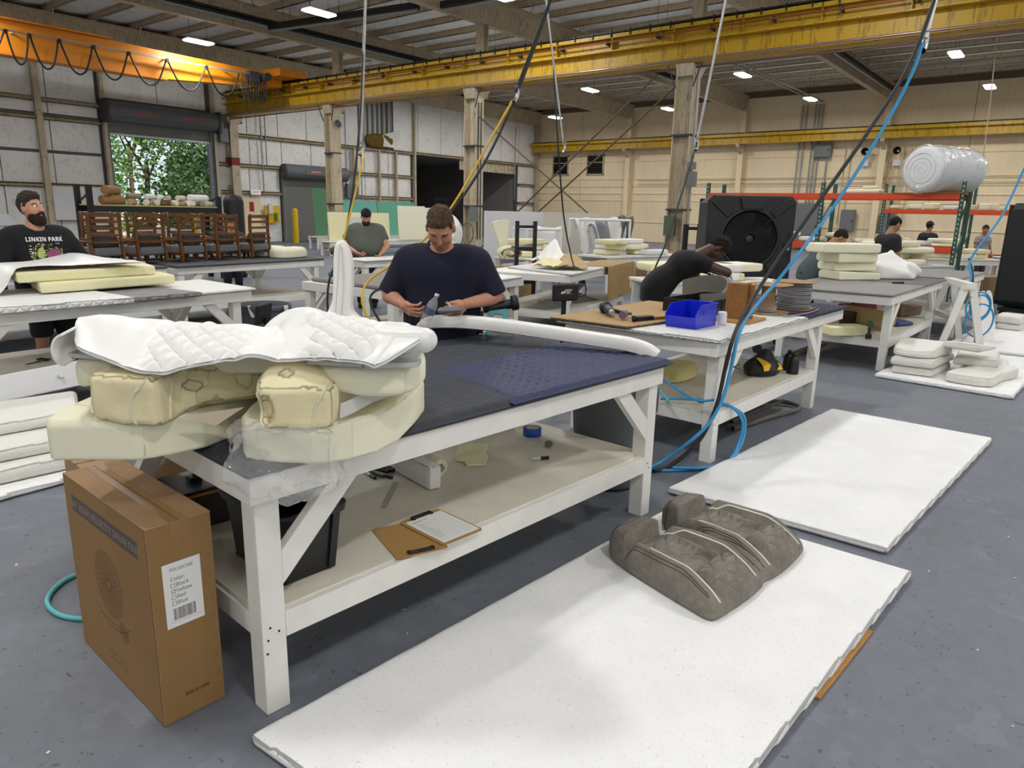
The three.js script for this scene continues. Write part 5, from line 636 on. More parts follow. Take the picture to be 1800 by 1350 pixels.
  const all = [pel, waist, chest, neck0, HC.toArray(), ...Object.values(arm).flatMap((a) => [a.s, a.e, a.w]), ...Object.values(leg).flatMap((l) => [l.kn, l.an])], lo = [0, 1, 2].map((i) => Math.min(...all.map((q) => q[i])) - 0.22), hi = [0, 1, 2].map((i) => Math.max(...all.map((q) => q[i])) + 0.22); lo[1] = -0.03;
  const hc = o.headCell ?? 0.007, HCa = HC.toArray(), geos = [net(bodyF, lo, hi, cell), net((x, y, z) => smin(headF(x, y, z), neckF(x, y, z), 0.025), HCa.map((v) => v - 0.155), HCa.map((v) => v + 0.155), hc)];
  for (const n of ['L', 'R']) { const a = arm[n], f = handField(a.w, a.hd, a.pn, n === 'L' ? (o.thumbL ?? 1) : (o.thumbR ?? -1), a.curl, s * 1.02), c = V(...a.w).addScaledVector(V(...a.hd).normalize(), 0.08).toArray(); geos.push(net(f, c.map((v) => v - 0.14), c.map((v) => v + 0.14), o.handCell ?? 0.006)); }
  part('body', geos, o.skin, g);
  // shirt
  const slv = o.sleeve ?? 0.62, shirtCaps = []; for (const n of ['L', 'R']) { const a = arm[n], e = a.s.map((v, i) => mix(v, a.e[i], slv)); shirtCaps.push([capsule(a.s, e, 0.074 * s * armB, 0.073 * s * armB), a.s, e]); }
  const hem = o.hem ?? (hipY - 0.1);
  const shirtF = (x, y, z) => { let d = tor(x, y, z, 0.012); d = smin(d, capsule([-0.08 * s * bw, hem, 0.0], [0.08 * s * bw, hem, 0.0], 0.125 * s * bw, 0.125 * s * bw)(x, y, z), 0.05); for (const [f, a, e] of shirtCaps) { let q = f(x, y, z); const ax = e[0] - a[0], ay = e[1] - a[1], az = e[2] - a[2], L = Math.hypot(ax, ay, az), pr = ((x - e[0]) * ax + (y - e[1]) * ay + (z - e[2]) * az) / L; q = Math.max(q, pr - 0.015); d = smin(d, q, 0.035); } d += 0.009 * n3(x * 11, y * 7, z * 11) + 0.008 * n3(x * 6 + 3, y * 5, z * 6); d = Math.max(d, hem - y); const nk = V(...neck0); const dn = Math.hypot(x - nk.x, (y - nk.y - 0.03) * 0.9, z - nk.z - 0.03) - 0.078 * s; return smax(d, -dn, 0.008); };
  const blo = [...lo], bhi = [...hi]; blo[1] = hem - 0.05; part('shirt', net(shirtF, blo, bhi, o.clothCell ?? cell), o.shirt, g);
  // trousers or shorts, shoes
  const cut = o.shorts ? 0.44 * s : 0.07 * s, lc = ['LL', 'LR'].map((n) => { const l = leg[n]; return [capsule(l.h, l.kn, 0.105 * s, (o.shorts ? 0.095 : 0.076) * s), capsule(l.kn, l.an, (o.shorts ? 0.09 : 0.076) * s, 0.066 * s)]; });
  part(o.shorts ? 'shorts' : 'trousers', net((x, y, z) => { let d = capsule([-0.08 * s * bw, hipY, 0], [0.08 * s * bw, hipY, 0], 0.122 * s * bw, 0.122 * s * bw)(x, y, z); for (const [a, b] of lc) { d = smin(d, a(x, y, z), 0.03); d = smin(d, b(x, y, z), 0.02); } d += 0.01 * n3(x * 9, y * 9, z * 9); return Math.max(d, cut - y, y - hipY - 0.04); }, [-0.35, cut - 0.04, lo[2]], [0.35, hipY + 0.08, hi[2]], 0.02), o.pants, g);
  for (const n of ['LL', 'LR']) { const l = leg[n]; part('shoe', net((x, y, z) => Math.max(smin(capsule([l.an[0], 0.045, l.an[2] - 0.05], [l.an[0], 0.035, l.an[2] + 0.16], 0.05, 0.042)(x, y, z), capsule([l.an[0], 0.05, l.an[2]], [l.an[0], 0.11, l.an[2] - 0.01], 0.05, 0.048)(x, y, z), 0.03), 0.004 - y), [l.an[0] - 0.1, -0.02, l.an[2] - 0.14], [l.an[0] + 0.1, 0.2, l.an[2] + 0.26], 0.014), mm.rubber, g); }
  // hair, beard, cap, eyes
  const HB = [HCa.map((v) => v - 0.17), HCa.map((v) => v + 0.17)];
  const HL = [[-0.12, -0.07], [-0.07, -0.06], [-0.03, -0.035], [0.0, 0.004], [0.012, -0.012], [0.03, 0.03], [0.055, 0.066], [0.09, 0.082], [0.14, 0.085]], hairLine = (z) => { if (z <= HL[0][0]) return HL[0][1]; for (let i = 1; i < HL.length; i++) if (z < HL[i][0]) return mix(HL[i - 1][1], HL[i][1], (z - HL[i - 1][0]) / (HL[i][0] - HL[i - 1][0])); return 0.085; };
  if (o.hair) part('hair', net((x, y, z) => { const q = toHead(x, y, z), top = 0.008 * (o.hairTop ?? 1); let d = ellip([0, 0.036, -0.014], [0.0795, 0.097 + top, 0.1 + top * 0.4])(q.x, q.y, q.z); if (o.hairTop > 1) d = smin(d, ellip([0.01, 0.105, 0.05], [0.05, 0.03, 0.04])(q.x, q.y, q.z), 0.03); d += 0.011 * n3(q.x * 60, q.y * 60, q.z * 60) + 0.012 * n3(q.x * 110 + q.y * 40, q.y * 25, q.z * 30); return smax(d, hairLine(q.z + 0.006 * Math.sin(q.x * 160)) - q.y, 0.008) / hs; }, HB[0], HB[1], Math.min(o.headCell ?? 0.007, 0.011)), o.hair, g);
  if (o.beard) part('beard', net((x, y, z) => { const q = toHead(x, y, z); let d = ellip([0, -0.075, 0.03], [0.068, 0.075, 0.072])(q.x, q.y, q.z); d = smin(d, ellip([0, -0.115, 0.055], [0.05, 0.05, 0.045])(q.x, q.y, q.z), 0.03) + 0.012 * n3(q.x * 45, q.y * 45, q.z * 45); d = Math.max(d, q.y + 0.03 + 0.45 * Math.max(0, 0.06 - Math.abs(q.x)) - 0.02); const m = ellip([0, -0.066, 0.1], [0.02, 0.009, 0.03])(q.x, q.y, q.z); return Math.max(d, -m) / hs; }, HB[0], HB[1], 0.007), o.beard, g);
  if (o.cap) { part('cap', net((x, y, z) => { const q = toHead(x, y, z); return Math.max(ellip([0, 0.05, -0.012], [0.088, 0.088, 0.107])(q.x, q.y, q.z), 0.045 - q.y - q.z * 0.05) / hs; }, HB[0], HB[1], 0.008), o.cap, g); if (o.brim) part('cap_brim', net((x, y, z) => { const q = toHead(x, y, z); return Math.max(ellip([0, 0.05, 0.1 * o.brim], [0.075, 0.014, 0.075])(q.x, q.y, q.z), -q.z * o.brim + 0.06) / hs; }, HCa.map((v) => v - 0.26), HCa.map((v) => v + 0.26), 0.008), o.brimMat ?? o.cap, g); }
  if (o.eyes !== false) { for (const k of [-1, 1]) { const e = part('eye', ball(0.0125 * s, fromHead(k * 0.032, 0.013, 0.0795), [1, 1, 1], 12), mat(0xe8e2da, 0.3), g); part('iris', ball(0.006 * s, fromHead(k * 0.032 + (o.look ?? 0) * 0.004, 0.012, 0.0875), [1, 1, 1], 10), mat(0x241a12, 0.3), e); } }
  if (hc < 0.0075) { for (const k of [-1, 1]) part('eyebrow', tube([fromHead(k * 0.015, 0.032, 0.0895), fromHead(k * 0.034, 0.037, 0.086), fromHead(k * 0.052, 0.031, 0.073)], 0.0042 * s, 8, 5), o.hair ?? mm.black, g); part('lips', tube([fromHead(-0.022, -0.0655, 0.081), fromHead(-0.008, -0.0635, 0.088), fromHead(0.008, -0.0635, 0.088), fromHead(0.022, -0.0655, 0.081)], 0.0042 * s, 12, 5), mat(0x8f4f45, 0.5), g); }
  return g;
}
const SKIN = { fair: phys(0xc08a70, 0.5, { bumpMap: T.hidBump, bumpScale: 0.0004 }), tan: phys(0xb07f62, 0.5), brown: phys(0x4a2f22, 0.45), olive: phys(0xa47657, 0.5) };
const clothM = (c) => mat(c, 0.9, { bumpMap: T.cloth, bumpScale: 0.0005 });
// man in navy at the front table
person({ label: 'man in a navy t-shirt looking down at a clear bottle in his hands', p: [3.47, 0, -3.33], turn: -0.906, h: 1.86, cell: 0.013, clothCell: 0.012, headCell: 0.0055, handCell: 0.0045, wide: 1.22, armR: 1.16, fat: 0.02, head: { pitch: 0.8 }, eyes: false, curve: 0.1, skin: SKIN.fair, shirt: clothM(0x10142b), pants: mat(0x1a1c22, 0.9), hair: mat(0x4a3525, 0.9), sleeve: 0.88, hem: 0.82,
  R: { e: [-0.35, 1.19, 0.02], w: [-0.235, 1.165, 0.25], hd: [0.62, -0.32, 0.5], pn: [0.75, 0.1, -0.6], curl: 0.62 }, L: { e: [0.35, 1.19, 0.02], w: [0.17, 1.175, 0.26], hd: [-0.8, -0.24, 0.25], pn: [-0.2, -0.1, -0.95], curl: 0.6 }, thumbR: -1, thumbL: 1 });
{ const b = thing('water_bottle', 'clear plastic bottle tilted in the hand of the man in navy', 'bottle', [3.19, 1.03, -3.235], -0.906); const q = new THREE.Group(); b.rotation.z = -0.42; part('bottle', lathe([[0.001, 0], [0.028, 0], [0.034, 0.012], [0.0345, 0.07], [0.031, 0.08], [0.0345, 0.09], [0.0345, 0.14], [0.03, 0.165], [0.014, 0.195], [0.0125, 0.21], [0.0115, 0.21], [0.013, 0.194], [0.029, 0.163], [0.0335, 0.138], [0.0335, 0.012], [0.001, 0.003]], 24), film, b); part('cap', lathe([[0.001, 0.226], [0.0145, 0.226], [0.0145, 0.208], [0.001, 0.208]], 18), mm.whiteBoard, b); part('label', lathe([[0.0352, 0.085], [0.0352, 0.13]], 24), mat(0x2a3f7a, 0.4, { transparent: true, opacity: 0.6 }), b); }
{ const k = thing('hand_tool', 'grey oval-ended hand tool held by the man in navy', 'tool', [3.275, 1.14, -3.075], -0.906); part('body', net((x, y, z) => capsule([-0.055, 0, 0.03], [0.06, 0.006, 0], 0.026, 0.022)(x, y * 1.25, z), [-0.1, -0.05, -0.05], [0.1, 0.05, 0.08], 0.008), mat(0x77787b, 0.4), k); part('nozzle', rod([0, 0.02, 0.01], [-0.012, 0.045, 0.015], 0.008), mm.whiteBoard, k); }
// man in black at the left
{
  const g = person({ label: 'bearded man in a black band t-shirt looking up at the left', p: [2.68, 0, -7.93], turn: -0.02, h: 1.84, cell: 0.015, headCell: 0.0065, wide: 1.25, armR: 1.12, fat: 0.045, sway: -0.12, lean: 0.08, head: { pitch: -0.08, yaw: 0.42, roll: 0.1 }, skin: SKIN.fair, shirt: clothM(0x0c0d0f), pants: mat(0x17181b, 0.9), shorts: true, hair: mat(0x2c231c, 0.9), beard: mat(0x211812, 0.95), hairTop: 2.2, look: 1.5,
    L: { e: [0.34, 1.13, 0.1], w: [0.3, 1.0, 0.36], hd: [-0.6, -0.2, 0.7], pn: [0, -1, 0.1], curl: 0.2 }, R: { e: [-0.4, 1.12, 0.1], w: [-0.16, 1.0, 0.38], hd: [0.85, -0.1, 0.4], pn: [0, -1, 0], curl: 0.25 }, sleeve: 0.8 });
  const tx = canvasTex(512, 512, (c, W, H) => { c.fillStyle = '#0c0d0f'; c.fillRect(0, 0, W, H); c.fillStyle = '#ececec'; c.font = 'bold 78px sans-serif'; c.textAlign = 'center'; c.fillText('LINKIN PARK', W / 2, 105, 480); c.fillRect(30, 48, 4, 18); c.fillRect(480, 30, 4, 18); for (let i = 0; i < 330; i++) { c.fillStyle = ['#8e9a52', '#c9c78e', '#6f7c3f', '#0c0d0f', '#d8d5c0'][Math.floor(rnd() * 5)]; const x = 40 + rnd() * 420, y = 130 + rnd() * 350; c.fillRect(x, y, 6 + rnd() * 26, 4 + rnd() * 14); } c.fillStyle = '#8a4a66'; c.beginPath(); c.moveTo(260, 250); c.lineTo(420, 190); c.lineTo(460, 290); c.lineTo(350, 380); c.lineTo(280, 350); c.fill(); c.fillRect(110, 400, 170, 80); c.fillStyle = '#aab56a'; c.beginPath(); c.ellipse(190, 260, 46, 70, 0.3, 0, 7); c.fill(); });
  // print follows the shirt front: take the shirt's own triangles in front of the chest
  const sm = g.children.find((c) => c.name === 'shirt').geometry, p = sm.attributes.position, n = sm.attributes.normal, P = [], N = [], U = [];
  const inside = (i) => { const x = p.getX(i), y = p.getY(i); return n.getZ(i) > 0.15 && Math.abs(x + 0.04) < 0.165 && y > 1.1 && y < 1.455; };
  for (let t = 0; t < p.count; t += 3) if (inside(t) && inside(t + 1) && inside(t + 2)) for (let k = 0; k < 3; k++) { const i = t + k; P.push(p.getX(i) + n.getX(i) * 0.002, p.getY(i) + n.getY(i) * 0.002, p.getZ(i) + n.getZ(i) * 0.002); N.push(n.getX(i), n.getY(i), n.getZ(i)); U.push((p.getX(i) + 0.04 + 0.165) / 0.33, (p.getY(i) - 1.1) / 0.355); }
  const gg = new THREE.BufferGeometry(); gg.setAttribute('position', new THREE.Float32BufferAttribute(P, 3)); gg.setAttribute('normal', new THREE.Float32BufferAttribute(N, 3)); gg.setAttribute('uv', new THREE.Float32BufferAttribute(U, 2)); part('shirt_print', gg, mat(0xffffff, 0.9, { map: tx }), g, 'white lettering over a green and purple print');
}
person({ label: 'bearded man in a grey-green t-shirt and dark cap working at a far table', p: [8.6, 0, -10.15], turn: -0.75, h: 1.8, cell: 0.02, headCell: 0.01, handCell: 0.009, wide: 1.35, armR: 1.2, fat: 0.1, lean: 0.12, head: { pitch: 0.6, yaw: 0.15 }, skin: SKIN.fair, shirt: clothM(0x5c6157), pants: mat(0x2a1a1c, 0.9), beard: mat(0x181310, 0.95), hair: mat(0x181310, 0.95), cap: mat(0x10131b, 0.9), eyes: false, R: { e: [-0.38, 1.12, 0.1], w: [-0.16, 1.0, 0.36], hd: [0.8, -0.4, 0.4] }, L: { e: [0.36, 1.12, 0.12], w: [0.26, 0.98, 0.36], hd: [-0.3, -0.5, 0.7] } });
person({ label: 'man in a black t-shirt bending far over the blue-bin table', p: [6.88, 0, -3.5], turn: 0.6, h: 1.86, cell: 0.016, headCell: 0.009, handCell: 0.007, wide: 1.08, armR: 1.08, lean: 0.62, curve: 0.55, head: { pitch: 1.25 }, skin: SKIN.brown, shirt: clothM(0x0b0b0d), pants: mat(0x141416, 0.9), shorts: true, hair: mat(0x0e0b0a, 0.95), eyes: false, sleeve: 0.36, hem: 0.86, R: { e: [-0.22, 1.2, 0.68], w: [-0.08, 1.03, 0.6], hd: [0.4, -0.5, 0.5] }, L: { e: [0.24, 1.12, 0.45], w: [0.06, 1.04, 0.56], hd: [-0.3, -0.3, 0.7] } });
person({ label: 'dark-haired man in a grey-teal t-shirt leaning over behind the foam stack', p: [11.55, 0, -3.3], turn: 0.55, h: 1.76, cell: 0.02, headCell: 0.011, handCell: 0.01, wide: 1.1, lean: 0.45, curve: 0.3, head: { pitch: 0.85 }, skin: SKIN.olive, shirt: clothM(0x4c595d), pants: mat(0x20242c, 0.9), hair: mat(0x171310, 0.95), eyes: false, sleeve: 0.55, R: { e: [-0.2, 1.08, 0.34], w: [-0.08, 0.99, 0.56], hd: [0.2, -0.2, 0.8] }, L: { e: [0.25, 1.08, 0.34], w: [0.12, 0.99, 0.58], hd: [-0.2, -0.2, 0.8] } });
person({ label: 'man in a charcoal t-shirt looking down, standing before the orange racking', p: [14.6, 0, -2.86], turn: 0.85, h: 1.86, cell: 0.02, headCell: 0.011, handCell: 0.01, wide: 1.08, armR: 1.05, lean: 0.1, head: { pitch: 0.5 }, skin: SKIN.olive, shirt: clothM(0x232527), pants: mat(0x1b1d22, 0.9), hair: mat(0x14100d, 0.95), eyes: false, sleeve: 0.62, R: { e: [-0.2, 1.12, 0.12], w: [-0.12, 1.02, 0.36], hd: [0.2, -0.1, 0.9] }, L: { e: [0.22, 1.12, 0.14], w: [0.08, 1.03, 0.38], hd: [-0.3, -0.1, 0.9] } });
person({ label: 'distant person in dark clothes wearing a blue cap among foam stock', p: [22.9, 0, -3.45], turn: 1.2, h: 1.78, cell: 0.03, headCell: 0.016, handCell: 0.016, skin: SKIN.olive, shirt: clothM(0x24262b), pants: mat(0x1b1d22, 0.9), hair: mat(0x14100d, 0.95), cap: mat(0x1d2733, 0.9), brim: 1, brimMat: mat(0x2f86c8, 0.8), eyes: false });
person({ label: 'distant person in a pale grey top standing near the second big fan', p: [23.9, 0, -2.25], turn: -0.6, h: 1.72, cell: 0.03, headCell: 0.016, handCell: 0.016, head: { pitch: 0.35, yaw: -0.5 }, skin: SKIN.olive, shirt: clothM(0x8f8b88), pants: mat(0x3a3a3e, 0.9), hair: mat(0x2a211b, 0.95), eyes: false });
person({ label: 'person mostly hidden behind the wooden chairs with one fist raised', p: [7.1, 0, -12.1], turn: -0.3, h: 1.6, cell: 0.024, headCell: 0.012, handCell: 0.009, lean: 0.2, head: { pitch: 0.3 }, skin: SKIN.fair, shirt: clothM(0x3b3a39), pants: mat(0x2a2c31, 0.9), hair: mat(0x2a2019, 0.95), eyes: false, L: { e: [0.3, 1.0, 0.2], w: [0.36, 1.06, 0.42], hd: [0.1, 0.8, 0.3], pn: [-1, 0, 0], curl: 1.3 } });
// ---------------------------------------------------------------- things on and round the other tables
const TT = 0.937, cordM = mat(0x98979b, 0.6);
{ const b = thing('parts_bin', 'bright blue plastic parts bin on the white quilted table', 'bin', [5.1, TT, -2.27], -0.04); const w = 0.165, d = 0.125; part('bin', [ext([[-w, 0.004], [w, 0.004], [w, 0.165], [w - 0.01, 0.172], [-w + 0.06, 0.172], [-w - 0.02, 0.1], [-w - 0.02, 0.07]], 0.006, 0.001, [0, 0, d - 0.006]), ext([[-w, 0.004], [w, 0.004], [w, 0.165], [w - 0.01, 0.172], [-w + 0.06, 0.172], [-w - 0.02, 0.1], [-w - 0.02, 0.07]], 0.006, 0.001, [0, 0, -d]), box2([-w, 0, -d], [w, 0.006, d]), box2([w - 0.006, 0, -d], [w, 0.17, d]), bar([-w, 0.004, 0], [-w - 0.02, 0.085, 0], 0.006, 2 * d - 0.004, [0, 0, 1]), box2([-w + 0.05, 0.165, d - 0.004], [w, 0.175, d + 0.008], 0.002), box2([w - 0.004, 0.16, -d], [w + 0.01, 0.175, d + 0.008], 0.002)], mm.blueBin, b); part('label_recess', box2([-0.06, 0.1, d + 0.0005], [0.06, 0.14, d + 0.004], 0.001), mm.blueBin, b); }
single('small_jar', 'small clear jar beside the blue parts bin', 'jar', lathe([[0, 0], [0.035, 0], [0.036, 0.09], [0.03, 0.1], [0, 0.1]], 18), mm.pvc, [5.33, TT, -2.12]);
{ const b = thing('wooden_stand', 'upright wooden block on a flat plank base on the quilted table', 'wooden stand', [5.66, TT, -2.1], -0.05); part('base', box2([-0.19, 0, -0.14], [0.19, 0.02, 0.14], 0.004), mm.pine, b); const wm = mat(0xa5763c, 0.6, { map: T.wood }); part('block', [ext([[-0.09, 0.02], [0.09, 0.02], [0.075, 0.3], [-0.075, 0.3]], 0.14, 0.004, [0, 0, -0.1])], wm, b); part('cleat', box2([0.02, 0.02, 0.042], [0.075, 0.29, 0.075], 0.003), wm, b); }
for (const [x, z, lab, full] of [[6.84, -2.05, 'full spool of grey welt cord at the table end', 1], [6.34, -2.12, 'nearly empty cord spool beside the full grey spool', 0]]) { const b = thing('cord_spool', lab, 'cord spool', [x, TT + (full ? 0 : 0.0), z]); part('flange', flat(smooth([[-0.16, -0.14], [0.16, -0.14], [0.16, 0.14], [-0.16, 0.14]], 5).map(([a, c]) => [a * 0.98, c]), 0.006, 0, 0.001), mm.card, b); part('flange', flat(smooth([[-0.17, -0.15], [0.17, -0.15], [0.17, 0.15], [-0.17, 0.15]], 5), 0.006, 0.245, 0.001), mm.card, b); const core = part('core', rod([0, 0.006, 0], [0, 0.245, 0], 0.06, 0.06, 24), mm.card, b); const n = full ? 17 : 3; for (let k = 0; k < n; k++) { const y = 0.016 + k * 0.0133, g = new THREE.TorusGeometry(full ? 0.142 + 0.004 * ((k * 7) % 3) : 0.075, 0.0062, 6, 30); g.rotateX(PI / 2 + 0.02 * ((k % 3) - 1)); g.translate(0, y, 0); part('cord', plain(g), cordM, core); } if (full) part('cord_core', rod([0, 0.01, 0], [0, 0.24, 0], 0.137, 0.137, 30), mat(0x6f6e72, 0.7), b); }
single('cord_end', 'loose grey cord trailing across the navy pad', 'cord', tube([[6.3, TT + 0.01, -2.0], [6.15, TT + 0.008, -1.9], [6.4, TT + 0.008, -1.83], [6.75, TT + 0.008, -1.82], [6.95, TT + 0.008, -1.86], [6.85, TT + 0.008, -1.93]], 0.006, 60, 6), mat(0x98979b, 0.6));
{ const b = thing('plastic_tray', 'black open plastic tray behind the wooden stand', 'tray', [5.98, TT, -2.55], -0.05); part('tray', [box2([-0.38, 0, -0.2], [0.38, 0.01, 0.2]), box2([-0.38, 0, 0.19], [0.38, 0.13, 0.2], 0.003), box2([-0.38, 0, -0.2], [0.38, 0.13, -0.19], 0.003), box2([-0.38, 0, -0.2], [-0.37, 0.13, 0.2], 0.003), box2([0.37, 0, -0.2], [0.38, 0.13, 0.2], 0.003)], mm.blackPlastic, b); for (const x of [-0.25, -0.08, 0.08, 0.25]) part('rib', box2([x - 0.012, 0.005, 0.198], [x + 0.012, 0.12, 0.206], 0.002), mm.blackPlastic, b); }
single('seat_shell', 'taupe upholstered wrap-around seat back being worked on', 'seat back', sheet(44, 18, (u, v) => { const a = mix(-0.35, 2.35, u), r = 0.36; const hgt = 0.27 * (0.55 + 0.45 * Math.sin(PI * clamp(1.25 - u * 1.1, 0, 1))) ; return [r * Math.cos(a + 1.9) * 1.15, 0.015 + hgt * v - 0.03 * Math.sin(PI * v), -r * Math.sin(a + 1.9) + 0.05 * v]; }, 0.035), mm.greyHide, [6.02, TT, -2.78], 2.5);
{ const g = thing('heat_gun', 'dark blue heat gun lying on the tan cover', 'heat gun', [5.02, TT + 0.06, -2.96], 0.7); part('barrel', rod([-0.16, 0, 0], [0.06, 0.005, 0], 0.03, 0.036, 18), mat(0x1c2c3a, 0.4), g); part('motor', lathe([[0.001, 0], [0.05, 0.002], [0.055, 0.05], [0.05, 0.1], [0.001, 0.105]], 20, [0.06, 0, 0], [0, 0, -PI / 2]), mm.blackPlastic, g); part('handle', bar([0.08, -0.01, 0.03], [-0.02, -0.025, 0.13], 0.034, 0.03, [0, 1, 0], 0.008), mat(0x1c2c3a, 0.4), g); part('nozzle', rod([-0.22, 0, 0], [-0.16, 0, 0], 0.02, 0.026, 14), mm.steel, g); }
{ const g = thing('staple_gun', 'black and silver staple gun beside the blue bin', 'staple gun', [4.98, TT, -2.58], -0.3); part('body', box2([-0.14, 0, -0.03], [0.05, 0.055, 0.03], 0.01), mm.blackPlastic, g); part('magazine', box2([0.03, 0.005, -0.045], [0.18, 0.05, 0.03], 0.012), mm.brass, g); part('handle', bar([-0.14, 0.03, 0], [-0.2, 0.06, 0.05], 0.03, 0.03, [0, 1, 0], 0.006), mm.black, g); }
{ const g = thing('spray_can', 'small purple and black can lying by the heat gun', 'can', [4.86, TT + 0.062, -2.72], 0.3); part('can', rod([-0.06, 0, 0], [0.04, 0, 0], 0.03, 0.03, 18), mat(0x6d5a70, 0.4), g); part('cap', rod([0.04, 0, 0], [0.16, -0.015, 0.02], 0.014, 0.01, 12), mm.black, g); }
{ const g = thing('pneumatic_stapler', 'black pneumatic stapler in the bending man\'s hands', 'stapler', [7.12, TT + 0.1, -2.98], 0.6); part('body', bar([-0.12, 0.05, 0], [0.1, 0.0, 0.02], 0.05, 0.06, [0, 1, 0], 0.012), mm.blackPlastic, g); part('handle', bar([-0.1, 0.06, 0], [-0.13, 0.15, -0.06], 0.035, 0.035, [1, 0, 0], 0.008), mm.black, g); part('nose', bar([0.1, 0, 0.02], [0.13, -0.08, 0.02], 0.02, 0.03, [1, 0, 0]), mm.steel, g); }
single('air_hose', 'blue air hose leading to the bending man\'s stapler', 'hose', tube([[7.08, 1.13, -3.02], [7.3, 1.2, -2.95], [7.32, 1.13, -2.85], [7.0, 1.06, -2.78], [6.65, 1.0, -2.7], [6.4, 0.99, -2.66]], 0.009, 60, 8), mm.blueHose);
for (const [x, z, w, d, h, t, lab] of [[7.05, -2.85, 0.6, 0.25, 0.05, 0.1, 'white vinyl piece folded behind the cord spools'], [7.1, -3.0, 0.3, 0.16, 0.1, -0.3, 'small cream foam block behind the cord spools']]) single('foam_piece', lab, 'foam', cushion(rect(-w / 2, -d / 2, w / 2, d / 2), () => h, 0.012, 0.016), mm.paleCream, [x, TT, z], t);
// shelf of the blue-bin table
single('foam_block', 'yellow foam block on the shelf behind the hanging hoses', 'foam', cushion(smooth([[-0.2, -0.1], [0.2, -0.1], [0.2, 0.1], [-0.2, 0.1]], 4), (x) => 0.14 - 0.3 * x * x, 0.02, 0.014), mm.creamDeep, [5.62, 0.381, -2.6]);
{ const b = thing('tool_bag', 'black and yellow tool bag slumped on a shelf', 'tool bag', [6.32, 0.381, -2.1], -0.3); part('bag', net((x, y, z) => smax(smin(ellip([0, 0.05, 0], [0.2, 0.12, 0.12])(x, y, z), ellip([0.03, 0.13, 0], [0.1, 0.09, 0.07])(x, y, z), 0.05) + 0.04 * n3(x * 14, y * 14, z * 14), -y, 0.01), [-0.26, -0.03, -0.18], [0.26, 0.26, 0.18], 0.014), mm.black, b); part('yellow_panel', sheet(8, 6, (u, v) => [-0.13 + 0.12 * u, 0.06 + 0.1 * v, 0.1 - 0.09 * v * v + 0.015], 0.006), mm.safety, b); part('yellow_panel', sheet(8, 5, (u, v) => [0.02 + 0.12 * u, 0.05 + 0.05 * v, 0.118 - 0.05 * v], 0.006), mm.safety, b); }
for (const [x, z, l] of [[6.55, -1.9, 'front'], [6.68, -1.98, 'rear']]) { const b = thing('squeeze_bottle', `black squeeze bottle at the shelf corner, ${l} of the two`, 'bottle', [x, 0.381, z]); part('bottle', lathe([[0, 0], [0.05, 0], [0.052, 0.01], [0.05, 0.12], [0.03, 0.155], [0.018, 0.16], [0, 0.16]], 20), mm.blackPlastic, b); part('cap', lathe([[0.0, 0.16], [0.02, 0.16], [0.018, 0.185], [0.006, 0.19], [0, 0.19]], 14), mm.black, b); }
single('metal_tubing', 'bent taupe metal frame lying under the blue-bin table', 'metal frame', [tube([[5.6, 0.04, -2.05], [6.2, 0.03, -1.95], [6.75, 0.03, -1.85], [6.85, 0.03, -2.0], [6.7, 0.03, -2.2], [5.7, 0.03, -2.25]], 0.022, 60, 8), tube([[5.7, 0.07, -2.1], [6.3, 0.07, -2.05], [6.75, 0.06, -2.02]], 0.016, 30, 8)], mm.greyHide);
{ const c = thing('stool', 'black stool with lettered padded backrest behind the tables', 'stool', [5.22, 0, -3.52], -0.5); const tx = canvasTex(512, 330, (k, W, H) => { k.fillStyle = '#131415'; k.fillRect(0, 0, W, H); k.fillStyle = '#e8e8e8'; k.beginPath(); k.moveTo(110, 190); k.lineTo(145, 130); k.lineTo(180, 190); k.fill(); k.beginPath(); k.moveTo(165, 130); k.lineTo(235, 130); k.lineTo(200, 190); k.fill(); k.font = 'bold 52px sans-serif'; k.fillText('FREEKY', 215, 128); k.font = 'bold 74px sans-serif'; k.fillText('FIT.', 240, 195); });
  part('backrest', box(0.25, 0.155, 0.05, [0, 1.075, 0], [0, 0, 0], 0.022), mm.black, c); const f = new THREE.PlaneGeometry(0.2, 0.125); f.translate(0, 1.075, 0.0262); part('lettering', plain(f, true), mat(0xffffff, 0.5, { map: tx }), c); part('post', box2([-0.022, 0.5, -0.03], [0.022, 1.02, -0.01], 0.005), mm.black, c); part('seat', box(0.36, 0.07, 0.36, [0, 0.52, -0.22], [0, 0, 0], 0.03), mm.black, c); part('column', rod([0, 0.08, -0.22], [0, 0.5, -0.22], 0.03), mm.darkMetal, c); for (let k = 0; k < 5; k++) { const a = k * 2 * PI / 5; part('foot', bar([0, 0.08, -0.22], [0.24 * Math.cos(a), 0.05, -0.22 + 0.24 * Math.sin(a)], 0.04, 0.03), mm.black, c); } part('cable_loop', tube([[0.13, 1.13, 0], [0.19, 1.14, 0], [0.2, 1.06, 0], [0.13, 1.03, 0]], 0.006, 24, 6), mm.black, c); }
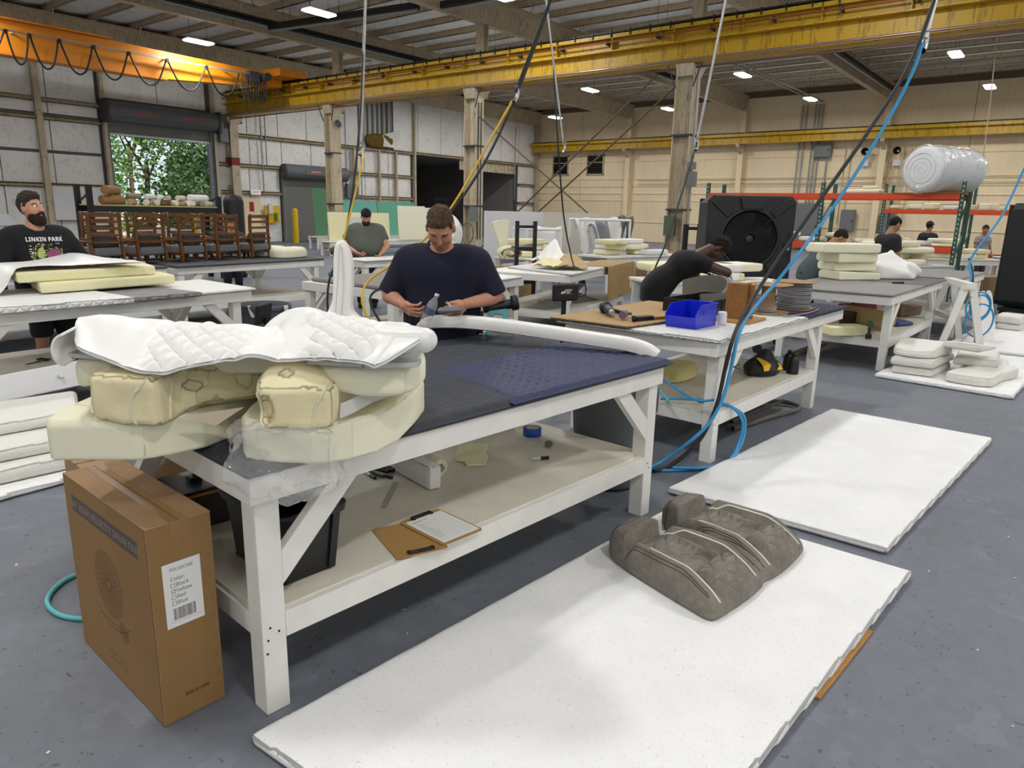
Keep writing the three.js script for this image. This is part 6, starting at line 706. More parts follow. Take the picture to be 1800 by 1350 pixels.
{ const g = thing('steam_gun', 'black and teal steam gun on the front table beside the man in navy', 'steam gun', [3.66, 0.935, -3.0], -0.906); part('barrel', rod([-0.1, 0.18, 0.0], [0.1, 0.225, 0.0], 0.026, 0.034, 18), mm.blackPlastic, g); part('head', lathe([[0.001, 0], [0.05, 0], [0.052, 0.04], [0.04, 0.05], [0.001, 0.05]], 22, [0.085, 0.225, 0], [0, 0, -PI / 2 + 0.2]), mm.black, g); part('face', lathe([[0.018, 0.051], [0.045, 0.051]], 20, [0.088, 0.225, 0], [0, 0, -PI / 2 + 0.2]), mm.steel, g); part('handle', [ext([[-0.07, 0.16], [-0.055, 0.19], [0.055, 0.205], [0.065, 0.16], [0.06, 0.05], [0.035, 0.05], [0.03, 0.15], [-0.03, 0.15], [-0.045, 0.0], [-0.08, 0.0]], 0.045, 0.006, [0, 0, -0.022])], mat(0x6fb4b8, 0.4), g); part('stand', box2([-0.11, 0, -0.05], [0.09, 0.012, 0.05], 0.004), mm.black, g); part('clip', box2([-0.13, 0.02, -0.03], [-0.1, 0.17, 0.03], 0.006), mm.blackPlastic, g); }
// foam-stack table
[[10.95, -2.55, 0.7, 0.42, 0.12, 0.62], [10.98, -2.6, 0.68, 0.4, 0.12, 0.72], [10.9, -2.6, 0.7, 0.42, 0.13, 0.55], [10.75, -2.62, 0.95, 0.4, 0.13, 0.66]].reduce((y, [x, z, w, d, h, t], k) => { single('foam_block', `pale foam block, ${['lowest', 'second lowest', 'second highest', 'topmost'][k]} of the four stacked on the felt table`, 'foam', cushion([[-w / 2, -d / 2], [w / 2, -d / 2], [w / 2, d / 2 * (k % 2 ? 0.8 : 1)], [-w / 2, d / 2]], (a) => h - (k === 0 ? 0.04 * (a + 0.3) : 0), 0.012, 0.016), mm.paleCream, [x, y, z], -t); return y + h; }, TT);
single('vinyl_heap', 'heap of folded white vinyl covers on the felt table', 'vinyl covers', net((x, y, z) => { let d = ellip([0, 0.0, 0], [0.46, 0.3, 0.36])(x, y, z); d = smin(d, capsule([-0.35, 0.12, 0.1], [0.1, 0.36, -0.05], 0.05, 0.03)(x, y, z), 0.08); d = smin(d, capsule([0.1, 0.36, -0.05], [0.42, 0.08, 0.15], 0.03, 0.05)(x, y, z), 0.08); d = smin(d, capsule([-0.42, 0.12, 0], [-0.3, 0.18, 0.12], 0.07, 0.06)(x, y, z), 0.06); d += 0.035 * Math.sin(18 * (x * 0.5 + y - 0.5 * z)) * 0.6 + 0.05 * n3(x * 7, y * 7, z * 7); return smax(d, -y, 0.02); }, [-0.6, -0.03, -0.5], [0.6, 0.5, 0.5], 0.02), mm.vinyl, [11.75, TT, -2.25], -0.6);
{ const k = thing('long_knife', 'black handled knife lying on the felt table', 'knife', [10.75, TT + 0.012, -1.85], -0.62); part('handle', rod([-0.14, 0, 0], [0.04, 0, 0], 0.012, 0.014), mm.black, k); part('blade', box2([0.04, -0.004, -0.012], [0.2, 0.002, 0.012]), mm.steel, k); }
single('brown_roll', 'tan vinyl sheet rolled up on the felt table\'s shelf', 'vinyl roll', sheet(50, 6, (u, v) => { const a = u * 2 * PI * 1.7, r = 0.075 + 0.06 * u; return [r * Math.cos(a), 0.14 + r * Math.sin(a) * 0.95, mix(0, -0.75, v)]; }, 0.008), mat(0xc2a878, 0.7), [10.0, 0.381, -1.78], -0.5);
{ const b = thing('tool_case', 'red tool case on the felt table\'s shelf', 'tool case', [10.75, 0.381, -2.35], -0.4); part('case', box2([-0.28, 0, -0.12], [0.28, 0.24, 0.12], 0.03), mat(0x8c1420, 0.5), b); part('handle', tube([[-0.1, 0.24, 0], [-0.08, 0.3, 0], [0.08, 0.3, 0], [0.1, 0.24, 0]], 0.014, 24, 8), mm.black, b); }
for (const [x, z, l] of [[10.1, -2.3, 'nearer'], [10.32, -2.2, 'farther']]) single('paint_tin', `brown paint tin on the felt table's shelf, ${l} of the pair`, 'tin', [lathe([[0, 0], [0.1, 0], [0.1, 0.19], [0.104, 0.195], [0.104, 0.2], [0, 0.2]], 22)], mat(0x3c2c22, 0.5), [x, 0.381, z]);
single('foam_block', 'yellow foam block on the felt table\'s shelf beside a drill', 'foam', cushion(rect(-0.26, -0.12, 0.26, 0.12), () => 0.12, 0.012, 0.014), mm.cream, [9.3, 0.381, -2.15], -0.7);
{ const d = thing('cordless_drill', 'green and black cordless drill on the felt table\'s shelf', 'drill', [9.28, 0.381, -1.86], 0.2); part('body', rod([-0.09, 0.17, 0], [0.08, 0.17, 0], 0.035, 0.03, 16), mat(0x26503c, 0.5), d); part('chuck', rod([0.08, 0.17, 0], [0.15, 0.17, 0], 0.022, 0.012, 14), mm.black, d); part('grip', bar([-0.04, 0.15, 0], [-0.06, 0.04, 0], 0.04, 0.035, [0, 0, 1], 0.01), mm.black, d); part('battery', box2([-0.11, 0, -0.035], [0.0, 0.05, 0.035], 0.008), mm.blackPlastic, d); }
[['white paper bundle', 0xe6e6e4, 11.6, -2.35, 0.5, 0.12], ['brown fabric stack', 0x8c7660, 12.0, -2.0, 0.5, 0.14], ['blue wrapped rod bundle', 0x3c4a7a, 10.75, -1.85, 0.35, 0.06]].forEach(([l, c, x, z, w, h]) => single('shelf_bundle', l + ' on the felt table\'s shelf', 'bundle', cushion(rect(-w / 2, -0.16, w / 2, 0.16), (a, b2) => h * (0.85 + 0.3 * noise2(a * 9, b2 * 9, 99, 4)), 0.015, 0.02), mat(c, 0.8), [x, 0.381, z], -0.4));
// sawhorse at the far right
{ const s = thing('sawhorse', 'white timber sawhorse standing beside the felt table', 'sawhorse', [12.0, 0, -1.32], 0.4); part('top', box2([-0.5, 0.86, -0.06], [0.5, 0.95, 0.06], 0.006), mm.whitePaint, s); for (const x of [-0.42, 0.42]) for (const k of [-1, 1]) part('leg', bar([x, 0.9, k * 0.04], [x * 1.1, 0.0, k * 0.26], 0.09, 0.045, [1, 0, 0]), mm.whitePaint, s); part('rail', box2([-0.44, 0.4, -0.16], [0.44, 0.48, -0.12], 0.004), mm.whitePaint, s); }
single('pad_blank', 'upright white shaped pad leaning on the sawhorse', 'upholstered part', ext(smooth([[-0.13, 0], [0.15, 0], [0.14, 0.5], [0.1, 0.7], [0.06, 0.72], [0.02, 0.55], [-0.02, 0.72], [-0.07, 0.7], [-0.12, 0.45]], 4), 0.06, 0.02, [12.75, 0.05, -0.98], [-0.15, -0.6, 0]), mm.vinyl);
// cut foam on floor sheets
const cutFoam = (lab, pts, y, h, top = () => h) => single('cut_foam', lab, 'foam', cushion(pts, top, 0.03, 0.016), mat(0xdfddd6, 0.85, { bumpMap: T.fuzz, bumpScale: 0.004 }), [0, y, 0]);
cutFoam('lower white pad in the left pile on the third foam sheet', [[9.0, -1.52], [9.02, -1.1], [9.75, -1.02], [9.85, -1.48]], 0.051, 0.1);
cutFoam('middle white pad in the left pile on the third foam sheet', [[8.97, -1.54], [8.99, -1.1], [9.8, -1.0], [9.9, -1.5]], 0.152, 0.1);
cutFoam('curved white pad topping the left pile on the third foam sheet', smooth([[9.02, -1.5], [9.05, -1.15], [9.3, -1.08], [9.75, -1.05], [9.85, -1.5], [9.4, -1.55]], 4), 0.253, 0.15, (x, z) => 0.1 + 0.06 * Math.cos((x - 9.4) * 5));
cutFoam('thin white pad at the bottom of the right pile', [[9.55, -0.85], [10.4, -0.95], [10.5, -0.5], [9.7, -0.45]], 0.051, 0.09);
cutFoam('large angled white pad lying over both piles', [[9.35, -1.1], [9.2, -0.72], [10.2, -0.42], [10.55, -0.72], [10.2, -1.05]], 0.36, 0.09, (x, z) => 0.09 - 0.16 * (x - 9.3));
cutFoam('nearest white rectangular pad on the third foam sheet', smooth([[8.94, -0.97], [8.9, -0.56], [9.3, -0.48], [9.85, -0.36], [10.05, -0.7], [9.5, -0.85]], 3), 0.051, 0.11);
cutFoam('white pad second in the right pile', [[9.5, -0.98], [10.3, -1.02], [10.4, -0.6], [9.6, -0.55]], 0.15, 0.1);
cutFoam('long thin white pad stretched on the farthest foam sheet', [[11.9, -1.2], [12.05, -0.95], [14.0, -0.95], [14.3, -1.2]], 0.051, 0.06);
cutFoam('lower white pad of the small far pile', [[14.2, -0.95], [14.1, -0.6], [14.8, -0.55], [14.85, -0.9]], 0.051, 0.1);
cutFoam('upper white pad of the small far pile', [[14.25, -1.0], [14.1, -0.62], [14.78, -0.55], [14.85, -0.95]], 0.152, 0.12);
// cream-slab table, left
single('foam_slab', 'lower cream foam slab on the left table', 'foam', cushion([[2.3, -6.98], [3.55, -7.12], [3.62, -7.58], [2.4, -7.5]], () => 0.09, 0.008, 0.014), mm.cream, [0, 0.975, 0]);
single('foam_slab', 'upper cream foam slab on the left table', 'foam', cushion([[2.16, -7.06], [3.4, -7.2], [3.5, -7.62], [2.25, -7.56]], () => 0.09, 0.008, 0.014), mm.cream, [0, 1.066, 0]);
single('vinyl_sheet', 'white vinyl sheet draped over the cream slabs', 'vinyl sheet', sheet(40, 22, (u, v) => { const x = 1.3 + 1.95 * u, z = -7.1 - 0.62 * v, on = sst(2.02, 2.2, x); return [x, mix(0.99, 1.164, on) + 0.02 * on + 0.035 * (1 - on) * Math.sin(5 * v + 9 * u) * 0.6 + 0.07 * Math.exp(-(((x - 2.85) / 0.22) ** 2)) * v + 0.02 * noise2(u * 9, v * 5, 99, 2), z + 0.05 * Math.sin(7 * u)]; }, 0.006), mm.vinyl);
{ const g = thing('scissors', 'dark scissors and cutters on the low left shelf', 'scissors', [2.2, 0.386, -7.0], 0.4); part('blade', box2([-0.1, 0, -0.01], [0.04, 0.006, 0.01]), mm.darkMetal, g); part('handle', [tube(circ(0.08, 0.02, 0.03, 10).map(([a, b]) => [a, 0.01, b]), 0.007, 30, 6, true), tube(circ(0.08, -0.04, 0.03, 10).map(([a, b]) => [a, 0.01, b]), 0.007, 30, 6, true)], mm.black, g); }
single('phone', 'black phone lying on the low left shelf', 'phone', box(0.15, 0.01, 0.075, [2.42, 0.387, -6.9], [0, 0.3, 0], 0.004), mm.blackPlastic);
cutFoam('big white slab atop the left floor pile', [[0.2, -5.5], [1.92, -5.4], [2.15, -6.05], [0.3, -6.2]], 0.23, 0.09);
cutFoam('second slab of the left floor pile', [[0.2, -5.2], [1.75, -5.1], [2.1, -5.9], [0.3, -6.1]], 0.14, 0.09);
cutFoam('lowest slab of the left floor pile', [[0.1, -5.05], [1.7, -4.98], [2.0, -5.8], [0.2, -6.0]], 0.041, 0.1);
single('appliance_panel', 'white enamel panel with round dial behind the left floor pile', 'panel', [box(0.9, 0.2, 0.05, [1.85, 0.38, -6.22], [-0.3, 0, 0.06], 0.01), rod([2.1, 0.41, -6.2], [2.1, 0.42, -6.17], 0.02)], mm.whiteBoard);
{ const f = thing('floor_fan', 'dark floor fan under the left table', 'fan', [3.95, 0, -7.55], 0.7); for (const r of [0.08, 0.14, 0.2]) part('guard_ring', plain(new THREE.TorusGeometry(r, 0.006, 5, 30).translate(0, 0.3, 0.05)), mm.black, f); for (let k = 0; k < 10; k++) { const a = k / 10 * 2 * PI; part('guard_wire', rod([0.03 * Math.cos(a), 0.3 + 0.03 * Math.sin(a), 0.055], [0.2 * Math.cos(a), 0.3 + 0.2 * Math.sin(a), 0.05], 0.004), mm.steel, f); } for (let k = 0; k < 3; k++) { const a = k * 2.094; part('blade', box(0.14, 0.1, 0.012, [0.09 * Math.cos(a), 0.3 + 0.09 * Math.sin(a), 0.0], [0.4, 0, a], 0.004), mm.galv, f); } part('stand', [bar([-0.2, 0.02, 0], [0, 0.3, -0.03], 0.03, 0.02), bar([0.2, 0.02, 0], [0, 0.3, -0.03], 0.03, 0.02), box2([-0.24, 0, -0.1], [0.24, 0.03, 0.1], 0.01)], mm.black, f); }
{ const s = thing('office_stool', 'black moulded stool back by the left waste bin', 'stool', [3.9, 0, -6.15], 0.5); part('back', box(0.28, 0.2, 0.04, [0, 0.74, 0], [0.15, 0, 0], 0.02), mm.black, s); part('post', bar([0, 0.4, 0.05], [0, 0.7, 0.02], 0.04, 0.02, [1, 0, 0]), mm.black, s); part('seat', box(0.36, 0.06, 0.34, [0, 0.42, 0.2], [0, 0, 0], 0.025), mm.black, s); part('leg', [bar([-0.14, 0.4, 0.08], [-0.2, 0, 0.02], 0.03, 0.03), bar([0.14, 0.4, 0.08], [0.2, 0, 0.02], 0.03, 0.03), bar([-0.14, 0.4, 0.32], [-0.2, 0, 0.38], 0.03, 0.03), bar([0.14, 0.4, 0.32], [0.2, 0, 0.38], 0.03, 0.03)], mm.black, s); }
// table behind the man in navy
{ const s = thing('garment_steamer', 'teal handheld garment steamer standing on the grey felt table', 'steamer', [5.5, TT + 0.015, -7.05], -0.5); part('base', lathe([[0, 0], [0.1, 0], [0.105, 0.02], [0.09, 0.05], [0.06, 0.06], [0, 0.06]], 24), mat(0x2f5f66, 0.35), s); part('body', bar([-0.01, 0.05, 0], [0.0, 0.28, 0], 0.07, 0.08, [0, 0, 1], 0.02), mat(0x2f5f66, 0.35), s); part('tank', bar([0.07, 0.05, 0], [0.07, 0.25, 0], 0.06, 0.07, [0, 0, 1], 0.015), phys(0xaab2b4, 0.15, { transmission: 0.4, thickness: 0 }), s); part('head', rod([-0.07, 0.29, 0], [0.07, 0.33, 0.02], 0.04, 0.055, 20), mm.darkGrey, s); part('plate', rod([0.07, 0.33, 0.02], [0.085, 0.334, 0.023], 0.056, 0.056, 20), mat(0x9a938a, 0.4, { metalness: 0.6 }), s); }
single('foam_pad', 'white foam pad wrapped in vinyl on the grey felt table', 'foam', cushion(smooth([[6.3, -6.9], [6.95, -6.95], [7.1, -6.5], [6.4, -6.45]], 4), (x) => 0.09 + 0.06 * Math.exp(-(((x - 6.8) / 0.15) ** 2)), 0.03, 0.018), mm.vinyl, [0, TT + 0.015, 0]);
{ const b = thing('cardboard_carton', 'open brown carton under the grey felt table', 'carton', [5.55, 0, -5.35], -0.35); const w = 0.34, d = 0.22, h = 0.5; part('body', [box2([-w, 0, -d], [w, 0.01, d]), box2([-w, 0, d - 0.008], [w, h, d]), box2([-w, 0, -d], [w, h, -d + 0.008]), box2([-w, 0, -d], [-w + 0.008, h, d]), box2([w - 0.008, 0, -d], [w, h, d])], mm.card, b); part('label', box2([0.16, 0.1, d + 0.001], [0.3, 0.2, d + 0.003]), mm.whiteBoard, b); part('dark_print', box2([-0.28, 0.3, d + 0.001], [0.02, 0.37, d + 0.002]), mat(0x3a2f26, 0.8), b); part('flap', [box(0.66, 0.006, 0.2, [0, h + 0.01, d + 0.06], [0.9, 0, 0]), box(0.006, 0.2, 0.42, [w + 0.06, h + 0.03, 0], [0, 0, -0.8])], mm.card, b); }
for (const [x, z, t, lab] of [[4.62, -7.9, 0.3, 'blue plastic bin tilted beside the left waste bin'], [5.0, -6.9, -0.4, 'blue plastic panel leaning low by the left waste bin']]) single('blue_bin', lab, 'bin', [box(0.42, 0.02, 0.3, [0, 0.3, 0], [0.9, 0, 0.2], 0.006), box(0.42, 0.24, 0.02, [0, 0.2, 0.16], [0.5, 0, 0.2], 0.006)], mat(0x1c4fb0, 0.4), [x, -0.05, z], t);
{ const h = thing('hose_heap', 'tangle of brown hoses under the grey felt table', 'hoses', [6.7, 0.381, -6.2]); for (let k = 0; k < 6; k++) part('hose', tube(circ(0, 0, 0.1 + 0.03 * k, 10).map(([a, b], i) => [a + 0.05 * Math.sin(k * 2), 0.03 + 0.025 * k + 0.02 * Math.sin(i + k), b]), 0.022, 50, 6, true), mat(0x55473a, 0.7), h); }
single('brown_box_flat', 'small flat brown carton on the floor behind the white bow', 'carton', box(0.5, 0.16, 0.35, [4.7, 0.08, -4.55], [0, -0.5, 0], 0.004), mm.card);
// table with the hanging tan cover
{ const c = Math.cos(0.24), s = Math.sin(0.24), W = (x, z) => [8.35 + x * c + z * s, -5.56 - x * s + z * c];
  single('tan_cover', 'tan diamond quilted vinyl cover draped over a table front', 'vinyl cover', sheet(40, 50, (u, v) => { const x = mix(1.55, 3.1, u), q = v * 1.15; let z, y; if (q < 0.6) { z = -0.55 + q; y = TT + 0.012; } else { const e = q - 0.6; z = 0.05 + 0.03 * sst(0, 0.05, e) + 0.03 * Math.sin(9 * u) * e; y = TT + 0.012 - Math.max(0, e - 0.02); } const p = W(x + (q > 0.6 ? 0.12 * (q - 0.6) : 0), z); return [p[0], y, p[1]]; }, 0.014), mat(0xa98a58, 0.6, { bumpMap: T.quilt5, bumpScale: 0.006 }));
  boxUV(scene.children[scene.children.length - 1].geometry);
  const heap = (lab, x, z, r, m, sd2) => { const [a, b] = W(x, z); return single('vinyl_scraps', lab, 'vinyl covers', sheet(26, 16, (u, v) => { const X = (u - 0.5) * r[0], Z = (v - 0.5) * r[1]; return [X, 0.02 + r[2] * Math.exp(-((X / r[0]) ** 2 + (Z / r[1]) ** 2) * 7) * (0.6 + 0.8 * noise2(u * 5 + sd2, v * 4, 99, sd2)) + 0.04 * Math.abs(Math.sin(6 * u + 4 * v + sd2)), Z]; }, 0.006), m, [a, TT, b], 0.2 * sd2); };
  heap('crumpled tan and white vinyl scraps on the table with the tan cover', 0.95, -0.35, [1.0, 0.5, 0.16], mat(0xb39b72, 0.7), 3); heap('white vinyl cover bunched behind the tan scraps', 1.25, -0.75, [0.9, 0.5, 0.3], mm.vinyl, 5); heap('small cream vinyl bundle at the left of the tan scraps', 0.6, -0.55, [0.5, 0.35, 0.14], mm.creamHide, 7);
  for (const [x, z, m, l] of [[0.5, -0.5, mm.steel, 'clear film and offcuts'], [1.5, -0.4, mm.greyHide, 'grey fabric offcuts']]) { const [a, b] = W(x, z); single('offcut_heap', l + ' on the shelf under the tan cover table', 'offcuts', sheet(18, 12, (u, v) => [(u - 0.5) * 0.7, 0.01 + 0.12 * Math.sin(PI * u) * Math.sin(PI * v) * (0.4 + noise2(u * 7, v * 6, 99, 9)), (v - 0.5) * 0.4], 0.006), m, [a, 0.382, b]); }
  const [ra, rb] = W(1.1, -0.3); single('cardboard_tube', 'grey cardboard tube lying on the shelf under the tan cover table', 'tube', [lathe([[0.045, 0], [0.055, 0], [0.055, 0.5], [0.045, 0.5], [0.045, 0]], 20, [0, 0, 0], [0.9, 0, 0.3])], mat(0x8f8780, 0.6), [ra, 0.45, rb - 0.15]); }
// chairs
{
  const mk = (lab, p, t) => { const c = thing('wooden_chair', lab, 'chair', p, t, 'wooden chairs standing on the work tables'); for (const k of [-1, 1]) { part('back_post', ext(smooth([[0, 0], [0.035, 0], [0.05, 0.25], [0.06, 0.5], [0.045, 0.68], [0.012, 0.69], [0.018, 0.5], [0.01, 0.25]], 4), 0.035, 0.006, [k * 0.2 - (k > 0 ? 0 : 0.035), 0, 0], [0, PI / 2, 0]), mm.teak, c); part('arm_post', bar([k * 0.215, 0.0, -0.45], [k * 0.215, 0.3, -0.45], 0.035, 0.035, [0, 0, 1], 0.006), mm.teak, c); part('side_rail', bar([k * 0.215, 0.12, -0.02], [k * 0.215, 0.12, -0.46], 0.035, 0.05, [0, 1, 0], 0.006), mm.teak, c); part('arm', bar([k * 0.22, 0.31, 0.0], [k * 0.22, 0.31, -0.48], 0.045, 0.028, [0, 1, 0], 0.008), mm.teak, c); }
    for (const y of [0.3, 0.39, 0.48, 0.57, 0.655]) part('slat', sheet(8, 2, (u, v) => [mix(-0.19, 0.19, u), y + (v - 0.5) * (y > 0.6 ? 0.05 : 0.035), -0.022 - 0.03 * Math.sin(PI * u) - 0.03 * (y - 0.3)], 0.016), mm.teak, c); part('front_rail', box2([-0.21, 0.09, -0.48], [0.21, 0.15, -0.455], 0.005), mm.teak, c); part('seat_cushion', box(0.4, 0.12, 0.44, [0, 0.17, -0.22], [0, 0, 0], 0.04), mat(0x6a6b6c, 0.85, { bumpMap: T.fuzz, bumpScale: 0.01 }), c); part('back_cushion', box(0.38, 0.16, 0.1, [0, 0.31, -0.1], [0.1, 0, 0], 0.04), mm.charcoal, c); return c; };
  const P = [[4.22, -10.2], [4.82, -10.22], [5.44, -10.25], [6.06, -10.36], [6.68, -10.45]], names = ['first', 'second', 'third', 'fourth', 'fifth'];
  P.forEach(([x, z], i) => mk(`wooden slat-back chair in the front row on the tables, ${names[i]} from the man in black`, [x, TT, z], 0.18 + 0.04 * i)); [[4.5, -11.22], [5.15, -11.28], [5.77, -11.3], [6.38, -11.36]].forEach(([x, z], i) => mk(`wooden slat-back chair in the rear row on the tables, ${names[i]} from the man in black`, [x, TT, z], PI + 0.15));
}
for (const [x, z, l, t, lab] of [[7.1, -10.35, 0.62, 0.3, 'long cream foam bolster past the last wooden chair'], [7.05, -10.8, 0.5, 0.1, 'short cream foam bolster behind the last wooden chair']]) single('foam_bolster', lab, 'foam', cushion(smooth(rect(-l / 2, -0.14, l / 2, 0.14), 4), () => 0.17, 0.05, 0.018), mm.paleCream, [x, TT, z], t);
// ---------------------------------------------------------------- big fans, racking, stock
function bigFan(label, p, turn) {
  const o = thing('cooler_fan', label, 'cooler fan', p, turn), W = 0.83, H = 2.0, y0 = 0.16, cy = 1.36, R = 0.53, d = 0.42;
  const oct = (w, h, c) => [[-w + c, 0], [w - c, 0], [w, c], [w, h - c], [w - c, h], [-w + c, h], [-w, h - c], [-w, c]];
  const M = mat(0x1c1d1f, 0.5, { bumpMap: T.fuzz, bumpScale: 0.001 });
  part('front_panel', ext(oct(W, H, 0.1), 0.1, 0.03, [0, y0, d - 0.1], [0, 0, 0], [circ(0, cy - y0 + 0.0, R, 48)], 3), M, o);
  part('housing', [ext(oct(W - 0.05, H - 0.06, 0.12), 2 * d - 0.12, 0.03, [0, y0 + 0.03, -d], [0, 0, 0], [circ(0, cy - y0 - 0.03, R + 0.02, 40)])], M, o);
  part('back_panel', box2([-W + 0.06, y0 + 0.06, -d - 0.04], [W - 0.06, y0 + H - 0.06, -d + 0.01], 0.02), mm.black, o);
  for (const [sx, sy] of [[-1, 1], [1, 1], [-1, -1], [1, -1]]) part('corner_strut', bar([sx * (W - 0.1), cy + (sy > 0 ? 0.72 : -1.0), d + 0.005], [sx * 0.4, cy + sy * 0.44, d + 0.0], 0.16, 0.05, [0, 0, 1], 0.015), M, o);
  part('top_block', ext([[-0.24, 0], [0.24, 0], [0.19, 0.2], [-0.19, 0.2]].map(([a, b]) => [a, -b]), 0.05, 0.012, [0, y0 + H - 0.06, d - 0.01]), M, o);
  for (const s of [-1, 1]) part('side_grip', box(0.06, 0.4, 0.03, [s * (W - 0.07), 1.3, d + 0.005], [0, 0, 0], 0.014), mm.black, o);
  part('bell_mouth', plain(new THREE.TorusGeometry(R + 0.01, 0.03, 10, 56).translate(0, cy, d)), M, o);
  for (let k = 0; k < 17; k++) part('guard_ring', plain(new THREE.TorusGeometry(0.12 + k * 0.0225, 0.0032, 4, 56).translate(0, cy, d + 0.02)), mm.darkGrey, o);
  for (let k = 0; k < 8; k++) { const a = k * PI / 4; part('guard_spoke', rod([0.1 * Math.cos(a), cy + 0.1 * Math.sin(a), d + 0.022], [R * Math.cos(a), cy + R * Math.sin(a), d + 0.018], 0.005), mm.darkMetal, o); }
  part('hub_ring', plain(new THREE.TorusGeometry(0.11, 0.012, 8, 36).translate(0, cy, d + 0.025)), mm.darkMetal, o); part('hub', lathe([[0.001, 0], [0.075, 0], [0.07, 0.04], [0.001, 0.05]], 26, [0, cy, d - 0.04], [PI / 2, 0, 0]), mm.darkGrey, o);
  for (let k = 0; k < 5; k++) { const a = k * 2 * PI / 5 + 0.3; part('blade', box(0.4, 0.17, 0.02, [0.27 * Math.cos(a), cy + 0.27 * Math.sin(a), d - 0.16], [0.45, 0, a], 0.008), mm.black, o); }
  const dp = part('display', box2([W - 0.17, 1.08, d + 0.0], [W - 0.05, 1.3, d + 0.03], 0.008), mm.black, o); part('screen', box2([W - 0.14, 1.17, d + 0.03], [W - 0.075, 1.26, d + 0.034]), mat(0x8f90e0, 0.4, { emissive: 0x7f80ff, emissiveIntensity: 0.5 }), dp, 'small lit blue display');
  part('base_frame', [box2([-W + 0.1, 0.1, -d + 0.05], [W - 0.1, 0.17, d - 0.08])], mm.darkMetal, o);
  for (const x of [-0.65, 0.65]) for (const z of [-0.3, 0.26]) part('caster', [rod([x - 0.025, 0.06, z], [x + 0.025, 0.06, z], 0.06, 0.06, 18), box2([x - 0.03, 0.06, z - 0.02], [x + 0.03, 0.12, z + 0.02])], mm.rubber, o);
  return o;
}
bigFan('large black portable cooler fan in the middle behind the bending man', [13.85, 0, -5.25], -0.9);
bigFan('large black portable cooler fan cut off by the right picture edge', [17.3, 0, -0.55], -0.35);
function rack(label, x, z0, z1, ys, n, h, dep = 1.05) {
  const o = thing('pallet_rack', label, 'pallet rack', [x, 0, 0]);
  for (let i = 0; i <= n; i++) { const z = mix(z0, z1, i / n); for (const dx of [0, dep]) { part('upright', [box2([dx - 0.04, 0, z - 0.04], [dx + 0.04, h, z - 0.032]), box2([dx - 0.04, 0, z - 0.04], [dx - 0.032, h, z + 0.04]), box2([dx + 0.032, 0, z - 0.04], [dx + 0.04, h, z + 0.04])], mm.rackGreen, o); } for (let y = 0.15; y < h - 0.6; y += 0.75) part('cross_tie', bar([0, y, z], [dep, y + 0.6, z], 0.03, 0.03), mm.rackGreen, o);
    const holes = []; for (let y = 0.4; y < h; y += 0.1) holes.push(box2([-0.0415, y, z - 0.012], [-0.0395, y + 0.028, z + 0.012])); const st = part('slot_row', holes, mm.whiteBoard, o); st.userData.kind = 'stuff'; }
  for (const y of ys) for (let i = 0; i < n; i++) for (const dx of [-0.05, dep + 0.05]) part('beam', [box2([dx - 0.025, y - 0.13, mix(z0, z1, i / n) + 0.04], [dx + 0.025, y, mix(z0, z1, (i + 1) / n) - 0.04], 0.006)], mm.rackOrange, o);
  return o;
}
rack('green and orange pallet rack carrying the plastic-wrapped roll', 18.5, -8.05, -2.25, [1.2, 2.36], 2, 2.62);
rack('farther pallet rack with one orange beam of foam near the wall', 26, -5.3, -0.6, [0.8, 2.12], 2, 2.9);
{ const o = thing('foam_roll', 'huge white foam roll wrapped in clear plastic on the top rack beam', 'foam roll', [18.85, 2.37, -2.72], 0); const rl = (a, r, L, rot) => a;
  part('roll', lathe([[0.001, -0.72], [0.2, -0.72], [0.36, -0.71], [0.425, -0.66], [0.43, 0.66], [0.36, 0.71], [0.2, 0.72], [0.001, 0.72]], 40, [0, 0.43, 0], [PI / 2, 0, 0.0]), mat(0xd7dcdf, 0.6), o); part('end_swirl', tube(Array.from({ length: 60 }, (_, i) => { const a = i * 0.42, r = 0.02 + i * 0.0058; return [r * Math.cos(a), 0.43 + r * Math.sin(a), 0.722]; }), 0.006, 240, 4), mm.whiteBoard, o);
  part('wrap', net((x, y, z) => { const r = Math.hypot(x, y - 0.43); let d = smax(r - 0.45, Math.abs(z) - 0.75, 0.08) + 0.05 * n3(x * 7, y * 7, z * 7) + 0.02 * n3(x * 19, y * 19, z * 19); d = smin(d, capsule([0, 0.9, 0.45], [0, 0.88, -0.2], 0.02, 0.02)(x, y, z), 0.06); return d; }, [-0.6, -0.1, -0.95], [0.6, 1.05, 0.95], 0.03), film, o); o.rotation.y = -2.0; o.scale.setScalar(1.12); }
single('support_board', 'narrow board under the wrapped roll on the rack', 'board', box2([18.4, 2.361, -3.6], [19.7, 2.375, -2.25]), mm.pine);
// foam stock on racks and far tables
const stockM = [mm.paleCream, mm.cream, mm.foam, mat(0xe7ddb6, 0.95)];
let fs = 0; const words3 = ['lying flat', 'slightly tilted', 'with a cut corner', 'thin', 'thick', 'square', 'long', 'short'];
function stock(where, x, y, z, w, h, d, t, group) { single('foam_stock', where, 'foam', cushion([[-w / 2, -d / 2], [w / 2 - (fs % 3) * 0.05, -d / 2], [w / 2, d / 2], [-w / 2, d / 2 - (fs % 2) * 0.05]], () => h, 0.012, 0.035), stockM[fs % 4], [x, y, z], t, group); fs++; }
for (const [x, z, w, d, h, y, t, lab] of [[18.9, -4.35, 0.9, 0.3, 0.1, 2.365, 1.35, 'pale foam strip lying on the top rack beam'], [18.95, -4.2, 0.4, 0.25, 0.08, 2.465, 1.2, 'short foam piece on top of the strip on the rack']]) stock(lab, x, y, z, w, h, d, t);
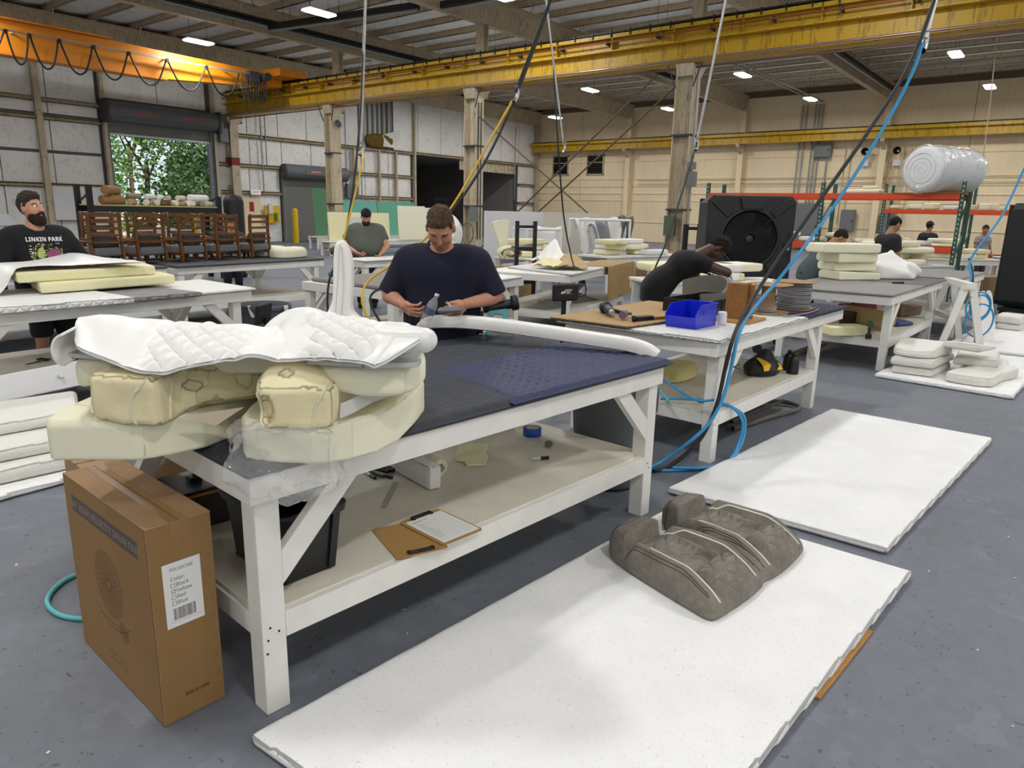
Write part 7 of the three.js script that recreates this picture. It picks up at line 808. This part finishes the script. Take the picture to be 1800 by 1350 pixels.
for (let k = 0; k < 9; k++) stock('foam offcut on the middle rack beam behind the workers', 18.9, 1.205 + (k % 2) * 0.12, -7.7 + k * 0.58, 0.5, 0.12, 0.45, 0.3 * k, 'foam offcuts on the middle rack beam');
for (let k = 0; k < 9; k++) stock('foam offcut on the farther rack near the wall', 26.4, 2.125, -5.0 + k * 0.5, 0.45, 0.12 + 0.04 * (k % 3), 0.35, 0.5 * k, 'foam offcuts on the farther rack');
function trestle(label, x, z, w, d, t, h = 0.85) { const o = thing('stock_table', label, 'table', [x, 0, z], t); part('top', box2([-w / 2, h - 0.04, -d / 2], [w / 2, h, d / 2], 0.005), mm.whitePaint, o); for (const sx of [-1, 1]) for (const sz of [-1, 1]) part('leg', box2([sx * (w / 2 - 0.08) - 0.04, 0, sz * (d / 2 - 0.08) - 0.04], [sx * (w / 2 - 0.08) + 0.04, h - 0.04, sz * (d / 2 - 0.08) + 0.04]), mm.whitePaint, o); part('skirt', [box2([-w / 2 + 0.02, h - 0.16, d / 2 - 0.06], [w / 2 - 0.02, h - 0.04, d / 2 - 0.02]), box2([-w / 2 + 0.02, h - 0.16, -d / 2 + 0.02], [w / 2 - 0.02, h - 0.04, -d / 2 + 0.06])], mm.whitePaint, o); return o; }
function pile(table, x, z, w, d, n, y0, tilt, label, group) { for (let k = 0; k < n; k++) { const lx = rr(-w / 2 + 0.3, w / 2 - 0.3), lz = rr(-d / 2 + 0.2, d / 2 - 0.2), c = Math.cos(tilt), s = Math.sin(tilt), lay = Math.floor(k / Math.max(1, Math.floor(w / 0.5))); stock(label, x + lx * c + lz * s, y0 + lay * 0.121, z - lx * s + lz * c, rr(0.45, 0.85), 0.12, rr(0.3, 0.55), rr(-0.5, 0.5) + tilt, group); } }
trestle('white stock table of foam pieces in front of the big fan', 10.1, -4.25, 2.2, 0.9, -0.7); pile(0, 10.1, -4.25, 2.1, 0.8, 7, 0.851, -0.7, 'cream foam piece heaped on the stock table before the big fan', 'foam heaped before the big fan');
trestle('far white stock table left of the tan column', 15.0, -8.3, 2.6, 1.0, -0.2); pile(0, 15.0, -8.3, 2.5, 0.9, 12, 0.851, -0.2, 'cream foam slab on the far stock table left of the column', 'foam left of the column');
trestle('far stock table right of the man in charcoal', 17.2, -3.2, 2.4, 1.0, -0.6); pile(0, 17.2, -3.2, 2.3, 0.9, 14, 0.851, -0.6, 'cream foam slab on the far stock table under the rack', 'foam under the rack');
trestle('long far stock table before the beige wall at right', 21.4, -3.1, 3.4, 1.0, -0.75); pile(0, 21.4, -3.1, 3.3, 0.9, 20, 0.851, -0.75, 'cream foam slab in the long far stock row', 'foam in the long far row');
trestle('far stock table past the distant person in grey', 24.7, -0.7, 2.6, 1.0, -1.0); pile(0, 24.7, -0.7, 2.4, 0.9, 10, 0.851, -1.0, 'cream foam slab on the farthest stock table', 'foam on the farthest table');
trestle('far stock table beside the tan column at centre', 12.6, -9.3, 2.2, 0.9, 0.2); pile(0, 12.6, -9.3, 2.1, 0.8, 9, 0.851, 0.2, 'cream foam slab on the stock table at centre', 'foam on the centre stock table');
for (const [x, z, lab, t] of [[11.1, -9.05, 'tall pale foam plank leaning left on the centre stock table', 0.35], [11.35, -9.2, 'tall pale foam plank standing upright on the centre stock table', -0.05]]) single('foam_plank', lab, 'foam', box(0.16, 0.75, 0.1, [0, 0.36, 0], [0, 0, t], 0.012), mm.paleCream, [x, 0.86, z], -0.7);
single('foam_roll_small', 'cream foam sheet folded in a roll at the end of the centre table', 'foam', sheet(40, 4, (u, v) => { const a = u * 2 * PI * 1.6, r = 0.07 + 0.06 * u; return [r * 1.8 * Math.cos(a), 0.14 + r * Math.sin(a), mix(0, -0.7, v)]; }, 0.03), mm.cream, [10.55, 0.86, -8.35], -0.8);
for (const [x, z, w, h, d, t, lab] of [[11.1, -8.9, 0.9, 0.7, 0.6, -0.5, 'large brown carton under the folded foam roll'], [17.72, -8.5, 2.2, 0.8, 0.8, -0.2, 'long brown carton on the floor before the beige wall'], [20.2, -7.2, 1.4, 0.8, 1.0, -0.25, 'brown carton on the floor left of the fan'], [19.2, -1.7, 1.0, 0.6, 0.6, -0.4, 'brown carton on the floor under the rack'], [22.4, -0.4, 0.9, 0.9, 0.5, -0.9, 'brown carton on edge in the green frame by the second fan']]) single('stock_carton', lab, 'carton', box(w, h, d, [0, h / 2, 0], [0, 0, 0], 0.01), mm.card, [x, 0, z], t);
// pvc carts with vinyl
function cart(label, x, z, w, h, d, t, cloths) { const o = thing('pipe_cart', label, 'cart', [x, 0, z], t), r = 0.035; for (const sx of [-1, 1]) for (const sz of [-1, 1]) { part('post', rod([sx * w / 2, 0.12, sz * d / 2], [sx * w / 2, h, sz * d / 2], r), mm.pvc, o); part('caster', rod([sx * w / 2 - 0.02, 0.06, sz * d / 2], [sx * w / 2 + 0.02, 0.06, sz * d / 2], 0.06, 0.06, 14), mm.rubber, o); } for (const y of [0.15, h]) { for (const s of [-1, 1]) { part('rail', rod([-w / 2, y, s * d / 2], [w / 2, y, s * d / 2], r), mm.pvc, o); part('rail', rod([s * w / 2, y, -d / 2], [s * w / 2, y, d / 2], r), mm.pvc, o); } }
  return o; }
cart('white pipe cart with a white cover thrown over it', 14.85, -10.95, 0.95, 1.35, 0.8, -0.5); cart('taller white pipe cart hung with white and grey vinyl covers', 16.95, -10.4, 1.35, 1.6, 0.9, -0.5);
const drape = (lab, x, y, z, w, drop, t, m, k) => single('hung_cover', lab, 'vinyl cover', sheet(20, 26, (u, v) => { const X = (u - 0.5) * w + 0.08 * Math.sin(5 * v + k), q = v - 0.4; return [X, y + 0.04 - Math.abs(q) * drop * (q > 0 ? 1.4 : 0.7) + 0.05 * Math.sin(7 * u + k) * (0.3 + v), 0.12 * Math.tanh(q * 8) + 0.1 * Math.sin(8 * u + 2 * k) * v + 0.06 * Math.abs(q)]; }, 0.012), m, [x, 0, z], t);
drape('white vinyl cover thrown over the smaller pipe cart', 15.05, 1.36, -10.75, 0.75, 0.65, -0.5, mm.vinyl, 1); drape('white cover bundle hanging low on the smaller pipe cart', 14.6, 0.75, -11.05, 0.8, 0.5, -0.5, mm.whiteCloth, 2);
drape('white vinyl cover hanging at the left of the tall cart', 16.5, 1.6, -10.55, 0.55, 1.0, -0.5, mm.vinyl, 3); drape('grey quilted cover hanging in the tall cart\'s middle', 16.75, 1.5, -10.3, 0.5, 1.0, -0.5, mat(0x9c9fa4, 0.6, { bumpMap: T.quilt5, bumpScale: 0.01 }), 4); drape('white cover hanging at the tall cart\'s right', 17.2, 1.62, -10.1, 0.55, 1.2, -0.5, mm.vinyl, 5); drape('charcoal grey cover over the tall cart\'s right corner', 17.5, 1.68, -10.0, 0.4, 0.9, -0.5, mat(0x5c5f63, 0.7), 6);
// upright sheets
for (const [x, z, w, h, m, lab, t] of [[21.6, -26, 2.1, 1.55, mm.teal, 'left teal foam board standing near the closed roller door', 0], [23.9, -26, 2.3, 1.55, mat(0x6fb59b, 0.8), 'right teal-green foam board standing beyond the bearded man', 0], [19.9, -26.3, 0.9, 2.0, mm.green, 'green foam board on end beside the column', 0], [18.6, -22.3, 3.0, 1.05, mm.cream, 'long cream foam board behind the bearded man', 0], [21.1, -22, 1.5, 1.35, mm.paleCream, 'pale cream foam board beside the man in navy', 0], [22.6, -22.6, 1.3, 1.3, mm.whiteBoard, 'white board leaning near the man in navy', 0], [17.1, -20.6, 0.8, 0.9, mm.whiteBoard, 'small white board at the foot of the column', 0], [26.1, -21, 1.2, 1.1, mm.creamDeep, 'deep cream board at the edge of the dark opening', 0], [17.4, -13.2, 2.6, 1.75, mm.whiteBoard, 'tall white board standing left of the pipe carts', -0.85], [18.0, -11.7, 2.2, 1.75, mat(0xd4cfc0, 0.6), 'tall off-white board standing behind the pipe carts', -0.85]]) single('foam_board', lab, 'board', box(w, h, 0.07, [0, h / 2 + 0.001, 0], [-0.06, 0, 0], 0.006), m, [x, x > 16.5 && z < -20 ? 0.55 : 0.02, z], t);
for (const [x, z, w] of [[22.8, -26, 5], [19.9, -26.3, 1.2], [20.5, -22.3, 7.2], [17.1, -20.6, 1.1], [26.1, -21, 1.4]]) trestle('low white platform carrying upright boards near the back wall, ' + (w > 6 ? 'the longest' : w > 4 ? 'under the teal boards' : x < 18 ? 'beside the column' : x > 25 ? 'by the dark opening' : 'under the green board'), x, z, w, 0.7, 0, 0.54);
for (let k = 0; k < 7; k++) stock('cream foam slab stacked beside the bearded man', 9.9 + 0.1 * (k % 3), 0.91 + (k % 4) * 0.121 + 0.03, -9.65 + 0.1 * (k >> 2), 0.5, 0.12, 0.28, 0.2 * k, 'foam beside the bearded man');
single('wrapped_bundle', 'round bundle wrapped in clear film behind the man in navy', 'bundle', net((x, y, z) => ellip([0, 0.3, 0], [0.5, 0.5, 0.4])(x, y, z) + 0.05 * n3(x * 6, y * 6, z * 6), [-0.7, -0.3, -0.6], [0.7, 0.95, 0.6], 0.04), mm.vinyl, [13.2, 0.91, -12.6]);
trestle('white table under the film-wrapped bundle', 13.2, -12.6, 1.6, 0.9, -0.5, 0.7);
{ const r = thing('open_rack', 'empty black steel frame before the pipe carts', 'rack', [10.45, 0, -7.95], -0.6); for (const x of [-0.17, 0.17]) part('post', box2([x - 0.03, 0, -0.03], [x + 0.03, 1.6, 0.03]), mm.darkMetal, r); for (const y of [0.5, 1.1, 1.5]) part('bar', box2([-0.17, y - 0.025, -0.025], [0.17, y + 0.025, 0.025]), mm.darkMetal, r); for (const y of [0.52, 1.12]) part('deck', box2([-0.17, y, -0.35], [0.17, y + 0.02, 0]), mm.darkMetal, r); }
{ const r = thing('post_rack', 'dark steel post frame at the foot of the middle column', 'rack', [17.4, 0, -7.9], -0.6); for (const x of [-0.2, 0.2]) part('post', box2([x - 0.05, 0, -0.05], [x + 0.05, 1.55, 0.05]), mm.darkMetal, r); for (const y of [0.5, 1.45]) part('bar', box2([-0.2, y - 0.04, -0.03], [0.2, y + 0.04, 0.03]), mm.darkMetal, r); }
// black shelving in front of the open door
{ const o = thing('steel_shelving', 'black steel shelving with a pale board in front of the open door', 'shelving', [6.6, 0, -16.6], 0); for (const x of [0, 2.9]) for (const z of [0, -0.6]) part('upright', box2([x - 0.05, 0, z - 0.05], [x + 0.05, x ? 1.95 : 2.1, z + 0.05]), mm.darkMetal, o); for (const y of [1.0, 1.69]) { part('beam', [box2([0, y - 0.13, -0.02], [2.9, y, 0.03])], mm.black, o); part('beam', [box2([0, y - 0.13, -0.62], [2.9, y, -0.57])], mm.black, o); part('board', box2([0, y, -0.62], [2.9, y + 0.025, 0.02]), mat(0xb9ab6e, 0.8), o); } for (const x of [0, 2.9]) for (const y of [0.6, 1.3, 1.95]) part('tie', bar([x, y, 0], [x, y - 0.2, -0.6], 0.04, 0.03), mm.darkMetal, o);
  const cols = [0x8d6a44, 0x8d6a44, 0xcfc9ba, 0xa98f6c, 0xd8d6d0, 0x8f8476, 0xc7c0b0, 0x6f5a40, 0xdedcd6, 0xb9a98a]; let n = 0;
  for (const [x, L, r, y, k] of [[0.55, 0.5, 0.1, 1.815, 0], [0.55, 0.52, 0.1, 2.02, 1], [0.98, 0.34, 0.07, 1.785, 3], [1.02, 0.3, 0.06, 1.915, 5], [1.3, 0.24, 0.07, 1.785, 2], [1.38, 0.3, 0.06, 1.91, 4], [1.5, 0.3, 0.07, 1.785, 6], [1.62, 0.2, 0.055, 1.9, 8], [1.72, 0.22, 0.06, 1.775, 7], [1.8, 0.26, 0.06, 1.89, 9], [1.92, 0.22, 0.065, 1.78, 4], [2.05, 0.26, 0.06, 1.775, 3], [2.1, 0.3, 0.06, 1.895, 2], [2.25, 0.24, 0.065, 1.78, 8], [2.4, 0.26, 0.06, 1.775, 4], [2.52, 0.5, 0.09, 1.9, 8], [2.62, 0.3, 0.06, 1.775, 5], [2.78, 0.26, 0.06, 1.775, 2]]) { n++; single('fabric_roll', n < 3 ? `brown fabric roll at the left of the black shelving, ${n === 1 ? 'lower' : 'upper'} of the two` : 'small fabric roll heaped on the black shelving', 'fabric roll', [lathe([[0.001, -L / 2], [r * 0.9, -L / 2], [r, -L / 2 + 0.02], [r, L / 2 - 0.02], [r * 0.9, L / 2], [0.001, L / 2]], 18, [0, 0, 0], [0, 0.5 * (n % 3) - 0.3, PI / 2])], mat(cols[k], 0.85), [6.6 + x, y, -16.85], n < 3 ? 0 : 0.4 * (n % 4), n < 3 ? undefined : 'fabric rolls on the black shelving'); } }
single('black_pad', 'tall black padded roll standing at the right of the black shelving', 'pad', lathe([[0, 0], [0.22, 0], [0.24, 0.1], [0.24, 1.85], [0.18, 2.0], [0, 2.05]], 20), mm.black, [9.95, 0, -16.7]);
single('whiteboard', 'white board fixed on the back wall behind the man in black', 'whiteboard', [box2([11.45, 1.05, ZB + 0.35], [13.5, 2.35, ZB + 0.38], 0.006)], mm.whiteBoard);
{ const o = thing('display_stand', 'small grey panel on a black post at the left edge', 'stand', [4.15, 0, -14.3], 0.3); part('panel', box(0.6, 0.2, 0.05, [0, 1.42, 0], [-0.3, 0, 0], 0.01), mat(0xa6a8ac, 0.5), o); part('post', rod([0.05, 0.02, 0], [0.05, 1.35, 0], 0.03), mm.black, o); part('base', box2([-0.25, 0, -0.25], [0.3, 0.03, 0.25], 0.008), mm.black, o); }
{ const b = thing('canister', 'white canister with blue label on a table behind the man in black', 'canister', [4.55, 0.937, -11.0], 0.2); part('body', lathe([[0, 0], [0.13, 0], [0.14, 0.02], [0.14, 0.2], [0.1, 0.26], [0, 0.26]], 22), mm.whiteBoard, b); part('cap', lathe([[0, 0.26], [0.04, 0.26], [0.04, 0.31], [0, 0.31]], 14), mm.greyPaint, b); part('label', box2([-0.06, 0.05, 0.13], [0.06, 0.18, 0.145]), mat(0x2d4f8f, 0.5), b); }
single('bollard', 'yellow safety bollard beside the closed roller door', 'bollard', lathe([[0, 0], [0.14, 0], [0.14, 1.6], [0.1, 1.68], [0, 1.7]], 20), mm.safety, [21.9, 0, ZB + 1.3]);
{ const s = thing('exit_sign', 'small red EXIT sign over the side door', 'exit sign', [20.4, 2.42, ZB + 0.3]); part('housing', box(0.55, 0.26, 0.08, [0, 0, 0], [0, 0, 0], 0.01), mm.whiteBoard, s); const t = canvasTex(256, 128, (c, W, H) => { c.fillStyle = '#efe7e4'; c.fillRect(0, 0, W, H); c.fillStyle = '#c8434a'; c.font = 'bold 92px sans-serif'; c.textAlign = 'center'; c.textBaseline = 'middle'; c.fillText('EXIT', W / 2, H / 2 + 4); }); const g = new THREE.PlaneGeometry(0.5, 0.22); g.translate(0, 0, 0.0412); part('face', plain(g, true), mat(0xffffff, 0.5, { map: t, emissive: 0xffffff, emissiveMap: t, emissiveIntensity: 0.25 }), s); }
{ const d = struct('door_1', box2([19.75, 0.02, ZB + 0.12], [20.7, 2.15, ZB + 0.18], 0.01), mm.beige, 'plain beige side door under the EXIT sign', 'door'); part('door_handle', rod([20.6, 1.05, ZB + 0.18], [20.6, 1.05, ZB + 0.24], 0.03), mm.steel, d); part('red_notice', box2([20.1, 1.5, ZB + 0.181], [20.35, 1.95, ZB + 0.185]), mat(0x9a2420, 0.6), d, 'red notice'); }
{ const b = thing('safety_board', 'yellow safety board with dispensers on the back wall', 'safety board', [21.25, 0.95, ZB + 0.28]); part('board', box2([-0.4, 0, -0.02], [0.45, 0.85, 0.02], 0.006), mm.safety, b); part('dispenser', box2([-0.22, 0.45, 0.02], [0.02, 0.95, 0.14], 0.02), mm.whiteBoard, b); part('bottle', rod([0.2, 0.1, 0.08], [0.2, 0.5, 0.08], 0.08), mat(0x3f8a4c, 0.5), b); }
single('breaker_box', 'grey electrical box on the back wall right of the column', 'electrical box', [box2([25.95, 2.3, ZB + 0.22], [26.75, 3.05, ZB + 0.42], 0.02)], mm.greyPaint);
// hoses hanging from the roof
function drop(label, rodPts, m, r = 0.016) { const o = thing('ceiling_pole', label, 'hanging pole'); const [a, b] = rodPts, d = V(...a).sub(V(...b)), k = (8.72 - b[1]) / d.y, top = V(...b).addScaledVector(d, k).toArray(); part('pole', rod(b, top, r, r, 10), m, o); part('hook', [tube([[b[0], b[1] + 0.06, b[2]], [b[0] + 0.03, b[1] + 0.02, b[2]], [b[0] + 0.02, b[1] - 0.05, b[2]], [b[0] - 0.02, b[1] - 0.09, b[2]]], r * 1.25, 18, 8)], mm.steel, o); part('ceiling_plate', box(0.14, 0.03, 0.14, [top[0], 8.72, top[2]]), mm.darkMetal, o); return o; }
const hose = (lab, pts, r, m) => single('air_hose', lab, 'hose', tube(pts, r, pts.length * 10, 8), m);
drop('pale pole with clamp hanging left of centre over the grey felt table', [[6.0, 4.22, -6.98], [5.66, 2.44, -6.73]], mm.galv, 0.018);
hose('yellow air hose dropping from the left hanging pole', [[5.67, 2.4, -6.72], [5.45, 2.27, -6.46], [5.28, 1.79, -6.45], [5.12, 1.3, -6.47], [5.05, 1.05, -6.48], [5.0, 0.7, -6.4], [5.05, 0.3, -6.2], [5.3, 0.03, -6.1]], 0.011, mm.yellowHose);
hose('black hose dropping beside the left yellow hose', [[5.9, 3.6, -6.93], [5.52, 2.78, -6.56], [5.3, 1.91, -6.47], [5.14, 1.3, -6.49], [5.0, 0.95, -6.55], [4.95, 0.5, -6.5], [5.1, 0.03, -6.4]], 0.012, mm.blackHose);
drop('black pole with fittings slanting down above the man in navy', [[5.83, 3.74, -4.18], [5.45, 2.82, -4.31]], mm.darkMetal, 0.014);
hose('yellow air hose slanting behind the man in navy', [[5.44, 2.74, -4.34], [5.3, 2.38, -4.49], [4.99, 1.8, -4.66], [4.83, 1.5, -4.85], [4.77, 1.25, -5.21], [4.6, 1.06, -5.42], [4.5, 0.9, -5.4], [4.55, 0.6, -5.3], [4.7, 0.02, -5.2]], 0.011, mm.yellowHose);
hose('black hose slanting beside the yellow one behind the man in navy', [[5.83, 3.6, -4.24], [5.57, 2.9, -4.35], [5.28, 2.27, -4.47], [5.0, 1.78, -4.64], [4.9, 1.4, -4.95], [4.8, 1.02, -5.4], [4.62, 0.9, -5.42], [4.7, 0.5, -5.2], [4.85, 0.02, -4.9]], 0.012, mm.blackHose);
drop('thin grey pole hanging above the table with the tan cover', [[7.63, 4.32, -5.61], [7.46, 2.55, -5.14]], mm.galv, 0.012);
hose('black cord falling to the table with the tan cover', [[7.56, 3.46, -5.4], [7.6, 2.42, -5.3], [7.9, 1.72, -5.4], [8.4, 1.2, -5.6], [8.75, 0.96, -5.75]], 0.01, mm.blackHose);
drop('pale pole hanging in front of the conduit column', [[9.0, 4.37, -3.89], [8.46, 2.62, -3.88]], mm.galv, 0.016);
hose('dark hose falling from the pole by the conduit column', [[8.48, 2.65, -3.88], [8.22, 1.95, -3.93], [7.99, 1.34, -3.99], [7.92, 1.1, -4.05], [8.0, 0.5, -4.1], [8.2, 0.02, -4.1]], 0.011, mat(0x24352f, 0.5));
drop('pale upper fitting holding the bright blue hose', [[6.4, 3.39, -1.15], [6.31, 3.06, -1.17]], mm.pvc, 0.02);
hose('thick black hose slanting down in front of the blue bin', [[6.42, 3.45, -1.14], [6.19, 2.88, -1.22], [5.89, 2.35, -1.39], [5.53, 1.77, -1.62], [5.25, 1.32, -1.79], [4.9, 1.04, -1.815], [4.745, 0.92, -1.8], [4.72, 0.74, -1.82], [4.66, 0.45, -1.84], [4.6, 0.2, -1.92], [4.45, 0.03, -2.05], [4.3, 0.02, -2.1]], 0.0145, mm.blackHose);
hose('bright blue air hose slanting down in front of the wooden stand', [[6.29, 3.02, -1.18], [6.21, 2.85, -1.19], [5.97, 2.39, -1.3], [5.64, 1.81, -1.5], [5.33, 1.36, -1.69], [4.94, 1.05, -1.79], [4.78, 0.92, -1.78], [4.75, 0.74, -1.79], [4.68, 0.5, -1.81], [4.6, 0.31, -1.88], [4.45, 0.06, -2.1], [4.25, 0.03, -2.15]], 0.0125, mm.blueHose);
hose('blue air hose coiled on the floor round the table leg', [[4.74, 0.42, -2.3], [4.9, 0.42, -2.1], [5.0, 0.4, -1.95], [5.08, 0.32, -1.79], [5.06, 0.2, -1.76], [4.96, 0.08, -1.76], [4.75, 0.015, -1.78], [4.5, 0.012, -1.95], [4.35, 0.012, -2.1], [4.28, 0.02, -2.3]], 0.0115, mm.blueHose);
hose('second blue loop round the table leg', [[4.85, 0.42, -2.05], [4.98, 0.4, -1.86], [5.04, 0.28, -1.775], [4.98, 0.12, -1.77], [4.84, 0.04, -1.77], [4.6, 0.03, -1.83], [4.42, 0.03, -2.02]], 0.0115, mm.blueHose);
hose('teal hose hanging under the blue-bin table', [[4.75, 0.86, -2.6], [4.72, 0.62, -2.4], [4.7, 0.5, -2.3], [4.68, 0.42, -2.2]], 0.01, mm.tealHose); hose('blue hose sagging under the blue-bin table', [[4.9, 0.86, -2.65], [4.9, 0.62, -2.5], [4.8, 0.5, -2.2], [4.7, 0.47, -1.98], [4.68, 0.5, -1.87]], 0.01, mm.blueHose);
single('cable_tie', 'black cable tie holding the hoses at the table leg', 'cable tie', [rod([4.735, 0.73, -1.79], [4.86, 0.745, -1.77], 0.004), rod([4.76, 0.74, -1.79], [4.88, 0.7, -1.76], 0.004)], mm.black);
hose('blue hose entering at the right picture edge', [[13.6, 3.3, -0.7], [13.17, 2.59, -0.87], [12.82, 1.85, -1.03], [12.4, 1.2, -1.28], [12.25, 1.0, -1.22], [12.1, 0.8, -1.2]], 0.016, mm.blueHose);
hose('black hose hanging at the sawhorse', [[12.44, 1.24, -1.3], [12.27, 1.0, -1.2], [12.0, 0.75, -1.15], [11.9, 0.4, -1.05], [11.9, 0.1, -1.0]], 0.014, mm.blackHose);
for (const [k, r] of [[0, 0.2], [1, 0.16], [2, 0.23]]) single('hose_coil', `blue hose coil hung on the sawhorse, ${['upper', 'inner', 'lower'][k]} loop`, 'hose', tube(circ(0, 0, r, 12).map(([a, b]) => [a, b, 0.02 * k]), 0.012, 60, 6, true), mm.blueHose, [11.72 + 0.05 * k, 0.62 - 0.15 * (k === 2 ? 1.3 : 0), -1.02], -0.7);
{ const o = thing('hanging_rope', 'thin pale rope hanging beside the wrapped roll', 'rope'); part('rope', tube([[20.75, 8.7, -2.45], [20.27, 5.51, -2.29], [19.94, 4.14, -2.18], [19.6, 2.66, -2.1]], 0.012, 40, 6), mat(0xb9a88a, 0.9), o); }
cart('low white pipe cart on casters behind the blue-bin table', 9.75, -3.4, 0.8, 0.42, 0.4, 0);
single('straight_edge', 'long yellow and black marked straight edge on the floor behind a table', 'straight edge', [box(1.3, 0.02, 0.07, [10.2, 0.011, -2.75], [0, -0.02, 0], 0.003)], mat(0x8f7430, 0.6));
// cords and lint on the floor
hose('thin black cord on the floor behind the front table', [[4.5, 0.01, -3.3], [4.35, 0.01, -3.05], [4.1, 0.01, -3.0], [3.9, 0.01, -3.0]], 0.006, mm.black);
{ const n = 340, g = new THREE.BoxGeometry(1, 0.2, 0.6), im = new THREE.InstancedMesh(g, mat(0xd9d9d4, 0.9), n); im.name = 'floor_lint'; for (let i = 0; i < n; i++) { const x = rr(0.3, 11.5), z = rr(-4.2, 0.6), s = rr(0.004, 0.014) * (rnd() > 0.93 ? 2.2 : 1); E3.set(rr(-0.2, 0.2), rr(0, 6.3), rr(-0.2, 0.2)); Q.setFromEuler(E3); M4.compose(V(x, 0.002, z), Q, V(s, s * 0.5, s)); im.setMatrixAt(i, M4); } im.userData = { kind: 'stuff', label: 'scattered white foam crumbs and lint on the floor', category: 'lint' }; scene.add(im); }
scene.traverse((o) => { if (o.isMesh) o.castShadow = o.receiveShadow = true; });
renderer.render(scene, camera);
